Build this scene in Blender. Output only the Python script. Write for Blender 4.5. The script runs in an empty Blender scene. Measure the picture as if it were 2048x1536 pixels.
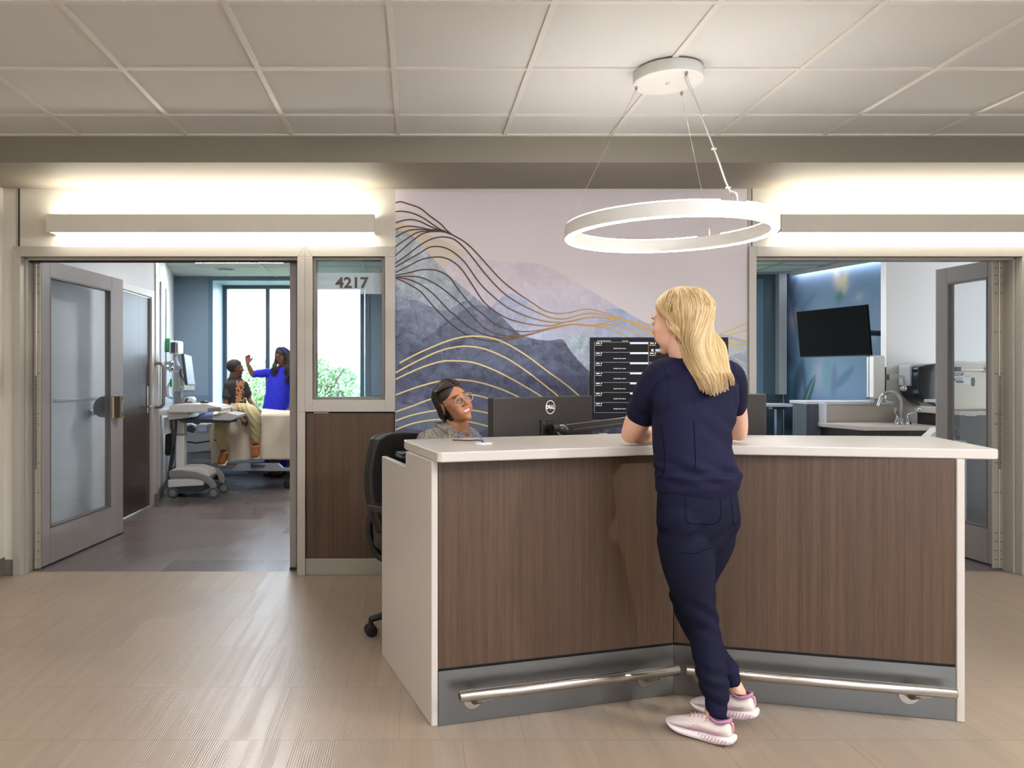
import bpy, bmesh, math, random
import numpy as np
from mathutils import Vector, Matrix, noise
S = bpy.context.scene
C = S.collection
PI = math.pi

# ---------------------------------------------------------------- camera
EYE = 1.31
cam_d = bpy.data.cameras.new('camera')
cam_d.sensor_width = 36.0
cam_d.lens = 1500.0 / 2048.0 * 36.0
cam_d.shift_x = (1024 - 830) / 2048.0
cam_d.shift_y = -(768 - 750) / 2048.0
cam = bpy.data.objects.new('camera', cam_d)
C.objects.link(cam)
cam.location = (0, 0, EYE)
cam.rotation_euler = (PI / 2, 0, 0)
cam_d.clip_start = 0.05
S.camera = cam

# ---------------------------------------------------------------- colour management, world
S.view_settings.view_transform = 'Standard'
S.view_settings.look = 'None'
S.view_settings.gamma = 1.0
S.view_settings.use_curve_mapping = False
S.view_settings.exposure = 0.0
try:
    S.cycles.use_denoising = True
    S.cycles.max_bounces = 8
    S.cycles.diffuse_bounces = 4
    S.cycles.glossy_bounces = 4
    S.cycles.transmission_bounces = 6
    S.cycles.use_adaptive_sampling = True
    S.cycles.adaptive_threshold = 0.02
    S.cycles.transparent_max_bounces = 12
    S.cycles.caustics_reflective = False
    S.cycles.caustics_refractive = False
    S.cycles.sample_clamp_indirect = 6.0
except Exception:
    pass

def lin(c):
    c = c / 255.0
    return c / 12.92 if c <= 0.04045 else ((c + 0.055) / 1.055) ** 2.4
def rgb(t, a=1.0):
    return (lin(t[0]), lin(t[1]), lin(t[2]), a)

world = bpy.data.worlds.new('sky')
S.world = world
world.use_nodes = True
_n = world.node_tree.nodes
_bg = _n['Background']
_bg.inputs['Color'].default_value = (0.88, 0.94, 1.0, 1)
_bg.inputs['Strength'].default_value = 9.0

# light levels, all in one place
L_LINEAR = 12.5      # wall-mounted linear lights
L_RING = 37.0         # ring pendant
L_FILL = 28.0        # fill panels added behind the camera, out of view
L_SPOT = 500.0       # recessed accent downlight to the right of the desk
L_ROOM = 62.0         # patient room ceiling panels
P_WINDOW = True

def area(name, loc, rot, sx, sy, power, color=(1, 1, 1), spread=None):
    d = bpy.data.lights.new(name, 'AREA')
    d.shape = 'RECTANGLE'
    d.size = sx
    d.size_y = sy
    d.energy = power
    d.color = color
    if spread:
        d.spread = spread
    o = bpy.data.objects.new(name, d)
    C.objects.link(o)
    o.location = loc
    o.rotation_euler = rot
    return o

def portal(loc, rot, sx, sy):
    o = area('window_portal', loc, rot, sx, sy, 1.0)
    try:
        o.data.cycles.is_portal = True
    except Exception:
        pass
    return o

# ---------------------------------------------------------------- materials
MATS = {}
def newmat(name):
    m = bpy.data.materials.new(name)
    m.use_nodes = True
    return m, m.node_tree.nodes, m.node_tree.links, m.node_tree.nodes['Principled BSDF']

def mat(name, col, rough=0.5, metal=0.0, spec=0.5, coat=0.0, bump=0.0, bscale=200.0, var=0.0, vscale=4.0,
        emit=None, estr=0.0, trans=0.0, alpha=1.0, sss=0.0, sheen=0.0, stretch=None):
    if name in MATS:
        return MATS[name]
    m, n, l, b = newmat(name)
    b.inputs['Base Color'].default_value = rgb(col)
    b.inputs['Roughness'].default_value = rough
    b.inputs['Metallic'].default_value = metal
    b.inputs['Specular IOR Level'].default_value = spec
    b.inputs['Coat Weight'].default_value = coat
    b.inputs['Transmission Weight'].default_value = trans
    b.inputs['Alpha'].default_value = alpha
    if sheen:
        b.inputs['Sheen Weight'].default_value = sheen
    if sss:
        b.inputs['Subsurface Weight'].default_value = sss
        b.inputs['Subsurface Radius'].default_value = (0.012, 0.005, 0.003)
        b.inputs['Subsurface Scale'].default_value = 1.0
    if emit is not None:
        b.inputs['Emission Color'].default_value = rgb(emit)
        b.inputs['Emission Strength'].default_value = estr
    tc = n.new('ShaderNodeTexCoord')
    src = tc.outputs['Object']
    if stretch:
        mp = n.new('ShaderNodeMapping')
        mp.inputs['Scale'].default_value = stretch
        l.new(src, mp.inputs['Vector'])
        src = mp.outputs['Vector']
    if var > 0:
        t = n.new('ShaderNodeTexNoise')
        t.inputs['Scale'].default_value = vscale
        t.inputs['Detail'].default_value = 5
        l.new(src, t.inputs['Vector'])
        mx = n.new('ShaderNodeMix')
        mx.data_type = 'RGBA'
        c = rgb(col)
        mx.inputs[6].default_value = tuple(max(0, v * (1 - var)) for v in c[:3]) + (1,)
        mx.inputs[7].default_value = tuple(min(1, v * (1 + var)) for v in c[:3]) + (1,)
        l.new(t.outputs['Fac'], mx.inputs[0])
        l.new(mx.outputs[2], b.inputs['Base Color'])
    if bump > 0:
        t2 = n.new('ShaderNodeTexNoise')
        t2.inputs['Scale'].default_value = bscale
        t2.inputs['Detail'].default_value = 3
        l.new(src, t2.inputs['Vector'])
        bp = n.new('ShaderNodeBump')
        bp.inputs['Strength'].default_value = bump
        bp.inputs['Distance'].default_value = 0.002
        l.new(t2.outputs['Fac'], bp.inputs['Height'])
        l.new(bp.outputs['Normal'], b.inputs['Normal'])
    MATS[name] = m
    return m

def emat(name, col, strength):
    if name in MATS:
        return MATS[name]
    m, n, l, b = newmat(name)
    b.inputs['Base Color'].default_value = rgb(col)
    b.inputs['Emission Color'].default_value = rgb(col)
    b.inputs['Emission Strength'].default_value = strength
    MATS[name] = m
    return m

def wood_mat(name, c1, c2, c3, rough=0.42):
    if name in MATS:
        return MATS[name]
    m, n, l, b = newmat(name)
    tc = n.new('ShaderNodeTexCoord')
    mp = n.new('ShaderNodeMapping')
    mp.inputs['Scale'].default_value = (1, 1, 0.012)
    l.new(tc.outputs['Object'], mp.inputs['Vector'])
    t = n.new('ShaderNodeTexNoise')
    t.inputs['Scale'].default_value = 620
    t.inputs['Detail'].default_value = 2
    t.inputs['Roughness'].default_value = 0.7
    l.new(mp.outputs['Vector'], t.inputs['Vector'])
    t2 = n.new('ShaderNodeTexNoise')
    t2.inputs['Scale'].default_value = 70
    t2.inputs['Detail'].default_value = 3
    l.new(mp.outputs['Vector'], t2.inputs['Vector'])
    mth = n.new('ShaderNodeMath')
    mth.operation = 'MULTIPLY_ADD'
    mth.inputs[1].default_value = 0.45
    l.new(t2.outputs['Fac'], mth.inputs[0])
    m2 = n.new('ShaderNodeMath')
    m2.operation = 'MULTIPLY'
    m2.inputs[1].default_value = 0.55
    l.new(t.outputs['Fac'], m2.inputs[0])
    l.new(m2.outputs[0], mth.inputs[2])
    cr = n.new('ShaderNodeValToRGB')
    cr.color_ramp.elements[0].position = 0.36
    cr.color_ramp.elements[0].color = rgb(c1)
    cr.color_ramp.elements[1].position = 0.64
    cr.color_ramp.elements[1].color = rgb(c3)
    e = cr.color_ramp.elements.new(0.5)
    e.color = rgb(c2)
    l.new(mth.outputs[0], cr.inputs['Fac'])
    l.new(cr.outputs['Color'], b.inputs['Base Color'])
    b.inputs['Roughness'].default_value = rough
    b.inputs['Specular IOR Level'].default_value = 0.35
    bp = n.new('ShaderNodeBump')
    bp.inputs['Strength'].default_value = 0.15
    bp.inputs['Distance'].default_value = 0.001
    l.new(t.outputs['Fac'], bp.inputs['Height'])
    l.new(bp.outputs['Normal'], b.inputs['Normal'])
    MATS[name] = m
    return m

def quartz_mat(name, col, speck=(182, 168, 154)):
    m, n, l, b = newmat(name)
    tc = n.new('ShaderNodeTexCoord')
    v = n.new('ShaderNodeTexVoronoi')
    v.inputs['Scale'].default_value = 420
    l.new(tc.outputs['Object'], v.inputs['Vector'])
    sel = n.new('ShaderNodeSeparateColor')
    l.new(v.outputs['Color'], sel.inputs[0])
    lt = n.new('ShaderNodeMath')
    lt.operation = 'LESS_THAN'
    lt.inputs[1].default_value = 0.30
    l.new(v.outputs['Distance'], lt.inputs[0])
    gt = n.new('ShaderNodeMath')
    gt.operation = 'GREATER_THAN'
    gt.inputs[1].default_value = 0.88
    l.new(sel.outputs[0], gt.inputs[0])
    mu = n.new('ShaderNodeMath')
    mu.operation = 'MULTIPLY'
    l.new(lt.outputs[0], mu.inputs[0])
    l.new(gt.outputs[0], mu.inputs[1])
    ns = n.new('ShaderNodeTexNoise')
    ns.inputs['Scale'].default_value = 6
    l.new(tc.outputs['Object'], ns.inputs['Vector'])
    mx0 = n.new('ShaderNodeMix')
    mx0.data_type = 'RGBA'
    c = rgb(col)
    mx0.inputs[6].default_value = tuple(x * 0.96 for x in c[:3]) + (1,)
    mx0.inputs[7].default_value = c
    l.new(ns.outputs['Fac'], mx0.inputs[0])
    mx = n.new('ShaderNodeMix')
    mx.data_type = 'RGBA'
    mx.inputs[7].default_value = rgb(speck)
    l.new(mx0.outputs[2], mx.inputs[6])
    l.new(mu.outputs[0], mx.inputs[0])
    l.new(mx.outputs[2], b.inputs['Base Color'])
    b.inputs['Roughness'].default_value = 0.28
    MATS[name] = m
    return m

def brushed_mat(name, col, rough=0.32, stretch=(1, 1, 60)):
    m, n, l, b = newmat(name)
    b.inputs['Base Color'].default_value = rgb(col)
    b.inputs['Metallic'].default_value = 1.0
    tc = n.new('ShaderNodeTexCoord')
    mp = n.new('ShaderNodeMapping')
    mp.inputs['Scale'].default_value = stretch
    l.new(tc.outputs['Object'], mp.inputs['Vector'])
    t = n.new('ShaderNodeTexNoise')
    t.inputs['Scale'].default_value = 12
    t.inputs['Detail'].default_value = 4
    l.new(mp.outputs['Vector'], t.inputs['Vector'])
    mr = n.new('ShaderNodeMapRange')
    mr.inputs['To Min'].default_value = rough - 0.02
    mr.inputs['To Max'].default_value = rough + 0.03
    l.new(t.outputs['Fac'], mr.inputs['Value'])
    l.new(mr.outputs[0], b.inputs['Roughness'])
    bp = n.new('ShaderNodeBump')
    bp.inputs['Strength'].default_value = 0.012
    bp.inputs['Distance'].default_value = 0.0005
    l.new(t.outputs['Fac'], bp.inputs['Height'])
    l.new(bp.outputs['Normal'], b.inputs['Normal'])
    MATS[name] = m
    return m

def floor_mat(name, base, rough, dx=0.457, ox=-0.516, oy=2.6905, ribs=0.35, stripe=0.16, spec=0.5):
    """square floor tiles laid with half offset, ribbed along Y, each tile streaked"""
    m, n, l, b = newmat(name)
    g = n.new('ShaderNodeNewGeometry')
    sp = n.new('ShaderNodeSeparateXYZ')
    l.new(g.outputs['Position'], sp.inputs[0])
    def M(op, a, bb=None, c=None):
        k = n.new('ShaderNodeMath')
        k.operation = op
        for i, v in enumerate((a, bb, c)):
            if v is None:
                continue
            if isinstance(v, (int, float)):
                k.inputs[i].default_value = v
            else:
                l.new(v, k.inputs[i])
        return k.outputs[0]
    yy = M('DIVIDE', M('SUBTRACT', sp.outputs['Y'], oy), dx)
    row = M('FLOOR', yy)
    fy = M('SUBTRACT', yy, row)
    xx = M('ADD', M('DIVIDE', M('SUBTRACT', sp.outputs['X'], ox), dx), M('MULTIPLY', row, 0.5))
    colm = M('FLOOR', xx)
    fx = M('SUBTRACT', xx, colm)
    cell = n.new('ShaderNodeCombineXYZ')
    l.new(colm, cell.inputs[0]); l.new(row, cell.inputs[1])
    wn = n.new('ShaderNodeTexWhiteNoise')
    wn.noise_dimensions = '3D'
    l.new(cell.outputs[0], wn.inputs['Vector'])
    # streaks across the tile width: 1-D noise over x, offset per tile
    sx = n.new('ShaderNodeCombineXYZ')
    l.new(M('ADD', M('MULTIPLY', sp.outputs['X'], 26.0), M('MULTIPLY', wn.outputs['Value'], 50.0)), sx.inputs[0])
    l.new(M('MULTIPLY', sp.outputs['Y'], 0.6), sx.inputs[1])
    st = n.new('ShaderNodeTexNoise')
    st.inputs['Scale'].default_value = 1.0
    st.inputs['Detail'].default_value = 3
    l.new(sx.outputs[0], st.inputs['Vector'])
    fine = n.new('ShaderNodeTexNoise')
    fine.inputs['Scale'].default_value = 1.0
    fc = n.new('ShaderNodeCombineXYZ')
    l.new(M('MULTIPLY', sp.outputs['X'], 240.0), fc.inputs[0])
    l.new(M('MULTIPLY', sp.outputs['Y'], 12.0), fc.inputs[1])
    l.new(fc.outputs[0], fine.inputs['Vector'])
    # ribs
    rib = M('SINE', M('MULTIPLY', sp.outputs['X'], 2 * PI / 0.0085))
    mask = M('SMOOTH_MIN', M('MULTIPLY', M('MAXIMUM', M('SUBTRACT', st.outputs['Fac'], 0.42), 0.0), 7.0), 1.0, 0.2)
    ribh = M('MULTIPLY', rib, mask)
    # seams
    seam = M('MINIMUM', M('MINIMUM', fx, M('SUBTRACT', 1.0, fx)), M('MINIMUM', fy, M('SUBTRACT', 1.0, fy)))
    sm = M('LESS_THAN', seam, 0.0035)
    val = M('ADD', M('ADD', 1.0 - stripe / 2, M('MULTIPLY', M('SUBTRACT', st.outputs['Fac'], 0.5), -stripe * 2.0)),
            M('ADD', M('MULTIPLY', M('SUBTRACT', wn.outputs['Value'], 0.5), 0.07), M('MULTIPLY', ribh, 0.11)))
    val = M('ADD', val, M('MULTIPLY', M('SUBTRACT', fine.outputs['Fac'], 0.5), 0.12))
    val = M('MULTIPLY', val, M('SUBTRACT', 1.0, M('MULTIPLY', sm, 0.30)))
    vm = n.new('ShaderNodeVectorMath')
    vm.operation = 'SCALE'
    c = rgb(base)
    vm.inputs[0].default_value = c[:3]
    l.new(val, vm.inputs['Scale'])
    l.new(vm.outputs[0], b.inputs['Base Color'])
    b.inputs['Specular IOR Level'].default_value = spec
    rr = M('ADD', rough, M('MULTIPLY', M('SUBTRACT', wn.outputs['Value'], 0.5), 0.10))
    l.new(rr, b.inputs['Roughness'])
    bp = n.new('ShaderNodeBump')
    bp.inputs['Strength'].default_value = ribs
    bp.inputs['Distance'].default_value = 0.0006
    l.new(ribh, bp.inputs['Height'])
    l.new(bp.outputs['Normal'], b.inputs['Normal'])
    MATS[name] = m
    return m

def glass_mat(name, col=(240, 246, 250), rough=0.0, milky=0.0):
    if name in MATS:
        return MATS[name]
    m, n, l, b = newmat(name)
    out = n['Material Output']
    tr = n.new('ShaderNodeBsdfTransparent')
    tr.inputs[0].default_value = rgb(col)
    gl = n.new('ShaderNodeBsdfGlossy')
    gl.inputs['Roughness'].default_value = rough
    lw = n.new('ShaderNodeLayerWeight')
    pw = n.new('ShaderNodeMath'); pw.operation = 'POWER'; pw.inputs[1].default_value = 5.0
    l.new(lw.outputs['Facing'], pw.inputs[0])
    fr = n.new('ShaderNodeMath'); fr.operation = 'MULTIPLY_ADD'; fr.inputs[1].default_value = 0.94; fr.inputs[2].default_value = 0.03
    l.new(pw.outputs[0], fr.inputs[0])
    mx = n.new('ShaderNodeMixShader')
    l.new(fr.outputs[0], mx.inputs[0])
    l.new(tr.outputs[0], mx.inputs[1])
    l.new(gl.outputs[0], mx.inputs[2])
    if milky > 0:
        df = n.new('ShaderNodeBsdfDiffuse')
        df.inputs[0].default_value = rgb((225, 230, 235))
        tl = n.new('ShaderNodeBsdfTranslucent')
        tl.inputs[0].default_value = rgb((225, 230, 235))
        ad = n.new('ShaderNodeMixShader')
        ad.inputs[0].default_value = 0.5
        l.new(df.outputs[0], ad.inputs[1]); l.new(tl.outputs[0], ad.inputs[2])
        m2 = n.new('ShaderNodeMixShader')
        m2.inputs[0].default_value = milky
        l.new(mx.outputs[0], m2.inputs[1]); l.new(ad.outputs[0], m2.inputs[2])
        l.new(m2.outputs[0], out.inputs[0])
    else:
        l.new(mx.outputs[0], out.inputs[0])
    MATS[name] = m
    return m

# ---------------------------------------------------------------- objects
WM = {}       # world matrix of every object made here (no depsgraph needed)
def reg(o, M):
    WM[o.name] = M.copy()
    return o

def tag(o, label=None, cat=None, group=None, kind=None):
    if label: o['label'] = label
    if cat: o['category'] = cat
    if group: o['group'] = group
    if kind: o['kind'] = kind
    return o

def thing(name, label, cat, loc=(0, 0, 0), rotz=0.0, group=None):
    o = bpy.data.objects.new(name, None)
    o.empty_display_size = 0.1
    C.objects.link(o)
    o.location = loc
    o.rotation_euler = (0, 0, rotz)
    reg(o, Matrix.Translation(loc) @ Matrix.Rotation(rotz, 4, 'Z'))
    return tag(o, label, cat, group)

class MB:
    """collects shapes and links them as ONE mesh object"""
    def __init__(s):
        s.v = []; s.f = []; s.m = []; s.sm = []; s.mi = 0; s.M = Matrix.Identity(4)
    def add(s, verts, faces, smooth=False, M=None):
        o = len(s.v)
        T = s.M if M is None else s.M @ M
        if T.determinant() < 0: faces = [tuple(reversed(f)) for f in faces]
        s.v += [tuple(T @ Vector(p)) for p in verts]
        for f in faces:
            s.f.append([o + i for i in f]); s.m.append(s.mi); s.sm.append(smooth)
        return s
    def box(s, x0, x1, y0, y1, z0, z1, M=None):
        if x0 > x1: x0, x1 = x1, x0
        if y0 > y1: y0, y1 = y1, y0
        if z0 > z1: z0, z1 = z1, z0
        v = [(x0, y0, z0), (x1, y0, z0), (x1, y1, z0), (x0, y1, z0), (x0, y0, z1), (x1, y0, z1), (x1, y1, z1), (x0, y1, z1)]
        return s.add(v, [(0, 3, 2, 1), (4, 5, 6, 7), (0, 1, 5, 4), (1, 2, 6, 5), (2, 3, 7, 6), (3, 0, 4, 7)], M=M)
    def prism(s, poly, z0, z1, M=None, smooth=False):
        """poly: list of (x, y); extruded over z"""
        a = sum(poly[i][0] * poly[(i + 1) % len(poly)][1] - poly[(i + 1) % len(poly)][0] * poly[i][1] for i in range(len(poly)))
        if a < 0: poly = poly[::-1]
        n = len(poly)
        v = [(p[0], p[1], z0) for p in poly] + [(p[0], p[1], z1) for p in poly]
        f = [tuple(range(n - 1, -1, -1)), tuple(range(n, 2 * n))]
        s.add(v, f, M=M)
        o = len(s.v) - 2 * n
        for i in range(n):
            j = (i + 1) % n
            s.f.append([o + i, o + j, o + n + j, o + n + i]); s.m.append(s.mi); s.sm.append(smooth)
        return s
    def rings(s, R, closed=True, cap0=True, cap1=True, smooth=True, M=None):
        n = len(R[0]); v = [p for r in R for p in r]; f = []
        for k in range(len(R) - 1):
            for i in range(n if closed else n - 1):
                j = (i + 1) % n
                f.append((k * n + i, k * n + j, (k + 1) * n + j, (k + 1) * n + i))
        if cap0: f.append(tuple(range(n - 1, -1, -1)))
        if cap1: f.append(tuple((len(R) - 1) * n + i for i in range(n)))
        return s.add(v, f, smooth, M)
    def lathe(s, prof, seg=24, M=None, cap0=True, cap1=True):
        """prof: list of (r, z)"""
        R = [[(r * math.cos(2 * PI * i / seg), r * math.sin(2 * PI * i / seg), z) for i in range(seg)] for r, z in prof]
        return s.rings(R, True, cap0, cap1, True, M)
    def cyl(s, p0, p1, r, seg=16, r1=None):
        return s.tube([p0, p1], r, seg, r1=r1)
    def tube(s, pts, r, seg=10, r1=None, caps=True):
        pts = [Vector(p) for p in pts]
        n = len(pts); R = []
        t0 = (pts[1] - pts[0]).normalized()
        up = Vector((0, 0, 1)) if abs(t0.z) < 0.9 else Vector((1, 0, 0))
        a = t0.cross(up).normalized()
        for k in range(n):
            if k == 0: t = t0
            elif k == n - 1: t = (pts[k] - pts[k - 1]).normalized()
            else:
                t = ((pts[k + 1] - pts[k]).normalized() + (pts[k] - pts[k - 1]).normalized())
                t = t.normalized() if t.length > 1e-6 else t0
            a = (a - t * a.dot(t)).normalized()
            b = t.cross(a)
            if callable(r): rr = r(k / (n - 1))
            elif r1 is not None: rr = r + (r1 - r) * k / (n - 1)
            else: rr = r
            R.append([tuple(pts[k] + (a * math.cos(2 * PI * i / seg) + b * math.sin(2 * PI * i / seg)) * rr) for i in range(seg)])
        return s.rings(R, True, caps, caps, True)
    def sphere(s, c, r, seg=16, rings=10, sc=(1, 1, 1), M=None):
        R = []
        for k in range(rings + 1):
            th = PI * (0.001 + 0.998 * k / rings)
            R.append([(c[0] + r * sc[0] * math.sin(th) * math.cos(2 * PI * i / seg), c[1] + r * sc[1] * math.sin(th) * math.sin(2 * PI * i / seg),
                       c[2] - r * sc[2] * math.cos(th)) for i in range(seg)])
        return s.rings(R, M=M)
    def mesh(s, name, mats):
        me = bpy.data.meshes.new(name)
        me.from_pydata(s.v, [], s.f)
        for m in mats: me.materials.append(m)
        me.polygons.foreach_set('material_index', s.m)
        me.polygons.foreach_set('use_smooth', s.sm)
        me.update()
        return me
    def build(s, name, mats, parent=None, world=False, bevel=0.0, seg=2, sub=0, sharp=40, origin=None, solid=0.0):
        if not isinstance(mats, (list, tuple)): mats = [mats]
        me = s.mesh(name, mats)
        o = bpy.data.objects.new(name, me)
        C.objects.link(o)
        if parent is not None:
            o.parent = parent
            if world:
                me.transform(WM[parent.name].inverted())
            reg(o, WM[parent.name])
        else:
            if origin is None:
                co = np.array(s.v); lo = co.min(0); hi = co.max(0)
                origin = ((lo[0] + hi[0]) / 2, (lo[1] + hi[1]) / 2, lo[2])
            T = Matrix.Translation(origin)
            me.transform(T.inverted())
            o.location = origin
            reg(o, T)
        if any(s.sm):
            try: me.set_sharp_from_angle(angle=math.radians(sharp))
            except Exception: pass
        if solid:
            md = o.modifiers.new('solid', 'SOLIDIFY'); md.thickness = solid; md.offset = 0
        if bevel:
            md = o.modifiers.new('bevel', 'BEVEL'); md.width = bevel; md.segments = seg
            md.limit_method = 'ANGLE'; md.angle_limit = math.radians(40)
        if sub:
            md = o.modifiers.new('sub', 'SUBSURF'); md.levels = sub; md.render_levels = sub
        return o

def struct(name, mb, mats, **k):
    o = mb.build(name, mats, **k)
    if o.parent is None:
        o['kind'] = 'structure'
    return o

def copy_tree(o, parent=None, label=None, loc=None, rotz=None):
    c = o.copy(); C.objects.link(c)
    WM[c.name] = WM[o.name].copy()
    if parent is not None:
        c.parent = parent
    for ch in [x for x in o.children]:
        copy_tree(ch, c)
    if label: c['label'] = label
    if loc is not None: c.location = loc
    if rotz is not None: c.rotation_euler = (0, 0, rotz)
    return c

def box(name, x0, x1, y0, y1, z0, z1, m, parent=None, world=False, bevel=0.0):
    return MB().box(x0, x1, y0, y1, z0, z1).build(name, m, parent, world, bevel=bevel)

def text(mb, s, size, M, depth=0.0006, align='CENTER', bold=0.0, squash=1.0):
    """adds flat lettering to a mesh builder; M maps (x right, y up, z out) into place"""
    cu = bpy.data.curves.new('lettering', 'FONT')
    cu.body = s; cu.size = size; cu.align_x = align; cu.align_y = 'CENTER'
    cu.extrude = depth; cu.offset = bold; cu.resolution_u = 3
    ob = bpy.data.objects.new('lettering', cu)
    C.objects.link(ob)
    dg = bpy.context.evaluated_depsgraph_get()
    me = bpy.data.meshes.new_from_object(ob.evaluated_get(dg))
    Q = M @ Matrix.Diagonal((squash, 1, 1, 1))
    mb.add([tuple(v.co) for v in me.vertices], [tuple(p.vertices) for p in me.polygons], M=Q)
    bpy.data.objects.remove(ob); bpy.data.curves.remove(cu); bpy.data.meshes.remove(me)

def frame(o, x, z):
    """matrix with origin o, columns x (right), z (out), y = z cross x"""
    x = Vector(x).normalized(); z = Vector(z).normalized(); y = z.cross(x).normalized(); x = y.cross(z)
    return Matrix(((x.x, y.x, z.x, o[0]), (x.y, y.y, z.y, o[1]), (x.z, y.z, z.z, o[2]), (0, 0, 0, 1)))

def crom(P, per=6, closed=False):
    """Catmull-Rom through control points of any dimension"""
    P = [np.array(p, float) for p in P]; n = len(P); out = []
    rng = range(n if closed else n - 1)
    for i in rng:
        if closed:
            p0, p1, p2, p3 = P[(i - 1) % n], P[i], P[(i + 1) % n], P[(i + 2) % n]
        else:
            p1, p2 = P[i], P[i + 1]
            p0 = P[i - 1] if i > 0 else 2 * p1 - p2
            p3 = P[i + 2] if i + 2 < n else 2 * p2 - p1
        for k in range(per):
            t = k / per
            out.append(0.5 * ((2 * p1) + (-p0 + p2) * t + (2 * p0 - 5 * p1 + 4 * p2 - p3) * t * t + (-p0 + 3 * p1 - 3 * p2 + p3) * t ** 3))
    if not closed: out.append(P[-1])
    return [tuple(p) for p in out]

def at(px, py, Y):
    """the point at distance Y that a pixel of the 2048 x 1536 frame looks at"""
    return ((px - 830) * Y / 1500.0, Y, EYE - (py - 750) * Y / 1500.0)
# ================================================================ materials of the place
paint = mat('beige_wall_paint', (207, 201, 188), 0.6, bump=0.04, bscale=500)
paint_shaded = mat('beige_paint_shaded', (134, 126, 114), 0.6, bump=0.04, bscale=500)  # the wall's beige with the bulkhead's shade put into the colour
alu = mat('champagne_aluminium', (180, 173, 163), 0.42, metal=0.35, bump=0.02)
alu_dark = mat('shadow_gap_black', (24, 23, 22), 0.6)
steel = brushed_mat('brushed_steel', (176, 176, 178), 0.30, (1, 1, 40))
chrome = mat('chrome', (205, 205, 208), 0.12, metal=1.0)
nickel = mat('satin_nickel', (186, 180, 172), 0.26, metal=1.0)
laminate = wood_mat('walnut_laminate', (70, 53, 41), (81, 62, 48), (93, 72, 56))
quartz = quartz_mat('speckled_quartz', (196, 188, 179))
tile_w = mat('ceiling_tile_white', (214, 212, 211), 0.75, bump=0.10, bscale=350, var=0.02, vscale=40)
tbar = mat('ceiling_grid_white', (222, 219, 213), 0.35)
floor_c = floor_mat('taupe_ribbed_tile', (153, 136, 117), 0.34)
floor_r = floor_mat('brown_room_plank', (104, 92, 88), 0.30, dx=0.30, ox=0.1, oy=5.0, ribs=0.1, stripe=0.30, spec=0.6)
blue_wall = mat('slate_blue_wall_paint', (120, 140, 154), 0.55, bump=0.03)
teal_wall = mat('teal_wall_paint', (86, 104, 116), 0.55, bump=0.03)
white_wall = mat('cool_white_wall_paint', (212, 211, 210), 0.55, bump=0.03, var=0.02, vscale=3)
base_mat = mat('grey_cove_base', (108, 102, 94), 0.5)
white_pl = mat('white_plastic', (226, 226, 224), 0.35)
grey_pl = mat('light_grey_plastic', (172, 172, 172), 0.4)
dgrey_pl = mat('dark_grey_plastic', (74, 74, 76), 0.45)
black_pl = mat('black_plastic', (22, 22, 23), 0.4)
rubber = mat('black_rubber', (28, 28, 29), 0.7)
clear_glass = glass_mat('window_glass')

# ================================================================ corridor shell
YW = 4.92           # face of the patient-room wall
YB = 4.315          # face of the bulkhead
ZC = 2.685          # corridor ceiling
ZS = 2.533          # underside of the bulkhead
XL, XR = -2.70, 5.6
struct('floor', MB().box(XL - .1, XR + .1, -3.2, 5.0, -0.05, 0.0), floor_c)
struct('floor', MB().box(-4.4, XR + 2.6, 5.0, 10.6, -0.05, 0.0), floor_r)
m = MB()
m.box(XL - .1, XR + .1, -3.2, YB, ZC + 0.006, ZC + 0.05)
struct('ceiling', m, tile_w)
m = MB()
for k in range(-5, 11):
    x = -0.095 + 0.6096 * k
    if XL < x < XR: m.box(x - .012, x + .012, -3.2, YB, ZC - 0.002, ZC + 0.0065)
k = 0
y = 2.768
ys = [2.768 + 0.6065 * i for i in range(-9, 3)]
for y in ys:
    m.box(XL, XR, y - .012, y + .012, ZC - 0.0015, ZC + 0.006)
m.box(XL, XR, YB - .022, YB, ZC - 0.003, ZC + 0.006)
struct('ceiling_grid', m, tbar)
# bulkhead with its soffit over the doors
struct('ceiling_bulkhead', MB().box(XL, XR, YB, YW + .12, ZS, ZC + .05), paint_shaded)
struct('wall_left', MB().box(XL - .12, XL, -3.2, YW + 0.02, 0, ZC + .05), paint)
struct('wall_right', MB().box(XR, XR + .12, -3.2, YW + .12, 0, ZC + .05), paint)
m = MB(); m.box(XL - .1, 1.6, -3.32, -3.2, 0, ZC + .05); m.box(5.0, XR + .1, -3.32, -3.2, 0, ZC + .05); m.box(1.6, 5.0, -3.32, -3.2, 0, .8); m.box(1.6, 5.0, -3.32, -3.2, 2.4, ZC + .05)
struct('wall_back', m, paint)
w = thing('window_added', None, None, (3.3, -3.26, .8)); w['kind'] = 'structure'  # unseen back-wall window, added to throw cool daylight on the fronts
m = MB()
for a_, b_, c_, d_ in ((1.6, 5.0, .8, .85), (1.6, 5.0, 2.35, 2.4), (1.6, 1.65, .85, 2.35), (4.95, 5.0, .85, 2.35), (3.27, 3.33, .85, 2.35)): m.box(a_, b_, -3.3, -3.22, c_, d_)
m.build('window_frame', mat('frame_bronze_grey', (128, 120, 112), .4, metal=.4), w, True)
MB().box(1.6, 5.0, -3.27, -3.262, .8, 2.4).build('pane', clear_glass, w, True)
portal((3.3, -3.40, 1.6), (PI / 2, 0, 0), 3.4, 1.6)
struct('baseboard_left', MB().box(XL, XL + .012, -3.2, YW, 0, .115), base_mat, bevel=.004)

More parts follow.
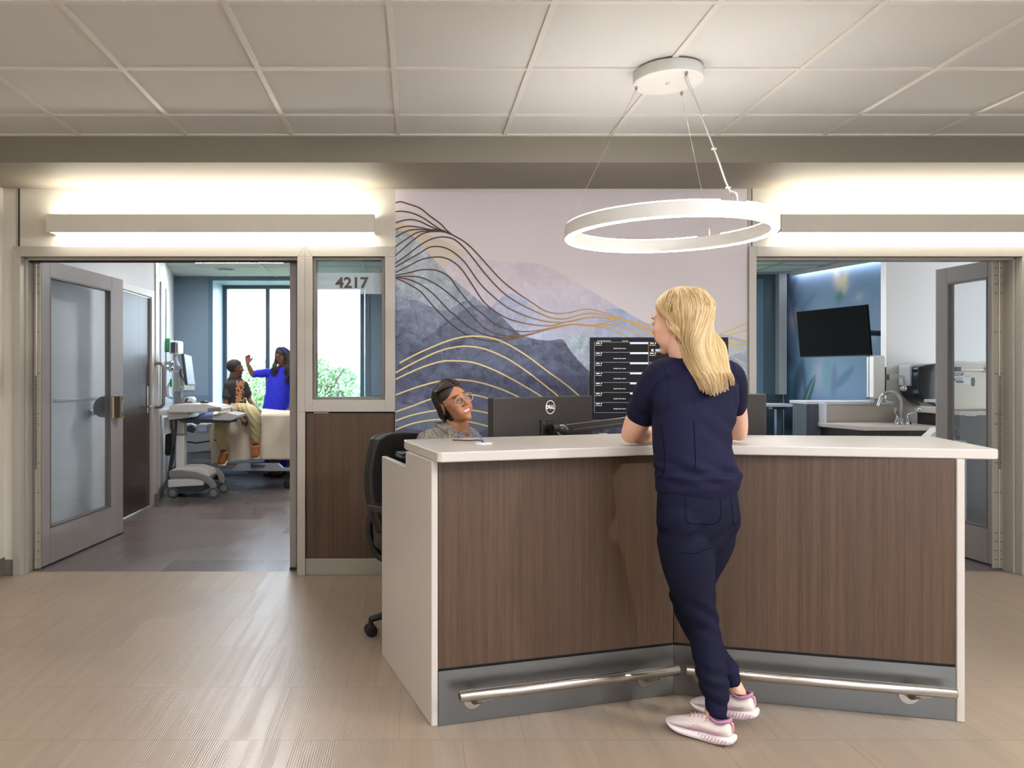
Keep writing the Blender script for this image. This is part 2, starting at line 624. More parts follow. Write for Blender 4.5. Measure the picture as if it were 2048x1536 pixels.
# wall between corridor and rooms: header over the left opening and window, pier, mural wall, right header, right pier
XM0, XM1 = -0.131, 2.182      # mural wall
ZF = 2.150                    # top of the frames
m = MB()
m.box(XL, XM0, YW, YW + .12, ZF, ZS)
m.box(XL, -2.63, YW, YW + .12, 0, ZF)
m.box(XM0, XM1, YW, YW + .12, 0, ZS)
m.box(XM1, XR, YW, YW + .12, ZF, ZS)
m.box(4.03, XR, YW, YW + .12, 0, ZF)
struct('wall_front', m, paint)
m = MB()
m.box(-2.602, -2.592, YW - .002, YW, ZF, ZS)
m.box(2.205, 2.212, YW - .002, YW, ZF, ZS)
struct('trim_reveal', m, alu_dark)
m = MB()
m.box(-2.612, -2.602, YW - .004, YW, ZF, ZS)
m.box(XM1, 2.205, YW - .004, YW, ZF, ZS)
struct('trim_edge', m, alu)
struct('baseboard_front', MB().box(XL, -2.64, YW - .012, YW, 0, .10).box(4.06, XR, YW - .012, YW, 0, .10), base_mat, bevel=.003)

def mitre_frame(mb, x0, x1, z0, z1, wl, wr, wt, wb, y0, y1):
    if wl: mb.box(x0, x0 + wl, y0, y1, z0, z1)
    if wr: mb.box(x1 - wr, x1, y0, y1, z0, z1)
    if wt: mb.box(x0 + wl, x1 - wr, y0, y1, z1 - wt, z1)
    if wb: mb.box(x0 + wl, x1 - wr, y0, y1, z0, z0 + wb)

# left door frame and sidelight frame
XD0, XD1 = -2.577, -0.768     # clear opening, left
ZH = 2.084
m = MB()
m.box(-2.625, XD0, 4.895, 5.06, 0, ZF)
m.box(XD0, XM0, 4.895, 5.06, ZH, ZF)
m.box(XD1, -0.67, 4.895, 5.06, 1.07, ZH)
m.box(XD1, -0.718, 4.895, 5.06, 0, 1.07)
m.box(-0.196, XM0, 4.895, 5.06, 1.07, ZH)
m.box(-0.67, -0.196, 4.895, 5.06, 1.07, 1.150)
# stops inside the opening
m.box(XD0, XD0 + .012, 4.955, 5.05, 0, ZH)
m.box(XD1 - .012, XD1, 4.955, 5.05, 0, ZH)
m.box(XD0, XD1, 4.955, 5.05, ZH - .014, ZH)
struct('trim_1', m, alu, bevel=.002)
struct('trim_1_head_gasket', MB().box(XD0 + .012, XD1 - .012, 4.99, 5.0, ZH - .026, ZH - .014), alu_dark)
# mitre joints on the frame face
m = MB()
for (x, z, sx, sz) in ((-2.625, ZF, 1, -1), (XM0, ZF, -1, -1), (XM0, 1.07, -1, 1), (-0.72, 1.07, 1, 1)):
    d = 0.064 if x > -2 else 0.05
    m.add([(x, 4.8945, z), (x + sx * d, 4.8945, z + sz * d), (x + sx * d + .0015, 4.8945, z + sz * d), (x + .0015, 4.8945, z)], [(0, 1, 2, 3)])
m.add([(-.719, 4.8945, ZF), (-.67, 4.8945, ZH), (-.668, 4.8945, ZH), (-.717, 4.8945, ZF)], [(0, 1, 2, 3)])
m.add([(-.719, 4.8945, ZF), (-.768, 4.8945, ZH), (-.766, 4.8945, ZH), (-.717, 4.8945, ZF)], [(0, 1, 2, 3)])
m.box(-.7195, -.7182, 4.8943, 4.895, 1.07, ZH + .05)
struct('trim_joint', m, mat('joint_line', (98, 92, 84), .6))
# sidelight window with etched number band
w = thing('window_1', None, None, (-0.433, 4.96, 1.15)); w['kind'] = 'structure'
m = MB(); mitre_frame(m, -.668, -.198, 1.152, 2.082, .020, .020, .018, .014, 4.925, 4.99)
m.build('window_frame', mat('frame_bronze_grey', (128, 120, 112), .4, metal=.4), w, True, bevel=.0015)
MB().box(-.648, -.218, 4.955, 4.961, 1.166, 2.064).build('pane', clear_glass, w, True)
band = mat('etched_band', (196, 208, 214), .6, alpha=.55)
MB().box(-.648, -.218, 4.9535, 4.9545, 1.845, 1.985).build('etched_band', band, w, True)
mb = MB(); text(mb, '4217', .098, frame((-.417, 4.9528, 1.916), (1, 0, 0), (0, -1, 0)), bold=.0028, squash=1.1)
mb.build('room_number', mat('bronze_number', (66, 58, 50), .5), w, True)
# walnut infill panel under the window
struct('trim_2_backing', MB().box(-.718, XM0, 4.935, 5.04, 0.0, 1.07), alu_dark)
p = MB().box(-.712, -.138, 4.915, 4.935, .112, 1.060).build('access_panel', laminate, None, bevel=.001)
tag(p, 'walnut laminate access panel under the numbered window', 'panel')
MB().box(-.662, -.565, 4.905, 4.916, 1.0605, 1.066).build('pull_tab', nickel, p, True)
struct('baseboard_panel', MB().box(-.718, XM0, 4.908, 4.935, 0, .108), mat('grey_beige_base', (156, 149, 138), .45), bevel=.004)

struct('baseboard_mural', MB().box(XM0 + .002, XM1, YW - .014, YW - .002, 0, .10), base_mat, bevel=.003)
# right door frame
XE0, XE1 = 2.23, 3.965
m = MB()
m.box(XM1, XE0, 4.895, 5.06, 0, ZF)
m.box(XE0, 4.06, 4.895, 5.06, ZH, ZF)
m.box(XE1, 4.06, 4.895, 5.06, 0, ZH)
m.box(XE1 - .012, XE1, 4.955, 5.05, 0, ZH)
m.box(XE0, XE1, 4.955, 5.05, ZH - .014, ZH)
struct('trim_3', m, alu, bevel=.002)

# ================================================================ glazed door leaves
leafm = mat('warm_grey_leaf', (146, 139, 135), .38, metal=.15)
hingem = mat('hinge_aluminium', (178, 170, 156), .35, metal=.5)
def leaf(name, label, hx, hy, dx, dy, width, glass, parts, side):
    L = math.hypot(dx, dy); ux, uy = dx / L, dy / L
    t = thing(name, label, 'door', (hx, hy, 0)); 
    # local frame: s along the leaf, n across (towards the opening), z up
    nx, ny = (uy, -ux) if side > 0 else (-uy, ux)
    F = Matrix(((ux, nx, 0, hx), (uy, ny, 0, hy), (0, 0, 1, 0), (0, 0, 0, 1)))
    T = -.045
    g0, g1, z0, z1 = glass
    m = MB(); m.M = F
    m.box(0, g0, T, 0, .012, 2.098); m.box(g1, width, T, 0, .012, 2.098)
    m.box(g0, g1, T, 0, .012, z0); m.box(g0, g1, T, 0, z1, 2.098)
    m.build('door_frame', leafm, t, True, bevel=.0015)
    m = MB(); m.M = F
    mitre = .012
    for (a, b, c, d) in ((g0, g0 + mitre, z0, z1), (g1 - mitre, g1, z0, z1), (g0, g1, z0, z0 + mitre), (g0, g1, z1 - mitre, z1)):
        m.box(a, b, T - .001, .001, c, d)
    m.build('glazing_bead', mat('bead_grey', (110, 104, 100), .4, metal=.3), t, True)
    m = MB(); m.M = F; m.box(g0, g1, -.026, -.020, z0, z1)
    m.build('pane', glass_mat('door_glass', (243, 246, 247), 0.02, milky=parts.get('milky', .07)), t, True)
    m = MB(); m.M = F; m.box(.0, width, T - .002, .002, .0015, .012)
    m.build('bottom_seal', rubber, t, True)
    # joint lines between stiles and rails
    m = MB(); m.M = F
    for s_ in (g0 - .002, g1 + .012):
        for (a, b) in ((.012, z0 - .0), (z1, 2.098)):
            m.box(s_, s_ + .0015, 0, .0006, a, b)
    m.build('joint_line', mat('joint_line', (98, 92, 84), .6), t, True)
    return t, F
t, F = leaf('glazed_door', 'grey framed glass door swung open into the room at the left', -2.520, 5.062, .106, 1.14, 1.145,
            (.099, .945, .254, 1.99), {}, 1)
# paddle latch
m = MB(); m.M = F @ Matrix.Translation((1.01, 0, 1.05))
m.prism([(-.055, 0), (.055, 0), (.055, .016), (.030, .030), (-.045, .018)], -.088, .088)
m.prism([(.01, .0), (.052, .0), (.054, .046), (.030, .050)], .045, .085)
m.prism([(.01, .0), (.052, .0), (.054, .046), (.030, .050)], -.085, -.045)
m.prism([(.020, .010), (.042, .010), (.042, .036), (.024, .036)], -.045, .045)
bronze = mat('antique_bronze', (120, 104, 82), .28, metal=.9)
pl = m.build('latch_paddle', bronze, t, True, bevel=.004)
m = MB(); m.M = F @ Matrix.Translation((.93, -.05, 1.055))
P = [(.02, -.085)] + [(.02 - .16 * math.cos(a) if True else 0, .085 * math.sin(a)) for a in np.linspace(-PI / 2, PI / 2, 15)] + [(.02, .085)]
m.add([(p[0], -.002, p[1]) for p in P] + [(p[0], -.016, p[1]) for p in P],
      [tuple(range(len(P))), tuple(range(2 * len(P) - 1, len(P) - 1, -1))] + [(i, len(P) + i, len(P) + (i + 1) % len(P), (i + 1) % len(P)) for i in range(len(P))])
m.sphere((-.03, -.016, 0), .022)
m.build('latch_plate', mat('dark_bronze', (52, 48, 42), .4, metal=.6), t, True)
# continuous hinge of the left opening, screws and knuckles
def hinge(name, label, x0, x1, xk, y, side):
    h = thing(name, label, 'hinge', ((x0 + x1) / 2, y, 0))
    a, b = sorted((x0, xk)); MB().box(a, b, y, y + .006, .012, 2.07).build('hinge_leaf', hingem, h, True)
    a, b = sorted((x1, xk)); MB().box(a, b, y - .002, y + .004, .012, 2.07).build('hinge_leaf', hingem, h, True)
    m = MB(); m.cyl((xk, y - .004, .012), (xk, y - .004, 2.07), .006)
    k = m.build('hinge_barrel', hingem, h, True)
    m = MB()
    for i in range(46):
        m.box(xk - .007, xk + .007, y - .012, y - .008, .68 + .0137 * i, .688 + .0137 * i)
    m.build('hinge_teeth', dgrey_pl, k, True)
    for z in (.07, .13, .19, .25, .52, .72, .98, 1.05, 1.32, 1.60, 1.86, 1.92, 1.98, 2.03):
        for x in ((x0 + xk) / 2, x1 * .55 + xk * .45, x1 * .55 + xk * .45 + .012 * side):
            MB().cyl((x, y - .0035, z), (x, y + .002, z), .0038, 8).build('screw', mat('zinc_screw', (92, 92, 92), .3, metal=.9), h, True)
hinge('continuous_hinge', 'full height aluminium hinge at the left end of the left opening', -2.556, -2.512, -2.541, 5.034, -1)
hinge('continuous_hinge', 'full height aluminium hinge beside the post left of the numbered window', -.790, -.775, -.782, 5.034, 1)
hinge('continuous_hinge', 'full height aluminium hinge at the right end of the right opening', 3.955, 3.880, 3.925, 5.042, 1)
# small leaf folded back behind the mullion
t2, F2 = leaf('glazed_door', 'narrow glass leaf folded back behind the post left of the numbered window', -.800, 5.06, .02, .6, .60,
              (.12, .48, .254, 1.99), {}, 1)
t3, F3 = leaf('glazed_door', 'narrow grey framed glass leaf opened inward at the right opening', 3.955, 5.068, -.055, .545, .545,
              (.10, .445, .25, 1.985), {'milky': .03}, -1)
m = MB(); m.M = F3; m.box(.545, .552, -.075, -.0, .012, 2.10); m.box(.545, .60, -.075, -.068, .012, 2.10)
m.build('meeting_stile_cover', alu, t3, True)
# ================================================================ patient room shells
ZR = 2.61
YF = 9.90
def wallseg(name, pts, z0, z1, m, th=.08, side=1):
    """vertical wall slab through plan points, thickness away from the room"""
    mb = MB()
    for (a, b) in zip(pts[:-1], pts[1:]):
        d = Vector((b[0] - a[0], b[1] - a[1], 0)).normalized(); n = Vector((d.y, -d.x, 0)) * th * side
        mb.prism([(a[0], a[1]), (b[0], b[1]), (b[0] + n.x, b[1] + n.y), (a[0] + n.x, a[1] + n.y)], z0, z1)
    return struct(name, mb, m)
# left room: entry side wall with the opening of the wooden door, then the splayed headwall
m = MB()
m.box(-2.75, -2.65, 5.04, 6.50, 0, ZR); m.box(-2.75, -2.65, 7.52, 7.72, 0, ZR); m.box(-2.75, -2.65, 6.50, 7.52, 2.09, ZR)
struct('wall_left_room_entry', m, white_wall)
wallseg('wall_left_room_head', [(-2.65, 7.72), (-3.18, YF)], 0, ZR, white_wall, side=-1)
wallseg('wall_left_room_right', [(1.65, 5.04), (1.65, YF)], 0, ZR, white_wall, side=1)
WX0, WX1, WZ0, WZ1 = -2.673, -0.655, .55, 2.56
m = MB()
m.box(-3.3, WX0, YF, YF + .62, 0, ZR + .1); m.box(WX1, 1.8, YF, YF + .62, 0, ZR + .1)
m.box(WX0, WX1, YF, YF + .62, 0, WZ0); m.box(WX0, WX1, YF, YF + .62, WZ1, ZR + .1)
struct('wall_left_room_far', m, blue_wall)
m = MB()
m.box(-3.18, WX0 - .02, YF - .008, YF, .10, 1.045)
m.box(WX1 + .02, 1.64, YF - .008, YF, .10, 1.045)
struct('trim_wainscot', m, mat('slate_blue_wainscot', (98, 122, 140), .45))
m = MB()
m.box(WX0 - .055, WX0, YF - .012, YF, WZ0, WZ1 + .02); m.box(WX1, WX1 + .055, YF - .012, YF, WZ0, WZ1 + .02); m.box(WX0, WX1, YF - .012, YF, WZ1, WZ1 + .02)
struct('trim_window_casing', m, mat('slate_casing', (92, 116, 134), .45))
m = MB()
m.box(WX0, WX0 + .006, YF, YF + .57, WZ0, WZ1); m.box(WX1 - .006, WX1, YF, YF + .57, WZ0, WZ1)
m.box(WX0, WX1, YF, YF + .57, WZ1 - .006, WZ1); m.box(WX0, WX1, YF - .02, YF + .57, WZ0, WZ0 + .02)
struct('trim_window_reveal', m, mat('pale_blue_reveal', (190, 208, 220), .4))
w = thing('window_2', None, None, (-1.66, YF + .57, WZ0)); w['kind'] = 'structure'
m = MB()
gy = YF + .565
for x in (WX0 + .006, -2.075, -.76):
    m.box(x, x + .055, gy - .05, gy + .05, WZ0 + .06, WZ1 - .05)
m.box(WX0, WX1, gy - .05, gy + .05, WZ0, WZ0 + .06); m.box(WX0, WX1, gy - .05, gy + .05, WZ1 - .05, WZ1)
m.build('window_frame', mat('dark_blue_grey_frame', (66, 78, 92), .4), w, True)
MB().box(WX0, WX1, gy + .01, gy + .016, WZ0, WZ1).build('pane', clear_glass, w, True)
portal((-1.66, YF + .70, 1.55), (-PI / 2, 0, 0), 2.1, 2.1)
# right room
wallseg('wall_right_room_left', [(2.02, 5.04), (2.02, 9.7)], 0, ZR, white_wall, side=-1)
m = MB()
m.box(1.9, 2.5, 9.7, 9.82, 0, ZR + .1); m.box(4.30, 5.3, 9.7, 9.82, 0, ZR + .1); m.box(2.5, 4.3, 9.7, 9.82, 0, .6); m.box(2.5, 4.3, 9.7, 9.82, 2.5, ZR + .1)
struct('wall_right_room_far', m, teal_wall)
struct('trim_right_window_casing', MB().box(4.30, 4.42, 9.66, 9.7, .55, 2.55).box(4.42, 4.50, 9.69, 9.7, .0, 2.55), mat('bright_teal_casing', (116, 144, 160), .4))
struct('trim_right_wainscot', MB().box(4.5, 4.74, 9.692, 9.7, .1, 1.06), mat('dark_teal_wainscot', (72, 88, 98), .45))
struct('trim_right_column', MB().box(4.66, 4.76, 9.60, 9.7, 1.06, ZR), mat('pale_column', (184, 188, 190), .5))
w = thing('window_3', None, None, (3.4, 9.76, .6)); w['kind'] = 'structure'
m = MB(); mitre_frame(m, 2.5, 4.3, .6, 2.5, .05, .05, .05, .05, 9.72, 9.8); m.box(3.38, 3.43, 9.72, 9.8, .6, 2.5)
m.build('window_frame', MATS['dark_blue_grey_frame'], w, True)
MB().box(2.5, 4.3, 9.76, 9.766, .6, 2.5).build('pane', clear_glass, w, True)
portal((3.4, 9.95, 1.55), (-PI / 2, 0, 0), 1.9, 2.0)
wallseg('wall_right_room_mural', [(4.76, 9.7), (5.5, 6.99)], 0, ZR, white_wall, side=-1)
m = MB(); m.box(4.335, 6.6, 6.90, 6.98, 0, ZR)
struct('wall_right_room_wet', m, white_wall)
struct('wall_right_room_side', MB().box(6.6, 6.68, 5.04, 6.98, 0, ZR), white_wall)
# ceilings of both rooms with their grids
for nm, x0, x1 in (('left', -3.3, 1.7), ('right', 2.0, 6.7)):
    struct('ceiling_' + nm + '_room', MB().box(x0, x1, 5.04, 9.9 if nm == 'left' else 9.7, ZR, ZR + .04), tile_w)
    m = MB()
    x = x0 + .25 if nm == 'left' else x0 + .42
    while x < x1:
        m.box(x - .012, x + .012, 5.04, 9.9 if nm == 'left' else 9.7, ZR - .006, ZR + .001); x += .61
    y = 5.35 if nm == 'left' else 5.2
    while y < 9.6:
        m.box(x0, x1, y - .012, y + .012, ZR - .005, ZR + .001); y += .61
    struct('ceiling_grid_' + nm + '_room', m, tbar if nm == 'left' else mat('grid_grey', (150, 158, 162), .5))
struct('baseboard_left_room', MB().box(-2.65, -2.638, 5.06, 6.45, 0, .10).box(-2.65, -2.638, 7.60, 7.72, 0, .10).prism(
    [(-2.65, 7.72), (-3.18, YF), (-3.168, YF), (-2.638, 7.72)], 0, .12), base_mat)

# wooden door in the entry wall of the left room
d = thing('door_1', None, None, (-2.65, 7.0, 0)); d['kind'] = 'structure'
dark_lam = wood_mat('dark_walnut_laminate', (40, 35, 33), (54, 46, 43), (68, 59, 54), .3)
MB().box(-2.69, -2.655, 6.52, 7.50, .008, 2.075).build('door_leaf', dark_lam, d, True)
m = MB()
m.box(-2.66, -2.632, 6.44, 6.52, 0, 2.15); m.box(-2.66, -2.632, 7.50, 7.58, 0, 2.15); m.box(-2.66, -2.632, 6.52, 7.50, 2.085, 2.15)
m.build('door_frame', alu, d, True, bevel=.003)
m = MB(); m.box(-2.655, -2.645, 7.42, 7.455, .93, 1.20); m.build('lock_plate', nickel, d, True, bevel=.003)
m = MB(); m.cyl((-2.65, 7.44, 1.0), (-2.60, 7.44, 1.0), .010); m.box(-2.612, -2.592, 7.33, 7.452, .988, 1.012)
m.build('lever_handle', nickel, d, True, bevel=.003)
# second corner post of the headwall
struct('trim_corner_guard', MB().box(-2.652, -2.640, 7.64, 7.72, .1, ZR), alu)
g = MB()
pts = [(-2.645, 7.62, 1.43), (-2.60, 7.62, 1.43)] + [(-2.60 + .045 * math.sin(a), 7.62, 1.385 + .045 * math.cos(a)) for a in np.linspace(0, PI / 2, 6)] + \
      [(-2.555, 7.62, 1.05)] + [(-2.60 + .045 * math.cos(a), 7.62, 1.03 - .045 * math.sin(a)) for a in np.linspace(0, PI / 2, 6)] + [(-2.645, 7.62, .985)]
g.tube(pts, .0165, 12)
o = g.build('grab_bar', mat('satin_grab_bar', (140, 128, 112), .35, metal=.8)); tag(o, 'vertical grab bar on the wall past the dark wooden door', 'grab bar')
for z in (1.43, .985):
    MB().cyl((-2.65, 7.62, z), (-2.638, 7.62, z), .038, 20).build('flange', nickel, o, True)
k = MB(); k.cyl((-2.65, 6.10, 1.00), (-2.63, 6.10, 1.0), .032, 20); k.sphere((-2.615, 6.10, 1.0), .020)
tag(k.build('door_stop', chrome), 'small round chrome door stop on the wall behind the open glass door', 'door stop')
m = MB(); m.box(-2.65, -2.640, 5.5, 6.35, 1.115, 1.13)
struct('trim_rail', m, mat('rail_white', (214, 214, 214), .4))

# room ceiling lights
def ceil_light(label, x0, x1, y0, y1, z, st, group=None):
    t = thing('ceiling_light', label, 'ceiling light', ((x0 + x1) / 2, (y0 + y1) / 2, z - .004), group=group)
    m = MB(); mitre_frame(m, x0, x1, 0, 1, .02, .02, 0, 0, 0, 0)
    m = MB(); m.box(x0, x0 + .02, y0, y1, z - .008, z); m.box(x1 - .02, x1, y0, y1, z - .008, z); m.box(x0 + .02, x1 - .02, y0, y0 + .02, z - .008, z); m.box(x0 + .02, x1 - .02, y1 - .02, y1, z - .008, z)
    m.build('frame', tbar, t, True)
    MB().box(x0 + .02, x1 - .02, y0 + .02, y1 - .02, z - .005, z - .001).build('diffuser', emat('diffuser_%g' % st, (250, 250, 255), st), t, True)
    return t
ceil_light('long narrow ceiling light over the bed, seen through the left opening', -2.55, -1.50, 8.52, 8.68, ZR, L_ROOM * 2)
ceil_light('square ceiling light of the left room, above the entry', -1.6, -1.0, 6.3, 6.9, ZR, L_ROOM * .8)
ceil_light('square ceiling light of the right room', 2.9, 3.5, 6.6, 7.2, ZR, L_ROOM * .6)
o = MB().lathe([(.09, 0), (.10, .012), (.085, .03)], 24, Matrix.Translation((-2.32, 9.22, ZR - .03))).build('ceiling_speaker', white_pl)
tag(o, 'round white ceiling speaker near the window wall', 'speaker')
# cove light washing the floral mural
t = thing('cove_light', 'linear cove light washing the top of the blue floral wall', 'cove light', (4.8, 8.6, 2.6))
d_ = Vector((4.76 - 5.5, 9.7 - 6.96, 0)).normalized(); n_ = Vector((-d_.y, d_.x, 0))
if n_.x > 0: n_ = -n_
m = MB()
a = Vector((5.45, 7.1, 0)); b = Vector((4.80, 9.5, 0))
q = [a + n_ * .02, b + n_ * .02, b + n_ * .05, a + n_ * .05]
m.prism([(p.x, p.y) for p in q], 2.588, 2.598)
m.build('light_strip', emat('cove', (240, 246, 255), 13), t, True)
m = MB(); q = [a + n_ * .005, b + n_ * .005, b + n_ * .065, a + n_ * .065]; m.prism([(p.x, p.y) for p in q], 2.598, 2.61); q = [a + n_ * .065, b + n_ * .065, b + n_ * .070, a + n_ * .070]; m.prism([(p.x, p.y) for p in q], 2.560, 2.61)
m.build('channel', tbar, t, True)

# ================================================================ fill lights added to the unseen corridor ceiling (behind the camera) and accent downlight
for y, row in ((-1.9, 'back'), (-.4, 'middle'), (1.1, 'front')):
    for x, a in ((-1.62, 'furthest left'), (.21, 'left of the middle'), (2.04, 'right of the middle'), (3.87, 'furthest right')):
        ceil_light('added unseen square fill light behind the viewer, %s row, %s' % (row, a), x - .29, x + .29, y - .29, y + .29, ZC, L_FILL, 'added fill lights')
def downlight(label, x, y, tx, ty, tz, power, ang=100, r=.05, col=(1, .96, .9)):
    t = thing('downlight', label, 'downlight', (x, y, ZC))
    MB().lathe([(.075, 0), (.078, -.004), (.06, -.006), (.052, .0)], 28, Matrix.Translation((x, y, ZC - .001))).build('trim_ring', white_pl, t, True)
    d = bpy.data.lights.new('downlight_lamp', 'SPOT'); d.energy = power; d.spot_size = math.radians(ang); d.spot_blend = .6; d.shadow_soft_size = r; d.color = col
    o = bpy.data.objects.new('downlight_lamp', d); C.objects.link(o)
    o.location = (x, y, ZC - .03)
    v = Vector((tx, ty, tz)) - Vector(o.location)
    o.rotation_euler = v.to_track_quat('-Z', 'Y').to_euler()
downlight('adjustable ceiling spotlight right of the desk, out of view', 4.6, 1.15, .8, 3.0, .6, L_SPOT, 62, .06, (1, .985, .98))

# ================================================================ wall-mounted linear lights
lin_body = mat('linear_light_body', (212, 206, 194), .45)
def linear(label, x0, x1):
    t = thing('linear_wall_light', label, 'wall light', ((x0 + x1) / 2, 4.86, 2.225))
    m = MB()
    m.box(x0, x1, 4.79, 4.797, 2.222, 2.338); m.box(x0, x0 + .006, 4.797, 4.918, 2.228, 2.338); m.box(x1 - .006, x1, 4.797, 4.918, 2.228, 2.338)
    m.box(x0 + .006, x1 - .006, 4.797, 4.918, 2.27, 2.30)
    m.build('housing', lin_body, t, True)
    e = emat('linear_diffuser', (255, 249, 236), L_LINEAR)
    MB().box(x0 + .006, x1 - .006, 4.799, 4.915, 2.228, 2.234).build('lower_diffuser', e, t, True)
    MB().box(x0 + .006, x1 - .006, 4.799, 4.915, 2.322, 2.330).build('upper_diffuser', emat('linear_diffuser_up', (255, 249, 236), L_LINEAR * 1.7), t, True)
linear('long linear wall light above the left opening', -2.355, -.259)
linear('long linear wall light above the right opening', 2.342, 4.44)

# ================================================================ ring pendant
t = thing('pendant_light', 'round white ring pendant light hanging over the reception desk', 'pendant light', (1.143, 3.39, 1.935))
RC = Matrix.Translation((1.143, 3.39, 1.935))
Ro, Ri, RH = .458, .422, .060
m = MB(); seg = 128
m.rings([[(r * math.cos(2 * PI * i / seg), r * math.sin(2 * PI * i / seg), z) for i in range(seg)] for r, z in
         ((Ro, .003), (Ro, RH - .002), (Ro - .001, RH), (Ri + .001, RH), (Ri, RH - .002), (Ri, .003), (Ri + .003, .003), (Ri + .003, .006), (Ro - .003, .006), (Ro - .003, .003), (Ro, .003))],
        True, False, False, True, RC)
ringb = m.build('ring_body', mat('ring_white', (222, 218, 212), .4), t, True, sharp=30)
ring_e = emat('ring_diffuser', (255, 250, 242), L_RING)
m = MB()
m.rings([[(r * math.cos(2 * PI * i / seg), r * math.sin(2 * PI * i / seg), z) for i in range(seg)] for r, z in
         ((Ro - .0035, .004), (Ro - .0035, .0005), (Ri + .0035, .0005), (Ri + .0035, .004), (Ro - .0035, .004))], True, False, False, False, RC)
m.build('lower_diffuser', ring_e, t, True)
m = MB()
for a0 in (-75, 45, 165):
    th = np.linspace(math.radians(a0 + 8), math.radians(a0 + 112), 40)
    R = [[(r * math.cos(a), r * math.sin(a), z) for r, z in ((Ro - .006, RH), (Ro - .006, RH + .005), (Ri + .006, RH + .005), (Ri + .006, RH))] for a in th]
    m.rings(R, True, True, True, False, RC)
m.build('upper_diffuser', ring_e, t, True)
m = MB(); m.lathe([(.148, .055), (.152, .050), (.152, .004), (.146, 0.0), (.124, -.001), (.122, .001), (.001, .001)], 64, Matrix.Translation((1.143, 3.39, 2.628)))
cp = m.build('canopy', mat('canopy_white', (226, 224, 220), .4), t, True)
MB().lathe([(.009, 0), (.009, -.010), (.001, -.011)], 12, Matrix.Translation((1.143, 3.39, 2.628))).build('finial', white_pl, cp, True)
for a0 in (-75, 45, 165):
    a = math.radians(a0); c_, s_ = math.cos(a), math.sin(a)
    p0 = Vector((1.143 + .137 * c_, 3.39 + .137 * s_, 2.616)); p1 = Vector((1.143 + .44 * c_, 3.39 + .44 * s_, 2.02))
    cb = MB().tube([p0, p1], .0009, 6).build('cable', mat('steel_cable', (150, 146, 140), .35, metal=1.0), t, True)
    m = MB(); m.cyl(p0 + Vector((0, 0, .014)), p0, .007, 12); m.cyl(p0, p0 - Vector((0, 0, .008)), .004, 10)
    m.cyl(p1 - Vector((0, 0, .028)), p1 + (p0 - p1).normalized() * .012, .004, 8, .003)
    m.build('cable_gripper', nickel, cb, True)
a = math.radians(-75)
p0 = Vector((1.143 + .100 * math.cos(a) + .03, 3.39 + .10 * math.sin(a), 2.626)); p1 = Vector((1.143 + .437 * math.cos(a), 3.39 + .437 * math.sin(a), 1.999))
q0 = Vector((1.143 + .14 * math.cos(a), 3.39 + .14 * math.sin(a), 2.60))
pts = crom([p0, p0 + Vector((-.02, -.02, -.012)), q0 + Vector((.004, -.0, -.03)), q0.lerp(p1, .3) + Vector((.006, 0, 0)), q0.lerp(p1, .35) + Vector((.003, 0, 0)), q0.lerp(p1, .65) + Vector((.004, 0, 0)),
            q0.lerp(p1, .9) + Vector((.003, 0, .0)), p1 + Vector((.015, 0, .03)), p1 + Vector((.02, .0, 0.0))], 4)
pc = MB().tube(pts, .0035, 8).build('power_cord', white_pl, t, True)
m = MB()
for k in (.33, .60, .90):
    q = q0.lerp(p1, k); m.box(q.x - .006, q.x + .012, q.y - .005, q.y + .005, q.z - .003, q.z + .003)
m.build('cable_tie', white_pl, pc, True)

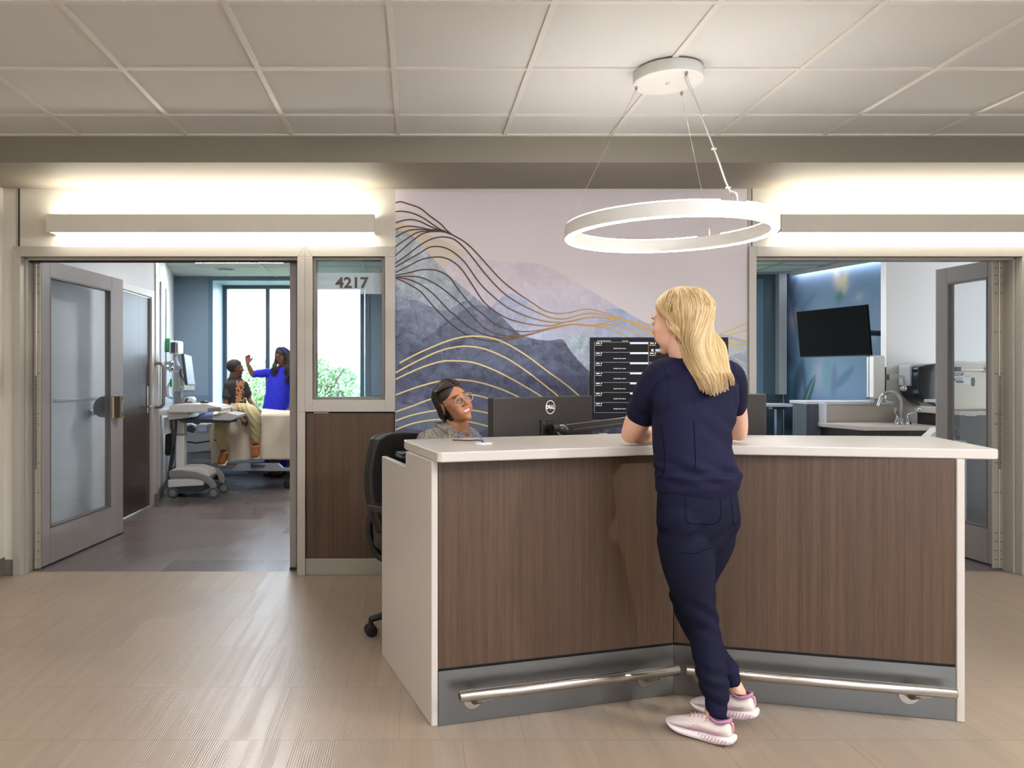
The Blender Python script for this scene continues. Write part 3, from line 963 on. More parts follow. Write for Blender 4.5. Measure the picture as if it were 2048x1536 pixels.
# ================================================================ mural on the wall behind the desk
MUR = thing('wall_mural', 'printed mural of layered blue mountains with flowing gold and brown lines', 'mural', (1.02, 4.919, 0))
def W(px, py, lay=0): 
    p = at(px, py, 4.916)
    return (p[0], 4.9186 - .00015 * lay, p[2])
def mural_mat(name, ct, cb, zt, zb, camo=.10, scale=6.0):
    m, n, l, b = newmat(name)
    g = n.new('ShaderNodeNewGeometry'); sp = n.new('ShaderNodeSeparateXYZ'); l.new(g.outputs['Position'], sp.inputs[0])
    mr = n.new('ShaderNodeMapRange'); mr.inputs['From Min'].default_value = zb; mr.inputs['From Max'].default_value = zt
    l.new(sp.outputs['Z'], mr.inputs['Value'])
    mx = n.new('ShaderNodeMix'); mx.data_type = 'RGBA'; mx.inputs[6].default_value = rgb(cb); mx.inputs[7].default_value = rgb(ct)
    l.new(mr.outputs[0], mx.inputs[0])
    fac = None
    for k, (sc, dt, th, am) in enumerate(((1.0, 3, .52, 1.0), (2.1, 3, .55, -.9), (3.7, 2, .56, .7), (5.5, 2, .44, -.7))):
        t = n.new('ShaderNodeTexNoise'); t.inputs['Scale'].default_value = scale * sc; t.inputs['Detail'].default_value = dt; t.inputs['Roughness'].default_value = .45
        t.inputs['Distortion'].default_value = .6
        mp = n.new('ShaderNodeMapping'); mp.inputs['Location'].default_value = (k * 3.1 + len(name), 0, k * 1.7); l.new(g.outputs['Position'], mp.inputs['Vector']); l.new(mp.outputs['Vector'], t.inputs['Vector'])
        gt = n.new('ShaderNodeMath'); gt.operation = 'GREATER_THAN'; gt.inputs[1].default_value = th; l.new(t.outputs['Fac'], gt.inputs[0])
        ml = n.new('ShaderNodeMath'); ml.operation = 'MULTIPLY_ADD'; ml.inputs[1].default_value = am * camo; ml.inputs[2].default_value = 1.0 if fac is None else 0
        l.new(gt.outputs[0], ml.inputs[0])
        if fac is not None: l.new(fac, ml.inputs[2])
        fac = ml.outputs[0]
    vm = n.new('ShaderNodeVectorMath'); vm.operation = 'SCALE'; l.new(mx.outputs[2], vm.inputs[0]); l.new(fac, vm.inputs['Scale'])
    l.new(vm.outputs[0], b.inputs['Base Color']); b.inputs['Roughness'].default_value = .6; b.inputs['Specular IOR Level'].default_value = .3
    MATS[name] = m
    return m
mm = MB()
mats_ = [mat('mural_pale', (232, 222, 226), .6, spec=.3)]
mm.box(XM0 + .002, XM1 - .002, 4.9187, 4.9199, .0, ZS - .004)
mm.mi = 0
def hill(pts, lay, ct, cb, zt, zb, camo, scale, smooth=True):
    k_ = lambda c: tuple(min(240, v * (1.17 if lay in (2, 3, 4, 5, 6, 12, 13) else 1.08)) for v in c)
    mats_.append(mural_mat('mural_print_%d' % len(mats_), k_(ct), k_(cb), zt, zb, camo * 1.8, scale * .8)); mm.mi = len(mats_) - 1
    top = crom(pts, 6) if smooth else pts
    P = [W(p[0], p[1], lay) for p in top]
    mm.add(P, [tuple(range(len(P)))])
def closed(top, bot):   # close down to a base line
    return top + [(top[-1][0], bot), (top[0][0], bot)]
def hillc(top, bot, *a):
    P = crom(top, 6); P = closed(P, bot)
    hill(P, *a, smooth=False)
Z = lambda py: EYE - (py - 750) * 4.916 / 1500
x0p, x1p = 791, 1494
hillc([(791, 440), (830, 458), (870, 474), (910, 492), (935, 512), (900, 528), (880, 545), (890, 560)], 600, 1, (205, 192, 172), (205, 196, 188), Z(460), Z(560), .0, 3)
hillc([(860, 560), (890, 530), (925, 514), (990, 521), (1050, 524), (1085, 530), (1112, 542), (1150, 562), (1200, 592), (1250, 622), (1300, 650), (1350, 680), (1400, 705), (1450, 735), (1494, 760)], 1010, 2,
      (192, 181, 190), (152, 160, 184), Z(560), Z(720), .03, 6)
hillc([(1180, 690), (1205, 625), (1240, 618), (1265, 632), (1300, 651), (1340, 675), (1400, 706), (1440, 730)], 1010, 3, (152, 160, 188), (160, 168, 192), Z(620), Z(720), .05, 9)
hillc([(930, 660), (985, 612), (1010, 590), (1030, 589), (1052, 601), (1075, 630), (1100, 668), (1125, 712), (1150, 755), (1180, 800)], 1010, 4, (156, 160, 184), (170, 176, 198), Z(595), Z(700), .06, 9)
hillc([(1080, 700), (1120, 676), (1150, 671), (1172, 674), (1190, 690), (1210, 720), (1240, 770)], 1010, 5, (160, 172, 184), (140, 154, 172), Z(670), Z(760), .10, 12)
hillc([(791, 458), (812, 464), (835, 481), (862, 512), (900, 552), (945, 590), (990, 628), (1030, 662), (1060, 690), (1100, 730)], 1010, 6, (160, 168, 172), (134, 142, 162), Z(470), Z(670), .10, 6)
hillc([(791, 588), (815, 598), (835, 601), (862, 613), (890, 622), (910, 612), (930, 602), (960, 606), (1000, 634), (1030, 662), (1060, 690)], 1010, 7, (132, 140, 160), (120, 128, 152), Z(595), Z(690), .12, 7)
hillc([(791, 714), (815, 700), (850, 676), (885, 650), (930, 618), (955, 610), (985, 618), (1010, 640), (1040, 668), (1070, 678), (1100, 681), (1125, 679), (1140, 700), (1165, 730), (1190, 752), (1240, 790), (1300, 830)], 1010, 8,
      (108, 114, 136), (90, 96, 122), Z(650), Z(740), .13, 7)
hillc([(791, 672), (805, 668), (822, 680), (850, 692), (880, 690), (905, 676), (925, 676), (950, 690), (1000, 690), (1060, 690)], 1010, 9, (92, 98, 118), (90, 96, 122), Z(680), Z(800), .12, 8)
hillc([(791, 806), (830, 812), (880, 822), (930, 818), (970, 812), (1010, 800), (1060, 806), (1200, 815)], 1010, 10, (104, 112, 134), (94, 106, 126), Z(806), Z(900), .04, 5)
hillc([(791, 852), (850, 862), (900, 872), (950, 866), (990, 858), (1100, 862)], 1010, 11, (78, 84, 104), (88, 96, 116), Z(850), Z(930), .04, 5)
hillc([(1420, 670), (1445, 668), (1470, 674), (1494, 682)], 1010, 12, (168, 170, 190), (176, 182, 198), Z(670), Z(760), .05, 8)
hillc([(1440, 745), (1450, 722), (1465, 710), (1494, 702)], 1010, 13, (150, 160, 184), (160, 172, 192), Z(700), Z(790), .05, 6)
mm.mi = 0
mm.build('printed_sheet', mats_, MUR, True)

def c1(p): return (780 + p[0] / 5.486, 370 + p[1] / 5.486)
def c2(p): return (780 + p[0] / 5.12, 600 + p[1] / 5.12)
def c3(p): return (1100 + p[0] / 4.8, 580 + p[1] / 4.8)
def c4(p): return (1400 + p[0] / 6.977, 660 + p[1] / 6.977)
LN = []
for pts in (
    [(60, 197), (115, 184), (200, 208), (330, 255), (440, 340), (560, 430), (620, 495), (680, 545)],
    [(60, 293), (130, 288), (250, 310), (370, 365), (480, 440), (560, 490), (680, 545)],
    [(60, 415), (150, 388), (240, 380), (330, 400), (430, 450), (520, 485), (680, 545)],
    [(60, 487), (150, 458), (230, 452), (340, 468), (450, 490), (560, 492), (680, 545)],
    [(60, 572), (160, 515), (260, 490), (380, 490), (500, 500), (600, 510), (680, 545)],
    [(60, 675), (170, 600), (290, 525), (400, 506), (520, 505), (620, 520), (680, 545)],
    [(60, 775), (200, 650), (330, 550), (430, 515), (540, 510), (640, 525), (680, 545)]):
    LN.append([c1(p) for p in pts])
LN += [
    [c1(p) for p in [(680, 545), (820, 625), (950, 745), (1080, 890), (1220, 1040), (1380, 1170), (1550, 1285), (1700, 1380), (1830, 1410), (1940, 1405)]] +
    [c3(p) for p in [(220, 210), (320, 187), (420, 190), (540, 225), (650, 262), (760, 298), (880, 320), (1000, 335), (1200, 370)]],
    [c1(p) for p in [(60, 860), (200, 760), (330, 660), (450, 595), (570, 570), (690, 590), (790, 665), (900, 790), (1050, 980), (1230, 1170), (1400, 1290), (1600, 1390), (1760, 1455), (1900, 1470)]] +
    [c3(p) for p in [(200, 265), (300, 235), (400, 225), (500, 240), (600, 262), (700, 280), (800, 315), (980, 375), (1200, 450)]],
    [c1(p) for p in [(60, 900), (200, 820), (330, 745), (430, 685), (520, 675), (620, 695), (720, 755), (830, 860), (980, 1070), (1130, 1220), (1300, 1350), (1500, 1440), (1700, 1495), (1880, 1508)]] +
    [c3(p) for p in [(200, 298), (300, 275), (420, 262), (530, 268), (620, 278), (700, 284), (800, 330), (900, 390), (1010, 440)]],
    [c1(p) for p in [(60, 960), (200, 890), (340, 820), (470, 793), (580, 795), (690, 840), (790, 930), (900, 1090), (1020, 1270), (1130, 1370), (1260, 1450), (1400, 1500)]] +
    [c2(p) for p in [(1500, 258), (1650, 262), (1780, 230), (1880, 215)]] + [c3(p) for p in [(220, 300), (320, 272)]],
    [c1(p) for p in [(60, 992), (200, 965), (320, 935), (430, 927), (550, 950), (660, 1020), (760, 1160), (880, 1300), (1020, 1420)]] +
    [c2(p) for p in [(900, 110), (1040, 220), (1170, 290), (1340, 322), (1500, 315), (1650, 285), (1790, 258), (1900, 250), (2048, 262)]] + [c3(p) for p in [(400, 325), (540, 310), (650, 285)]],
    [c1(p) for p in [(60, 1010), (200, 1002), (340, 1015), (480, 1075), (620, 1170), (780, 1310)]] + [c2(p) for p in [(685, 0), (820, 140), (960, 280), (1100, 350), (1250, 372), (1400, 355), (1600, 305), (1780, 260), (1900, 250)]] +
    [c3(p) for p in [(400, 338), (520, 335), (620, 340), (750, 378), (880, 450)]],
    [c1(p) for p in [(60, 1015), (200, 1035), (340, 1095), (480, 1200), (640, 1370)]] + [c2(p) for p in [(520, 0), (660, 150), (800, 270), (960, 350), (1120, 388), (1270, 385), (1420, 355), (1650, 295), (1850, 252), (1950, 252)]] +
    [c3(p) for p in [(400, 345), (520, 360), (640, 400), (750, 455)]],
    [c1(p) for p in [(60, 1020), (170, 1070), (330, 1165), (440, 1290), (560, 1420)]] + [c2(p) for p in [(390, 0), (520, 150), (680, 290), (840, 380), (1000, 418), (1150, 420), (1300, 390), (1450, 350), (1680, 285), (1850, 252)]],
    [c3(p) for p in [(600, 262), (680, 280), (760, 310), (860, 360), (980, 420), (1060, 480)]],
    [c3(p) for p in [(620, 268), (720, 292), (830, 325), (920, 355), (1000, 380)]],
]
RT = [[c4(p) for p in q] for q in ([(-60, 160), (200, 82), (330, 40), (430, 0), (655, -100)], [(0, 110), (200, 92), (400, 70), (655, 5)], [(300, 110), (400, 137), (520, 155), (655, 140)], [(330, 125), (400, 150), (530, 190), (655, 212)],
      [(330, 165), (400, 195), (655, 275)], [(330, 200), (400, 240), (530, 290), (655, 358)], [(330, 240), (400, 310), (500, 400), (655, 487)], [(330, 390), (400, 430), (655, 577)], [(430, 560), (500, 605), (655, 708)],
      [(430, 650), (530, 700), (655, 750)], [(430, 690), (545, 740), (655, 783)], [(500, 840), (590, 860), (655, 880)])]
GL = [[c2(p) for p in q] for q in (
    [(97, 645), (300, 540), (560, 430), (750, 378), (920, 372), (1060, 395), (1200, 450), (1400, 570), (1600, 720), (1780, 850), (1920, 965), (2040, 1070)],
    [(56, 745), (250, 640), (500, 525), (700, 478), (850, 478), (1000, 512), (1200, 600), (1400, 730), (1600, 885), (1710, 975), (1850, 1100)],
    [(56, 812), (300, 700), (500, 635), (640, 622), (850, 640), (1050, 710), (1250, 810), (1450, 925), (1545, 985), (1700, 1090)],
    [(56, 972), (300, 885), (520, 830), (720, 817), (920, 845), (1130, 910), (1320, 995), (1500, 1090)],
    [(56, 1145), (230, 1085), (420, 1015), (640, 972), (835, 970), (950, 992), (1035, 1017), (1250, 1090)],
    [(56, 1237), (220, 1180), (400, 1142), (620, 1115), (830, 1127), (1020, 1163), (1200, 1220)],
    [(56, 1328), (240, 1262), (440, 1228), (640, 1225), (820, 1248), (1020, 1298), (1200, 1350)])]
RIB = [0]
def ribbon(mb, pts, w, lay):
    mono = [pts[0]]
    for p_ in pts[1:]:
        if p_[0] > mono[-1][0] + 5: mono.append(p_)
    P = crom(mono, 8)
    RIB[0] += 1
    V = [Vector(W(p[0], p[1], lay + .12 * (RIB[0] % 12))) for p in P]
    out = []
    for k, v in enumerate(V):
        d = (V[min(k + 1, len(V) - 1)] - V[max(k - 1, 0)]); d.y = 0; d.normalize()
        nn = Vector((-d.z, 0, d.x)) * w / 2
        v.x = min(max(v.x, XM0 + .004), XM1 - .004)
        out += [tuple(v - nn), tuple(v + nn)]
    mb.add(out, [(2 * k, 2 * k + 1, 2 * k + 3, 2 * k + 2) for k in range(len(V) - 1)])
def line_mat(name, stops):
    m, n, l, b = newmat(name)
    g = n.new('ShaderNodeNewGeometry'); sp = n.new('ShaderNodeSeparateXYZ'); l.new(g.outputs['Position'], sp.inputs[0])
    mr = n.new('ShaderNodeMapRange'); mr.inputs['From Min'].default_value = XM0; mr.inputs['From Max'].default_value = XM1; l.new(sp.outputs['X'], mr.inputs['Value'])
    cr = n.new('ShaderNodeValToRGB'); l.new(mr.outputs[0], cr.inputs[0])
    cr.color_ramp.elements[0].color = rgb(stops[0][1]); cr.color_ramp.elements[0].position = stops[0][0]
    cr.color_ramp.elements[1].color = rgb(stops[-1][1]); cr.color_ramp.elements[1].position = stops[-1][0]
    for p, c in stops[1:-1]:
        e = cr.color_ramp.elements.new(p); e.color = rgb(c)
    l.new(cr.outputs[0], b.inputs['Base Color']); b.inputs['Roughness'].default_value = .5
    return m
mb = MB()
for q in LN: ribbon(mb, q, .0085, 16)
mb.build('brown_gold_line', line_mat('mural_line_brown', [(0, (92, 58, 40)), (.18, (66, 42, 30)), (.33, (100, 72, 52)), (.45, (172, 130, 84)), (.6, (206, 164, 96)), (.8, (222, 190, 110))]), MUR, True)
mb = MB()
for q in RT: ribbon(mb, q, .0075, 16)
for q in GL: ribbon(mb, q, .0095, 17)
mb.build('gold_line', line_mat('mural_line_gold', [(0, (240, 220, 150)), (.3, (236, 210, 150)), (.55, (244, 226, 168)), (1, (222, 208, 124))]), MUR, True)
# ================================================================ reception desk
DK = thing('reception_desk', 'angled reception desk with walnut fronts, white quartz top and steel kick plates', 'reception desk', (1.06, 3.2, 0))
A0 = Vector((.0613, 2.790, 0)); dA = Vector((-.2876, .9577, 0)).normalized(); nA = Vector((.9577, .2876, 0))
F0 = Vector((.086, 2.797, 0)); FC = Vector((1.060, 3.075, 0)); F1 = Vector((2.047, 2.838, 0))
FA = frame(A0, dA, -nA)      # x along the panel, y up?, z outwards
def panel(mb, o, d, prof, th, n):
    """prof: list of (s, z) in the vertical plane through o along d; thickness th along n"""
    a = [tuple(o + d * s + Vector((0, 0, z))) for s, z in prof]; b = [tuple(Vector(p) + n * th) for p in a]; k = len(a)
    mb.add(a + b, [tuple(range(k)), tuple(range(2 * k - 1, k - 1, -1))] + [(i, k + i, k + (i + 1) % k, (i + 1) % k) for i in range(k)])
def fix_normals(o):
    bm = bmesh.new(); bm.from_mesh(o.data); bmesh.ops.recalc_face_normals(bm, faces=bm.faces); bm.to_mesh(o.data); bm.free(); return o
m = MB(); panel(m, A0, dA, [(0, 0), (.754, 0), (.754, .930), (.362, .930), (.352, .936), (.350, .992), (0, .992)], .026, nA)
fix_normals(m.build('end_panel', quartz, DK, True, bevel=.004))
d2 = (F1 - FC).normalized(); nB = Vector((-d2.y, d2.x, 0)); 
if nB.y < 0: nB = -nB
m = MB(); panel(m, F1 - nB * .006, nB, [(0, 0), (.72, 0), (.72, .93), (.35, .93), (.35, .992), (0, .992)], .028, d2)
fix_normals(m.build('end_panel', quartz, DK, True, bevel=.004))
d1 = (FC - F0).normalized(); nF = Vector((-d1.y, d1.x, 0))
for (a, d, n, L) in ((F0, d1, nF, (FC - F0).length), (FC, d2, nB, (F1 - FC).length)):
    m = MB(); panel(m, a, d, [(0.002, .214), (L - .002, .214), (L - .002, .991), (0.002, .991)], .02, n)
    fix_normals(m.build('wood_front', laminate, DK, True))
    m = MB(); panel(m, a + n * .012, d, [(0, .0), (L, .0), (L, .99), (0, .99)], .02, n)
    fix_normals(m.build('backing', alu_dark, DK, True))
    m = MB(); panel(m, a - n * .001, d, [(0.001, .002), (L - .001, .002), (L - .001, .204), (0.001, .204)], .014, n)
    fix_normals(m.build('kick_plate', mat('kick_steel', (132, 132, 132), .34, metal=1.0), DK, True))
# top slab
TOPZ = 1.03
tp = [(.096, 2.715), (1.10, 3.018), (2.185, 2.815), (2.207, 2.838), (2.365, 3.43), (1.50, 3.50), (1.02, 3.60), (-.048, 3.258), (-.040, 3.18), (.080, 2.722)]
m = MB(); m.prism(tp, .992, TOPZ)
m.build('counter_top', quartz, DK, True, bevel=.005, seg=3)
# staff side worksurface and its legs
m = MB(); m.prism([(.02, 3.05), (1.05, 3.40), (2.05, 3.12), (2.25, 3.85), (1.95, 4.45), (.95, 4.45), (.55, 3.95), (-.12, 3.50)], .72, .75)
m.build('work_surface', mat('worksurface_grey', (176, 172, 166), .4), DK, True, bevel=.003)
m = MB(); panel(m, Vector((.06, 3.10, 0)), d1, [(0, .76), (1.0, .76), (1.0, .985), (0, .985)], .02, nF); panel(m, Vector((1.04, 3.385, 0)), d2, [(0, .76), (.98, .76), (.98, .985), (0, .985)], .02, nB)
fix_normals(m.build('screen_panel', dark_lam, DK, True))
# bumper rails
def rail(label, a, d, n, s0, s1, br):
    off = n * -.068
    p0, p1 = a + d * s0 + off + Vector((0, 0, .130)), a + d * s1 + off + Vector((0, 0, .130))
    t = thing('bumper_rail', label, 'rail', tuple((p0 + p1) / 2), group=None)
    m = MB(); m.tube([p0 - d * .004, p0, p1, p1 + d * .004], lambda u: .0165 if u in (0, 1) else .0195, 20); m.build('rail_tube', nickel, t, True)
    for s in br:
        b = a + d * s
        c = b + Vector((0, 0, .088)); 
        m = MB()
        m.cyl(c - n * .0015, c - n * .008, .036, 28)
        m.tube([c - n * .006, c - n * .020], .0135, 14)
        q = b + off + Vector((0, 0, .112)) + d * .020
        m.tube([c - n * .018, c - n * .030 + Vector((0, 0, .002)), q], .0125, 12)
        m.box(-.028, .028, -.009, .009, -.001, .0015, M=Matrix.Translation(b + off + Vector((0, 0, .1105)) + d * .026) @ Matrix.Rotation(math.atan2(d.y, d.x), 4, 'Z'))
        m.build('bracket', nickel, t, True)
rail('round steel bumper rail on the left kick plate of the desk', F0, d1, nF, .065, .985, (.135, .875))
rail('round steel bumper rail on the right kick plate of the desk', FC, d2, nB, .045, .985, (.11, .855))

# grommet and cables on the counter
g = MB().lathe([(.036, 0), (.036, .004), (.030, .006), (.001, .006)], 28, Matrix.Translation(at(967, 885, 3.05)[:2] + (TOPZ,))).build('cable_grommet', white_pl)
tag(g, 'round white cable grommet set into the desk top', 'grommet')
gx, gy_, _ = at(968, 885, 3.05)
def cable(name, label, pts, r, mt):
    o = MB().tube(crom(pts, 6), r, 8).build(name, mt); tag(o, label, 'cable'); return o
cable('cable', 'blue cable arching out of the white grommet', [(gx, gy_, TOPZ + .007), (gx - .012, gy_ + .02, TOPZ + .022), (gx - .045, gy_ + .06, TOPZ + .045), (gx - .085, gy_ + .10, TOPZ + .038), (gx - .10, gy_ + .13, TOPZ + .010)], .0026, mat('blue_cable', (86, 122, 190), .4))
cable('cable', 'thin black cable lying on the desk top beside the blue one', [(gx - .004, gy_, TOPZ + .007), (gx - .018, gy_ + .03, TOPZ + .012), (gx - .06, gy_ + .09, TOPZ + .006), (gx - .12, gy_ + .14, TOPZ + .004)], .0024, black_pl)
# ================================================================ things on and behind the desk
mon_back = mat('monitor_back', (44, 40, 38), .42)
mon_black = mat('monitor_bezel', (14, 14, 15), .45, spec=.2)
arm_m = mat('arm_black', (30, 29, 29), .38)
white_line = mat('print_white', (226, 226, 226), .5)
WS = .75            # worksurface height
def monitor_back_view(label, pa, pb, ztop, h, logo, armlabel, bend=0.0, arm_to=None):
    """flat monitor seen from behind: pa left top, pb right top (plan points), back face towards the camera"""
    a, b = Vector((pa[0], pa[1], 0)), Vector((pb[0], pb[1], 0)); L = (b - a).length; d = (b - a).normalized(); n = Vector((d.y, -d.x, 0))   # n towards the camera
    if n.y > 0: n = -n
    t = thing('computer_monitor', label, 'monitor', tuple((a + b) / 2 + Vector((0, 0, ztop - h))))
    F = frame(tuple(a + Vector((0, 0, ztop - h))), d, n)   # x right, y up, z out
    m = MB(); m.M = F
    m.box(0, L, 0, h, -.018, .022)
    m.build('housing', mon_back, t, True, bevel=.004)
    m = MB(); m.M = F; m.box(.006, L - .006, .008, h - .006, -.0195, -.0182); m.build('screen', mon_black, t, True)
    if logo:
        lx, ly = L * .545, h - .052
        m = MB(); m.M = F
        seg = 40
        m.rings([[(lx + r * math.cos(2 * PI * i / seg), ly + r * math.sin(2 * PI * i / seg), z) for i in range(seg)] for r, z in ((.034, .0225), (.034, .0235), (.0305, .0235), (.0305, .0225))], True, False, False, False)
        m.M = Matrix.Identity(4)
        text(m, 'D', .025, F @ Matrix.Translation((lx - .020, ly, .0232)), bold=.0012); text(m, 'LL', .025, F @ Matrix.Translation((lx + .016, ly, .0232)), bold=.0012, squash=.9)
        text(m, 'E', .025, F @ Matrix.Translation((lx - .004, ly, .0232)) @ Matrix.Rotation(math.radians(38), 4, 'Z'), bold=.0012, squash=.9)
        m.build('logo', white_line, t, True)
    # mounting plate and desk arm
    cx, cy = L * .52, h - .165
    m = MB(); m.M = F; m.box(cx - .055, cx + .055, cy - .06, cy + .055, .022, .030)
    m.build('mounting_plate', mat('plate_black', (18, 18, 19), .5), t, True, bevel=.003)
    for u in (-.04, .04):
        for v in (-.045, .04): m = MB(); m.M = F; m.cyl((cx + u, cy + v, .03), (cx + u, cy + v, .033), .005, 10); m.build('screw', nickel, t, True)
    if arm_to is not None:
        p0 = F @ Vector((cx, cy + .012, .045)); p0b = F @ Vector((cx, cy + .012, .03))
        at_ = thing('monitor_arm', armlabel, 'monitor arm', (arm_to[0], arm_to[1], WS))
        p1 = Vector((arm_to[0], arm_to[1], p0.z + .06))
        m = MB(); m.cyl(p0b, p0 + n * .02, .022, 16); m.cyl(p0 + n * .02 - d * .02, p0 + n * .02 + d * .05, .02, 16)
        m.build('swivel_head', arm_m, at_, True)
        s0 = p0 + n * .02 + d * .04
        u = (p1 - s0); Lx = u.length
        G = frame(tuple(s0), u, Vector((0, -1, 0)))
        m = MB(); m.M = G
        m.prism([(0, -.026), (.03, -.034), (Lx * .5, -.030), (Lx, -.022), (Lx + .01, .0), (Lx, .020), (Lx * .5, .012), (.03, .018), (0, .014)], -.016, .016)
        bm_ = m.build('arm_beam', arm_m, at_, True, bevel=.003)
        m = MB(); m.M = G; m.box(.06, Lx * .62, -.0135, -.0125, .016, .0172); m.box(.03, Lx - .02, .012, .0145, .008, .0168)
        m.build('edge_line', nickel, bm_, True)
        m = MB(); m.M = G; m.lathe([(.022, 0), (.024, .004), (.024, .012), (.016, .016), (.001, .016)], 8, Matrix.Translation((.012, -.012, .016)))
        m.build('tension_knob', arm_m, at_, True)
        m = MB(); m.M = G; m.lathe([(.0255, 0), (.0255, .004), (.021, .004), (.021, .0)], 20, Matrix.Translation((.004, -.008, .017)), False, False); m.build('knob_ring', white_line, at_, True)
        m = MB(); m.cyl((p1.x, p1.y, WS), (p1.x, p1.y, p1.z + .02), .017, 16); m.lathe([(.05, 0), (.05, .012), (.02, .02)], 20, Matrix.Translation((p1.x, p1.y, WS)))
        m.build('pole', arm_m, at_, True)
        m = MB(); m.cyl((p1.x - .02, p1.y - .02, p1.z - .01), (p1.x + .06, p1.y - .05, p1.z - .07), .008, 10); m.sphere((p1.x - .02, p1.y - .02, p1.z - .01), .012)
        m.build('clamp_handle', arm_m, at_, True)
    return t
monitor_back_view('black widescreen monitor seen from behind, white round logo, left of the desk', (.348, 3.47), (.905, 3.90), 1.204, .36, True,
                  'black desk monitor arm with round tension knob, holding the left monitor', arm_to=(1.19, 3.72))
monitor_back_view('black monitor seen from behind at the right of the desk, beside the elbow', (1.30, 3.98), (1.776, 3.795), 1.214, .36, False,
                  'black desk monitor arm holding the right monitor', arm_to=(1.35, 3.78))
# dark back of a third display between the left monitor and the big one
m = MB(); F = frame((.915, 3.95, .85), Vector((.12, .07, 0)), Vector((0, -1, 0)))
# big patient display facing the room
BX0, BX1, BY = (1181 - 830) * 4.28 / 1500, (1457 - 830) * 4.28 / 1500, 4.28
BZ1 = EYE + 75.5 * BY / 1500; BZ0 = EYE - 88.5 * BY / 1500
t = thing('patient_display', 'large black display with a grid of patient cells, facing the desk', 'display', ((BX0 + BX1) / 2, BY + .02, BZ0))
m = MB(); m.box(BX0, BX1, BY, BY + .022, BZ0, BZ1); m.box(BX0 + .12, BX1 - .12, BY + .022, BY + .05, BZ0 + .05, BZ1 - .1)
m.build('housing', mon_black, t, True, bevel=.003)
m = MB(); m.box(BX0 + .012, BX1 - .012, BY - .0006, BY, BZ0 + .028, BZ1 - .010)
m.build('screen', mat('screen_dark', (20, 17, 18), .35, spec=.06, emit=(30, 24, 25), estr=.5), t, True)
grid_e = emat('screen_lines', (150, 165, 175), .25); tag_e = emat('screen_tag', (176, 188, 204), .35); txt_e = emat('screen_text', (232, 232, 235), .6); org_e = emat('screen_orange', (190, 130, 50), .6)
sx0, sx1 = BX0 + .022, BX1 - .02; nz = 7; zt = BZ1 - .028; zb = BZ0 + .038; ch = (zt - zb) / nz; cw = (sx1 - sx0) / 2.42
g_ = MB(); tg = MB(); tx = MB(); org = MB()
def line(mb, x0, x1, z0, z1): mb.box(x0, x1, BY - .0011, BY - .0007, z0, z1)
for i in range(nz + 1): line(g_, sx0, sx1, zt - i * ch - .0007, zt - i * ch + .0007)
for x in (sx0, sx0 + cw, sx0 + 2 * cw, sx1): line(g_, x - .0008, x + .0008, zb, zt)
T0 = lambda x, z: frame((x, BY - .0012, z), (1, 0, 0), (0, -1, 0))
for c_ in range(3):
    for i in range(nz):
        x0 = sx0 + c_ * cw; x1 = min(x0 + cw, sx1); z1 = zt - i * ch
        if c_ < 2:
            line(tg, x1 - cw * .34, x1 - .002, z1 - .011, z1 - .001)
            text(tx, 'Standby. Click to resume', .0085, T0((x0 + x1) / 2 - .01, z1 - ch * .62), .0001, squash=.8)
        elif i == 0:
            line(tg, x0 + cw * .05, x1 - .004, z1 - .011, z1 - .001)
        line(tx, x0 + .010, x0 + .030, z1 - .0085, z1 - .0045); tx.cyl((x0 + .040, BY - .0012, z1 - .0065), (x0 + .040, BY - .0008, z1 - .0065), .003, 10)
        text(tx, 'No monitor', .0072, T0(x0 + .024, z1 - .017), .0001)
text(tx, 'Patient Information Center iX', .0075, T0(sx0 + .055, zt + .007), .0001, squash=.85); text(tx, 'Connected', .0075, T0(sx0 + .175, zt + .007), .0001)
line(org, sx0 + cw, sx0 + 2 * cw, zt - .0012, zt + .0008); line(org, sx0 + cw, sx0 + 2 * cw, zt - ch - .001, zt - ch + .001); line(org, sx0 + cw - .001, sx0 + cw + .001, zt - ch, zt)
for k in range(3): line(tg if k else g_, sx0 + cw + .04 + k * .047, sx0 + cw + .082 + k * .047, zt - ch + .004, zt - ch + .018)
line(g_, sx0 + cw + .016, sx0 + cw + .03, zt - ch + .004, zt - ch + .018)
for mb, n_, mm_ in ((g_, 'grid_lines', grid_e), (tg, 'cell_tags', tag_e), (tx, 'screen_text', txt_e), (org, 'orange_outline', org_e)): mb.build(n_, mm_, t, True)
m = MB(); m.cyl(((BX0 + BX1) / 2, BY + .07, WS), ((BX0 + BX1) / 2, BY + .07, 1.1), .02, 14); m.box((BX0 + BX1) / 2 - .05, (BX0 + BX1) / 2 + .05, BY + .02, BY + .07, 1.05, 1.15); m.box((BX0 + BX1) / 2 - .16, (BX0 + BX1) / 2 + .16, BY - .05, BY + .16, WS - .0, WS + .012)
m.build('stand', arm_m, t, True)
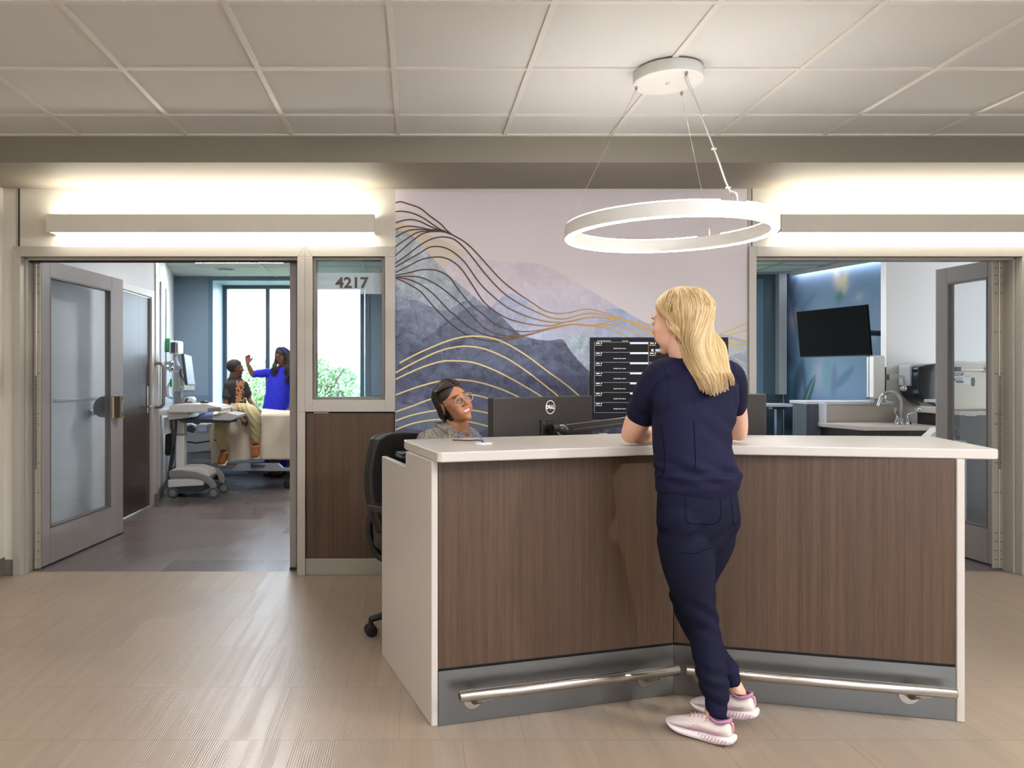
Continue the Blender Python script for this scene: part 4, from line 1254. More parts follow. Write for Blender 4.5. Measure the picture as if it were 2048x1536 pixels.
# small desk clutter behind the counter
o = MB().box(-.10, .10, -.03, .03, 0, .012, Matrix.Translation((1.16, 3.53, TOPZ)) @ Matrix.Rotation(-.35, 4, 'Z')).box(-.10, .10, -.03, .03, .014, .024, Matrix.Translation((1.165, 3.535, TOPZ)) @ Matrix.Rotation(-.35, 4, 'Z')).build('document_tray', mat('tray_black', (26, 26, 30), .3), bevel=.002)
tag(o, 'small black tray at the back edge of the desk top', 'tray')
o = MB().box(-.02, .02, -.015, .015, 0, .035, Matrix.Translation(at(1206, 862, 3.72)[:2] + (.985,))).build('sticky_note_pad', mat('note_yellow', (214, 196, 120), .7), None)
tag(o, 'yellow note pad among the cables behind the desk top', 'note pad')
o['label'] = 'yellow note pad among the cables behind the desk top'
m = MB(); a = at(806, 905, 3.50)
m.box(-.03, .10, -.05, .06, 0, .012, Matrix.Translation((-.045, 3.42, .935)) @ Matrix.Rotation(.29, 4, 'Z')); m.box(-.028, .10, -.048, .058, .016, .022, Matrix.Translation((-.045, 3.42, .935)) @ Matrix.Rotation(.29, 4, 'Z'))
m.box(.02, .06, -.02, .02, -.185, .0, Matrix.Translation((-.045, 3.42, .935)) @ Matrix.Rotation(.29, 4, 'Z'))
o = m.build('tablet_stand', mat('tablet_slate', (60, 68, 80), .35), bevel=.002); tag(o, 'dark slate tablet on a short stand behind the end panel', 'tablet')

# ================================================================ office chair
def office_chair():
    cx, cy = .09, 3.87
    R = Matrix.Translation((cx, cy, 0)) @ Matrix.Rotation(math.radians(-38), 4, 'Z')   # local +x = facing direction
    t = thing('office_chair', 'black leather office chair behind the left end of the desk', 'office chair', (cx, cy, 0))
    leather = mat('black_leather', (34, 32, 31), .38, bump=.15, bscale=400); shell = mat('chair_shell_black', (20, 20, 21), .42)
    # backrest: curved panel behind the sitter
    def backpt(u, v, off):   # u -1..1 across, v 0..1 up
        w = .235 * (1 - .10 * v ** 3) * (1 - .20 * (1 - v) ** 2)
        y = u * w
        x = -.25 + .075 * (u * u) - .05 * math.sin(PI * v) - .03 * v + off
        return (x, y, .47 + .53 * v - .02 * v * u * u)
    for nm, o0, o1, v0, mt in (('backrest', -.008, .045, .0, leather), ('back_shell', -.035, -.010, -.22, shell)):
        m = MB(); m.M = R
        nu, nv = 14, 14; top = []; 
        V = []; Fc = []
        for s_, off in enumerate((o0, o1)):
            for j in range(nv + 1):
                for i in range(nu + 1):
                    u = -1 + 2 * i / nu; v = v0 + (1 - v0) * j / nv
                    e = max(0, abs(u) - .8) / .2; k = (1 - .5 * e * e) if s_ else 1
                    V.append(backpt(u * (.97 if s_ else 1), v, off * k if s_ else off))
        N = (nu + 1) * (nv + 1)
        for j in range(nv):
            for i in range(nu):
                a = j * (nu + 1) + i; b = a + 1; c = b + nu + 1; d = a + nu + 1
                Fc.append((a, d, c, b)); Fc.append((N + a, N + b, N + c, N + d))
        for j in range(nv):
            for i in (0, nu):
                a = j * (nu + 1) + i; d = a + nu + 1
                Fc.append((a, N + a, N + d, d) if i == 0 else (a, d, N + d, N + a))
        for i in range(nu):
            for j in (0, nv):
                a = j * (nu + 1) + i; b = a + 1
                Fc.append((a, b, N + b, N + a) if j == 0 else (b, a, N + a, N + b))
        m.add(V, Fc, True)
        m.build(nm, mt, t, True, bevel=.006, sharp=50)
    m = MB(); m.M = R
    P = crom([(.26, -.22), (.28, 0), (.26, .22), (0, .25), (-.22, .21), (-.24, 0), (-.22, -.21), (0, -.25)], 5, True)
    m.rings([[(x * s_, y * s_, z) for x, y in P] for s_, z in ((.96, .43), (1, .445), (1, .48), (.95, .505), (.6, .515))], smooth=True)
    m.build('seat', leather, t, True)
    m = MB(); m.M = R; m.prism([(-.15, -.12), (.1, -.1), (.1, .1), (-.15, .12)], .36, .43); m.cyl((0, 0, .12), (0, 0, .38), .028, 16)
    m.tube(crom([(-.05, 0, .38), (-.20, 0, .32), (-.30, 0, .36), (-.315, 0, .55), (-.305, 0, .72)], 5), .028, 10)
    m.tube(crom([(-.30, -.10, .62), (-.33, -.12, .48), (-.28, -.09, .35), (-.18, -.05, .35)], 5), .022, 10); m.tube(crom([(-.30, .10, .62), (-.33, .12, .48), (-.28, .09, .35), (-.18, .05, .35)], 5), .022, 10)
    m.build('mechanism', shell, t, True)
    for s_ in (-1, 1):
        m = MB(); m.M = R
        m.tube(crom([(-.02, .20 * s_, .40), (0, .30 * s_, .46), (.0, .31 * s_, .64)], 5), .020, 10)
        k = m.build('armrest', shell, t, True)
        m = MB(); m.M = R; P = crom([(.15, .28 * s_), (.15, .34 * s_), (0, .36 * s_), (-.15, .34 * s_), (-.15, .28 * s_), (0, .27 * s_)], 4, True)
        m.rings([[(x, y, z) for x, y in P] for z in (.645, .655, .672)], smooth=True); m.build('arm_pad', leather, k, True, bevel=.004)
    for k in range(5):
        a = math.radians(72 * k - 123)
        m = MB(); m.M = R
        ex, ey = .33 * math.cos(a), .33 * math.sin(a)
        m.tube([(0, 0, .125), (ex * .5, ey * .5, .115), (ex, ey, .085)], lambda u: .030 - .014 * u, 8)
        m.cyl((ex, ey, .09), (ex, ey, .05), .012, 10)
        l_ = m.build('leg', shell, t, True)
        m = MB(); m.M = R @ Matrix.Translation((ex, ey, .031)) @ Matrix.Rotation(math.radians(60 * k + 55), 4, 'Z')
        for s_ in (-1, 1): m.lathe([(.02, -.009), (.030, -.007), (.031, 0), (.030, .007), (.02, .009)], 20, Matrix.Translation((0, .016 * s_, 0)) @ Matrix.Rotation(PI / 2, 4, 'X'))
        m.cyl((0, -.02, 0), (0, .02, 0), .010, 10); m.build('caster', shell, l_, True)
office_chair()

# ================================================================ left room: computer cart
CY = 8.15
def cp(px, py, Y=CY): return at(px, py, Y)
CT = thing('computer_cart', 'white medical computer cart on four wheels, standing in the left room', 'computer cart', (-2.36, CY, 0))
def xz(px, py, Y=CY):
    p = at(px, py, Y); return p[0], p[2]
def pxbox(mb, x0, y0, x1, y1, d0, d1, Y=CY):
    a = xz(x0, y0, Y); b = xz(x1, y1, Y); mb.box(a[0], b[0], Y + d0, Y + d1, b[1], a[1]); return mb
def pxprism(mb, pts, d0, d1, Y=CY):
    P = [xz(px, py, Y) for px, py in pts]
    a = sum(P[i][0] * P[(i + 1) % len(P)][1] - P[(i + 1) % len(P)][0] * P[i][1] for i in range(len(P)))
    if a < 0: P = P[::-1]
    n = len(P); mb.add([(p[0], Y + d0, p[1]) for p in P] + [(p[0], Y + d1, p[1]) for p in P],
        [tuple(range(n)), tuple(range(2 * n - 1, n - 1, -1))] + [(i, n + i, n + (i + 1) % n, (i + 1) % n) for i in range(n)]); return mb
cart_w = mat('cart_warm_white', (206, 202, 196), .4); cart_g = mat('cart_grey', (128, 126, 124), .4)
m = MB(); pxprism(m, [(350, 945), (352, 936), (372, 931), (400, 931), (424, 938), (428, 948), (420, 960), (350, 966)], -.16, .16); m.build('base_cover', cart_w, CT, True, bevel=.012)
m = MB(); pxprism(m, [(349, 937), (372, 936), (402, 940), (425, 948), (435, 956), (441, 966), (441, 976), (433, 976), (428, 966), (415, 955), (392, 950), (350, 950)], -.20, -.14); m.build('base_leg', cart_g, CT, True, bevel=.008)
m = MB()
pxprism(m, [(425, 938), (434, 946), (440, 956), (441, 970), (434, 968), (430, 956), (420, 946)], .12, .20); m.build('base_leg', cart_g, CT, True, bevel=.008)
m = MB(); pxprism(m, [(347, 955), (420, 951), (416, 966), (347, 970)], -.19, .19); m.build('base_skirt', cart_w, CT, True, bevel=.008)
m = MB(); pxprism(m, [(360, 964), (416, 962), (413, 980), (364, 983)], -.15, .15); m.build('battery_box', dgrey_pl, CT, True, bevel=.008)
for px, d in ((357, -.19), (437, -.19), (353, .17), (440, .17)):
    x = xz(px, 900)[0]; m = MB()
    m.lathe([(.035, -.018), (.056, -.016), (.060, -.008), (.060, .008), (.056, .016), (.035, .018)], 28, Matrix.Translation((x, CY + d, .0605)) @ Matrix.Rotation(PI / 2, 4, 'X'))
    m.box(x - .02, x + .02, CY + d + .01, CY + d + .03, .05, .14)
    wl = m.build('wheel', mat('wheel_grey', (70, 70, 72), .5), CT, True)
    m = MB(); m.lathe([(.030, -.0195), (.032, -.020), (.02, -.022), (.001, -.022)], 24, Matrix.Translation((x, CY + d, .0605)) @ Matrix.Rotation(-PI / 2, 4, 'X')); m.lathe([(.036, .019), (.036, .0205), (.02, .021), (.001, .021)], 24, Matrix.Translation((x, CY + d, .0605)) @ Matrix.Rotation(PI / 2, 4, 'X'))
    m.build('hub_cap', mat('hub_grey', (120, 120, 122), .4), wl, True)
m = MB(); pxbox(m, 354, 830, 371, 936, -.05, .05); m.build('column', cart_w, CT, True, bevel=.01)
m = MB(); pxbox(m, 353, 866, 372, 870, -.055, .055); pxbox(m, 352, 780, 364, 830, -.04, .04); m.build('column_collar', cart_g, CT, True, bevel=.004)
m = MB(); pxbox(m, 349, 742, 363, 784, -.045, .045); pxprism(m, [(360, 774), (369, 779), (363, 783)], -.03, .03); m.build('lift_mast', mat('mast_silver', (178, 176, 174), .35, metal=.3), CT, True, bevel=.01)
m = MB(); pxprism(m, [(328, 822), (336, 819), (356, 821), (384, 822), (388, 834), (346, 838), (346, 829), (328, 829)], -.18, .22); m.build('storage_tray', cart_w, CT, True, bevel=.006)
m = MB(); pxprism(m, [(352, 812), (362, 807), (425, 806), (446, 811), (455, 814), (455, 821), (430, 821), (424, 823), (352, 823)], -.24, .24); m.build('work_surface', cart_w, CT, True, bevel=.008)
m = MB(); pxprism(m, [(428, 814), (452, 812), (454, 818), (450, 821), (428, 820)], -.25, .25); m.build('front_handle', cart_g, CT, True, bevel=.006)
m = MB(); pxprism(m, [(362, 837), (468, 838), (468, 844), (372, 844)], -.14, .14); m.build('keyboard_slide', dgrey_pl, CT, True)
m = MB(); pxprism(m, [(432, 828), (462, 824), (484, 828), (484, 834), (470, 839), (436, 838)], -.20, .20); m.build('keyboard_tray', grey_pl, CT, True, bevel=.004)
m = MB(); pxprism(m, [(444, 826), (480, 828), (480, 830), (444, 829)], -.19, .10); m.build('keyboard', mat('keyboard_white', (222, 222, 222), .4), CT, True)
m = MB(); pxbox(m, 333, 834, 350, 865, -.10, .12); m.build('side_bin', cart_w, CT, True, bevel=.01)
m = MB(); pxprism(m, [(360, 738), (366, 734), (372, 738), (373, 748), (362, 747)], -.04, .04); pxbox(m, 370, 738, 374, 752, -.05, .05); m.build('monitor_pivot', cart_w, CT, True, bevel=.006)
# the cart's monitor, almost edge on

F = Matrix.Translation((xz(377, 740)[0], CY, xz(377, 740)[1])) @ Matrix.Rotation(math.radians(-7), 4, 'Y') @ Matrix.Rotation(math.radians(8), 4, 'Z')
m = MB(); m.M = F; m.box(-.018, .012, -.255, .255, -.165, .165); mo = m.build('monitor', mat('cart_monitor_grey', (60, 60, 64), .4), CT, True, bevel=.006)
m = MB(); m.M = F; m.box(.0121, .0135, -.245, .245, -.15, .155); m.build('screen', mat('pale_screen', (112, 130, 142), .4, spec=.2), mo, True)
mat('cable_black', (20, 20, 21), .5)
m = MB()
for pts in ([(344, 822), (342, 840), (345, 870), (343, 905), (337, 950)], [(350, 818), (352, 845), (350, 880), (347, 910), (340, 948), (337, 955)], [(346, 825), (341, 850), (343, 860)], [(366, 828), (376, 834), (392, 836), (400, 830), (410, 827)], [(362, 738), (360, 745), (366, 758), (374, 760)]):
    m.tube(crom([cp(p[0], p[1], CY - .12) for p in pts], 6), .012 if pts[0][1] > 810 and pts[-1][1] > 900 else .006, 8)
m.build('cable_bundle', MATS['cable_black'], CT, True)
o = MB().sphere((0, 0, 0), 1, 20, 10, M=Matrix.Translation(cp(409, 804.5)) @ Matrix.Diagonal((.05, .032, .018, 1))).build('computer_mouse', mat('mouse_brown_black', (44, 38, 34), .3)); tag(o, 'dark computer mouse on top of the medical cart', 'mouse')
m = MB(); pxprism(m, [(363, 806), (364, 797), (372, 794), (382, 794), (385, 799), (385, 806)], .05, .15); o = m.build('label_printer', white_pl, bevel=.01); tag(o, 'white device with dark front behind the cart top', 'device')
m = MB(); pxprism(m, [(366, 805), (369, 797), (374, 797), (372, 804), (380, 803), (382, 806)], .035, .05); m.build('dark_front', dgrey_pl, o, True)

# wall-mounted equipment on the headwall
def wall_at(Y): return -2.65 - (Y - 7.72) * (.53 / 2.18)
m = MB()
for (Y0, Y1, z0, z1) in ((7.95, 8.35, 1.05, 2.3), (8.6, 8.95, 1.05, 2.3)):
    a = (wall_at(Y0), Y0); b = (wall_at(Y1), Y1); m.prism([(a[0] + .002, a[1]), (a[0] + .018, a[1]), (b[0] + .018, b[1]), (b[0] + .002, b[1])], z0, z1)
m.prism([(wall_at(7.9) + .002, 7.9), (wall_at(7.9) + .03, 7.9), (wall_at(9.3) + .03, 9.3), (wall_at(9.3) + .002, 9.3)], .98, 1.06)
struct('wall_headwall_panel', m, mat('headwall_panel', (200, 208, 216), .35), bevel=.003)
vm_ = thing('vital_signs_monitor', 'small white vital signs monitor with green clip, on a wall arm above the cart', 'monitor', cp(350, 700, 8.5))
m = MB(); Y = 8.5
pxprism(m, [(343, 683), (360, 682), (362, 685), (362, 707), (359, 710), (343, 708)], -.09, .09, Y); m.build('housing', white_pl, vm_, True, bevel=.012)
m = MB(); pxprism(m, [(347, 686), (356, 685), (356, 707), (347, 706)], -.093, -.0905, Y); pxprism(m, [(358, 687), (360, 687), (360, 706), (358, 706)], -.093, -.0905, Y); m.build('screen', mat('monitor_screen_dark', (26, 30, 38), .2), vm_, True)
m = MB(); pxprism(m, [(333, 677), (342, 677), (343, 680), (343, 701), (341, 704), (333, 704)], -.06, .06, Y); m.build('green_clip', mat('green_plastic', (28, 128, 66), .4), vm_, True, bevel=.012)
m = MB(); a = cp(333, 692, Y); m.cyl((wall_at(Y), Y, a[2]), a, .018, 12); m.box(wall_at(Y), wall_at(Y) + .03, Y - .05, Y + .05, a[2] - .07, a[2] + .07)
q = cp(350, 711, Y); m.tube([q, cp(352, 722, Y), cp(357, 733, Y)], .020, 10); m.build('arm', grey_pl, vm_, True)
o = thing('flow_regulator', 'grey gas flow regulators on the white headwall behind the cart', 'regulator', cp(333, 730, 8.3))
m = MB(); Y = 8.3
for (x, y) in ((332, 726), (331, 737)): a = cp(x, y, Y); m.cyl((wall_at(Y), Y, a[2]), (a[0] + .06, Y, a[2]), .018, 12); m.sphere((a[0] + .06, Y, a[2]), .028)
m.build('valve', nickel, o, True); m = MB(); a = cp(341, 735, Y); m.cyl((a[0], Y, a[2] - .05), (a[0], Y, a[2] + .05), .018, 12); m.build('meter_tube', glass_mat('clear_tube', (230, 236, 240), .1, .4), o, True)
m = MB(); Y = 8.4; m.tube(crom([cp(343, 760, Y), cp(337, 768, Y), cp(333, 780, Y), cp(335, 793, Y), cp(345, 798, Y)], 6), .005, 8); m.tube(crom([cp(343, 763, Y), cp(338, 771, Y), cp(336, 781, Y), cp(338, 792, Y), cp(346, 796, Y)], 6), .005, 8)
o = m.build('coiled_hose', mat('hose_grey', (150, 152, 156), .5)); tag(o, 'looped grey hose hanging on the headwall left of the cart mast', 'hose')
m = MB(); pxbox(m, 341, 758, 345, 774, -.02, .02, 8.4); m.build('green_holder', MATS['green_plastic'], o, True)
o = thing('switch_plate', 'white triple switch plate on the blue wall behind the cart', 'switch plate', cp(378, 772, 9.895))
m = MB(); pxbox(m, 368, 765, 390, 781, -.008, -.001, YF); m.build('plate', mat('plate_beige', (196, 196, 190), .4), o, True)
for x in (370, 376.5, 383): m = MB(); pxbox(m, x, 767, x + 5, 779, -.012, -.008, YF); m.build('rocker', white_pl, o, True)
m = MB(); Y = 8.25
pxprism(m, [(333, 868), (343, 866), (344, 905), (338, 912), (332, 908)], -.05, .06, Y); o = m.build('sling_bag', mat('bag_black', (22, 22, 23), .7), bevel=.012); tag(o, 'black equipment bag hanging low on the headwall behind the cart', 'bag')

# ================================================================ left room: bed
BD = thing('hospital_bed', 'hospital bed with white side rail and grey steel frame by the window', 'hospital bed', (-1.8, 9.05, 0))
BYn, BYf = 8.62, 9.50
bed_w = mat('bed_pale_plastic', (196, 200, 204), .4); bed_g = mat('bed_grey_metal', (150, 156, 164), .35, metal=.3)
m = MB(); m.box(-2.72, -.70, BYn + .02, BYf, .70, .855); m.build('mattress', mat('mattress_blue', (58, 70, 110), .7), BD, True, bevel=.03)
m = MB(); m.box(-2.8, -.65, BYn + .04, BYf - .02, .56, .70); m.build('deck', bed_g, BD, True, bevel=.01)
m = MB(); pxprism(m, [(372, 847), (384, 846), (396, 851), (402, 846), (425, 846), (434, 852), (434, 900), (376, 905), (368, 898), (366, 860)], -.03, .02, 8.60); sr = m.build('side_rail', bed_w, BD, True, bevel=.012)
m = MB(); pxprism(m, [(374, 852), (386, 850), (394, 858), (388, 866), (374, 862)], -.034, -.0305, 8.60); m.build('rail_opening', mat('rail_opening_blue', (70, 82, 104), .5), sr, True)
m = MB(); pxbox(m, 396, 849, 418, 866, -.045, -.03, 8.60); cpn = m.build('control_panel', grey_pl, sr, True, bevel=.008)
m = MB(); pxbox(m, 399, 852, 415, 862, -.0475, -.0445, 8.60); m.build('panel_screen', mat('panel_screen', (120, 126, 150), .2, emit=(120, 126, 150), estr=.5), cpn, True)
m = MB(); pxprism(m, [(371, 881), (395, 884), (434, 878), (434, 881), (395, 887), (371, 884)], -.034, -.0305, 8.60); m.build('blue_stripe', mat('navy_stripe', (46, 54, 110), .4), sr, True)
m = MB(); pxprism(m, [(418, 925), (440, 912), (452, 913), (445, 927), (475, 928), (462, 938), (422, 936)], -.02, .03, 8.62); pxprism(m, [(465, 938), (478, 925), (556, 925), (567, 935), (640, 934), (640, 942), (465, 941)], -.05, .03, 8.62)
fr_ = m.build('base_frame', bed_g, BD, True, bevel=.006)
m = MB(); text(m, 'Baxter', .062, frame(at(516, 932, 8.565), (1, 0, 0), (0, -1, 0)), bold=.0015); m.build('name_plate', mat('navy_print', (30, 36, 70), .5), fr_, True)
m = MB(); pxprism(m, [(488, 940), (552, 940), (532, 948), (498, 948)], -.0, .5, 8.64); m.build('motor_housing', dgrey_pl, BD, True, bevel=.01)
m = MB(); pxprism(m, [(372, 905), (380, 902), (395, 915), (412, 918), (420, 930), (372, 930)], .15, .25, 8.62); m.build('lift_column', bed_w, BD, True, bevel=.02)
m = MB(); pxprism(m, [(372, 905), (566, 902), (566, 914), (372, 918)], .1, .8, 8.62); m.build('lift_frame', bed_g, BD, True)
for px, d in ((575, .02), (575, .8), (395, .02), (395, .8)):
    x = xz(px, 900, 8.64)[0]; m = MB(); m.lathe([(.03, -.025), (.05, -.02), (.052, 0), (.05, .02), (.03, .025)], 20, Matrix.Translation((x, 8.64 + d, .0525)) @ Matrix.Rotation(PI / 2, 4, 'X')); m.cyl((x, 8.64 + d, .07), (x, 8.64 + d, .26), .02)
    m.build('caster', black_pl, BD, True)
# blanket draped over the bed
def blanket():
    m = MB(); nu, nv = 90, 40; R = []
    x0, x1 = -2.33, -.70
    rnd = random.Random(4)
    for j in range(nv + 1):
        row = []
        v = j / nv
        for i in range(nu + 1):
            u = i / nu; x = x0 + (x1 - x0) * u
            drop = .54 - .04 * math.sin(u * 5) - .03 * (u > .7) + .03 * math.cos(u * 3)
            if v < .42:      # top
                s = v / .42; y = BYf - .02 + (BYn - .012 - BYf + .02) * s; z = .872 + .012 * math.sin(9 * x + 3 * s) + .010 * noise.noise(Vector((x * 5, y * 5, 0)))
                if s > .93: z -= .012 * (s - .93) / .07
            else:
                s = (v - .42) / .58; z = .860 - drop * s
                fold = (.018 * math.sin(x * 17 + 1.5 * s) + .014 * math.sin(x * 31 + 2) + .02 * noise.noise(Vector((x * 4, z * 3, 3)))) * min(1, s * 1.6)
                y = BYn - .022 - .02 * s + fold * 1.1 - .012
            row.append((x + .02 * noise.noise(Vector((y * 4, z * 4, 7))) * (i in (0, nu)), y, z))
        R.append(row)
    V = [p for r in R for p in r]; W_ = nu + 1
    m.add(V, [(j * W_ + i, j * W_ + i + 1, (j + 1) * W_ + i + 1, (j + 1) * W_ + i) for j in range(nv) for i in range(nu)], True)
    o = m.build('blanket', mat('cream_blanket', (208, 194, 172), .9, bump=.8, bscale=160, var=.06, vscale=60, sheen=.3), solid=.008, sharp=180)
    tag(o, 'cream fleece blanket draped over the hospital bed', 'blanket')
blanket()
m = MB(); p = at(681, 789, 9.3)
m.tube(crom([(p[0] - .03, 9.3, .87), (p[0] - .035, 9.3, p[2]), (p[0] - .01, 9.3, p[2] + .04), (p[0] + .02, 9.3, p[2] + .02), (p[0] + .03, 9.3, .95)], 5), .014, 10)
o = m.build('bed_grip', grey_pl); tag(o, 'pale curved grip at the bed side, seen at the bottom of the numbered window', 'grip')
o['label'] = 'pale curved grip at the bed side, seen at the bottom of the numbered window'

# ================================================================ trees outside the window of the left room
def tree(label, x, y, z0, ztop, r, seed, tone):
    rnd = random.Random(seed)
    t = thing('tree', label, 'tree', (x, y, z0), group=None)
    m = MB(); m.tube(crom([(x, y, z0), (x + .1, y, (z0 + ztop) / 2 - .5), (x - .1, y, ztop - r)], 5), lambda u: .16 * (1 - .6 * u) + .02, 8)
    for k in range(6):
        a = rnd.random() * 6.28; h = z0 + (ztop - z0) * (.35 + .08 * k)
        m.tube([(x, y, h), (x + math.cos(a) * r * .4, y + math.sin(a) * r * .4, h + r * .5)], .05, 6, .015)
    m.build('trunk', mat('bark', (100, 90, 78), .9, var=.2), t, True)
    m = MB(); V = []; Fc = []
    blobs = [(rnd.uniform(-1, 1) * r * .62, rnd.uniform(-1, 1) * r * .5, rnd.uniform(-.9, .75) * (ztop - z0) * .42, rnd.uniform(.3, .5) * r) for _ in range(26)]
    cz = ztop - (ztop - z0) * .45
    for k in range(16000):
        bx, by, bz, br = blobs[k % len(blobs)]
        v = Vector((rnd.gauss(0, 1), rnd.gauss(0, 1), rnd.gauss(0, 1))).normalized() * br * rnd.uniform(.75, 1.05)
        c = Vector((x + bx, y + by, cz + bz)) + v
        s = rnd.uniform(.045, .085); n = Vector((rnd.gauss(0, 1), rnd.gauss(0, 1), rnd.gauss(0, 1))).normalized(); a = n.orthogonal().normalized() * s; b = n.cross(a).normalized() * s * .6
        i = len(V); V += [tuple(c - a), tuple(c - b * .8), tuple(c + a), tuple(c + b * .8)]; Fc.append((i, i + 1, i + 2, i + 3))
    m.add(V, Fc)
    m.build('foliage', tone, t, True)
lf1 = mat('leaf_green_pale', (150, 176, 130), .7, var=.25, vscale=1.5); lf2 = mat('leaf_green', (126, 158, 112), .7, var=.25, vscale=1.5)
tree('leafy green tree outside, seen through the numbered window', -2.45, 21.5, -3.2, 2.22, 1.25, 5, lf1)
tree('leafy green tree outside, left of the boy in the room window', -6.6, 24.5, -3.2, 1.25, 1.9, 8, lf2)
tree('broad green tree outside, between the boy and the nurse in the window', -4.6, 23.5, -3.2, 1.55, 1.9, 11, lf1)
m = MB(); m.box(-30, 30, 12, 120, -3.4, -3.2); o = struct('ground', m, mat('lawn', (120, 140, 100), .9, var=.2, vscale=.3))
def treeline():
    m = MB(); rnd = random.Random(2)
    for k in range(70):
        x = -42 + k * .9; m.sphere((x, 62 + rnd.uniform(-2, 2), rnd.uniform(-1.2, .6)), rnd.uniform(2.0, 3.2), 12, 8, (1, 1, .9))
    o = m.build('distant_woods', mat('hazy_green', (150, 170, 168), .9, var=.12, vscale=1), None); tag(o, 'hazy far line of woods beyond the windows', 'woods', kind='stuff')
treeline()

# ================================================================ right room
MR = thing('wall_print', 'blurred blue floral photograph printed on the wall of the right room', 'mural', (4.9, 8.95, 0))
def floral():
    a = Vector((4.765, 9.68, 0)); b = Vector((5.49, 6.98, 0)); L = (b - a).length; d = (b - a) / L; n = Vector((-d.y, d.x, 0)); n = n if n.x < 0 else -n
    nu, nv = 330, 300
    U, Vv = np.meshgrid(np.linspace(0, L, nu + 1), np.linspace(0, ZR, nv + 1)); u = U; z = Vv
    col = np.zeros(u.shape + (3,)); 
    def put(c, w):
        nonlocal col
        c = np.array([lin(k) for k in c]); col = col * (1 - w[..., None]) + c * w[..., None]
    put((136, 158, 184), np.ones_like(u))
    def blob(cu, cz, su, sz, c, s=1.0, ang=0.0):
        du, dz = u - cu, z - cz; ca, sa = math.cos(ang), math.sin(ang); p = du * ca + dz * sa; q = -du * sa + dz * ca
        put(c, s * np.exp(-(p / su) ** 2 - (q / sz) ** 2))
    rnd = random.Random(12)
    for k in range(46):
        blob(rnd.uniform(0, L), rnd.uniform(0, 2.6), rnd.uniform(.1, .5), rnd.uniform(.08, .4), rnd.choice([(160, 190, 214), (96, 134, 170), (180, 192, 214), (84, 118, 152), (140, 176, 200), (110, 150, 166)]), .5, rnd.uniform(-1, 1))
    def stroke(p, q, w0, w1, c, s=.9, soft=1.0):
        p = np.array(p); q = np.array(q); dv = q - p; Ls = (dv ** 2).sum(); tt = np.clip(((u - p[0]) * dv[0] + (z - p[1]) * dv[1]) / Ls, 0, 1)
        dist = np.hypot(u - p[0] - tt * dv[0], z - p[1] - tt * dv[1]); w = w0 + (w1 - w0) * tt
        leaf_w = w * np.sin(PI * np.clip(tt, .02, .98)) ** .6 + .002
        put(c, s / (1 + np.exp((dist - leaf_w) / (.008 * soft))))
    def pu(px, py):
        e = Vector(at(px, py, 1.0)) - Vector((0, 0, EYE)); nn = Vector((n.x, n.y, 0)); t_ = (a - Vector((0, 0, EYE))).dot(nn) / e.dot(nn); q = Vector((0, 0, EYE)) + e * t_
        return ((q - a).dot(d), q.z)
    def ps(p, q, w, c, s=.9, soft=1.0): stroke(pu(*p), pu(*q), w, w, c, s, soft)
    def pb(p, su, sz, c, s=.8, ang=0.0): q = pu(*p); blob(q[0], q[1], su, sz, c, s, ang)
    pb((1572, 660), .22, .5, (66, 84, 122), .8); pb((1578, 790), .5, .30, (30, 44, 76), .9); pb((1620, 850), .9, .22, (14, 34, 52), .95); pb((1575, 590), .16, .28, (96, 108, 146), .7)
    pb((1640, 560), .5, .2, (150, 168, 200), .6); pb((1700, 780), .9, .22, (138, 170, 208), .8); pb((1720, 560), .8, .3, (122, 148, 186), .6); pb((1590, 640), .10, .12, (196, 178, 196), .7); pb((1640, 745), .12, .16, (206, 196, 206), .8)
    pb((1600, 740), .3, .2, (90, 140, 170), .6); pb((1690, 830), .7, .12, (70, 110, 150), .7); pb((1655, 760), .06, .14, (130, 186, 190), .8); pb((1730, 700), .3, .4, (128, 158, 190), .6); pb((1580, 720), .12, .2, (40, 52, 84), .7)
    ps((1672, 545), (1682, 582), .06, (224, 212, 196), .9, 2.5); ps((1692, 550), (1684, 582), .045, (236, 214, 150), .9, 2.5); ps((1696, 572), (1684, 582), .03, (216, 214, 196), .9, 2); ps((1682, 582), (1677, 605), .05, (76, 132, 122), .9, 2); ps((1712, 598), (1726, 590), .04, (190, 200, 190), .7, 3)
    ps((1576, 555), (1584, 600), .06, (62, 72, 98), .8, 2); ps((1594, 550), (1586, 575), .03, (80, 90, 120), .7, 2); ps((1582, 600), (1606, 720), .012, (70, 80, 110), .8, 1); ps((1590, 600), (1586, 615), .04, (70, 110, 120), .8, 1.5); ps((1628, 590), (1600, 625), .02, (84, 118, 160), .7, 2)
    ps((1604, 722), (1588, 805), .07, (52, 84, 104), .92, 1.2); ps((1577, 750), (1582, 800), .05, (60, 104, 120), .9, 1.4); ps((1606, 720), (1612, 800), .03, (44, 60, 96), .8, 1.4); ps((1630, 752), (1604, 824), .055, (40, 84, 96), 1.0, .5); ps((1630, 752), (1604, 824), .004, (140, 188, 176), .9, .5)
    ps((1590, 808), (1604, 834), .010, (150, 112, 118), 1.0, .5); ps((1604, 828), (1608, 872), .012, (150, 122, 140), .9, .5); ps((1626, 822), (1611, 850), .05, (96, 172, 138), 1.0, .5); ps((1613, 822), (1605, 850), .03, (80, 140, 160), .9, .6); ps((1592, 816), (1606, 850), .035, (70, 120, 170), .9, .7)
    ps((1707, 735), (1672, 775), .05, (84, 126, 168), .8, 1.6); ps((1669, 730), (1667, 790), .05, (104, 122, 160), .7, 2); ps((1655, 715), (1650, 775), .07, (110, 168, 180), .7, 2.2); ps((1745, 760), (1700, 800), .05, (150, 170, 205), .6, 3)
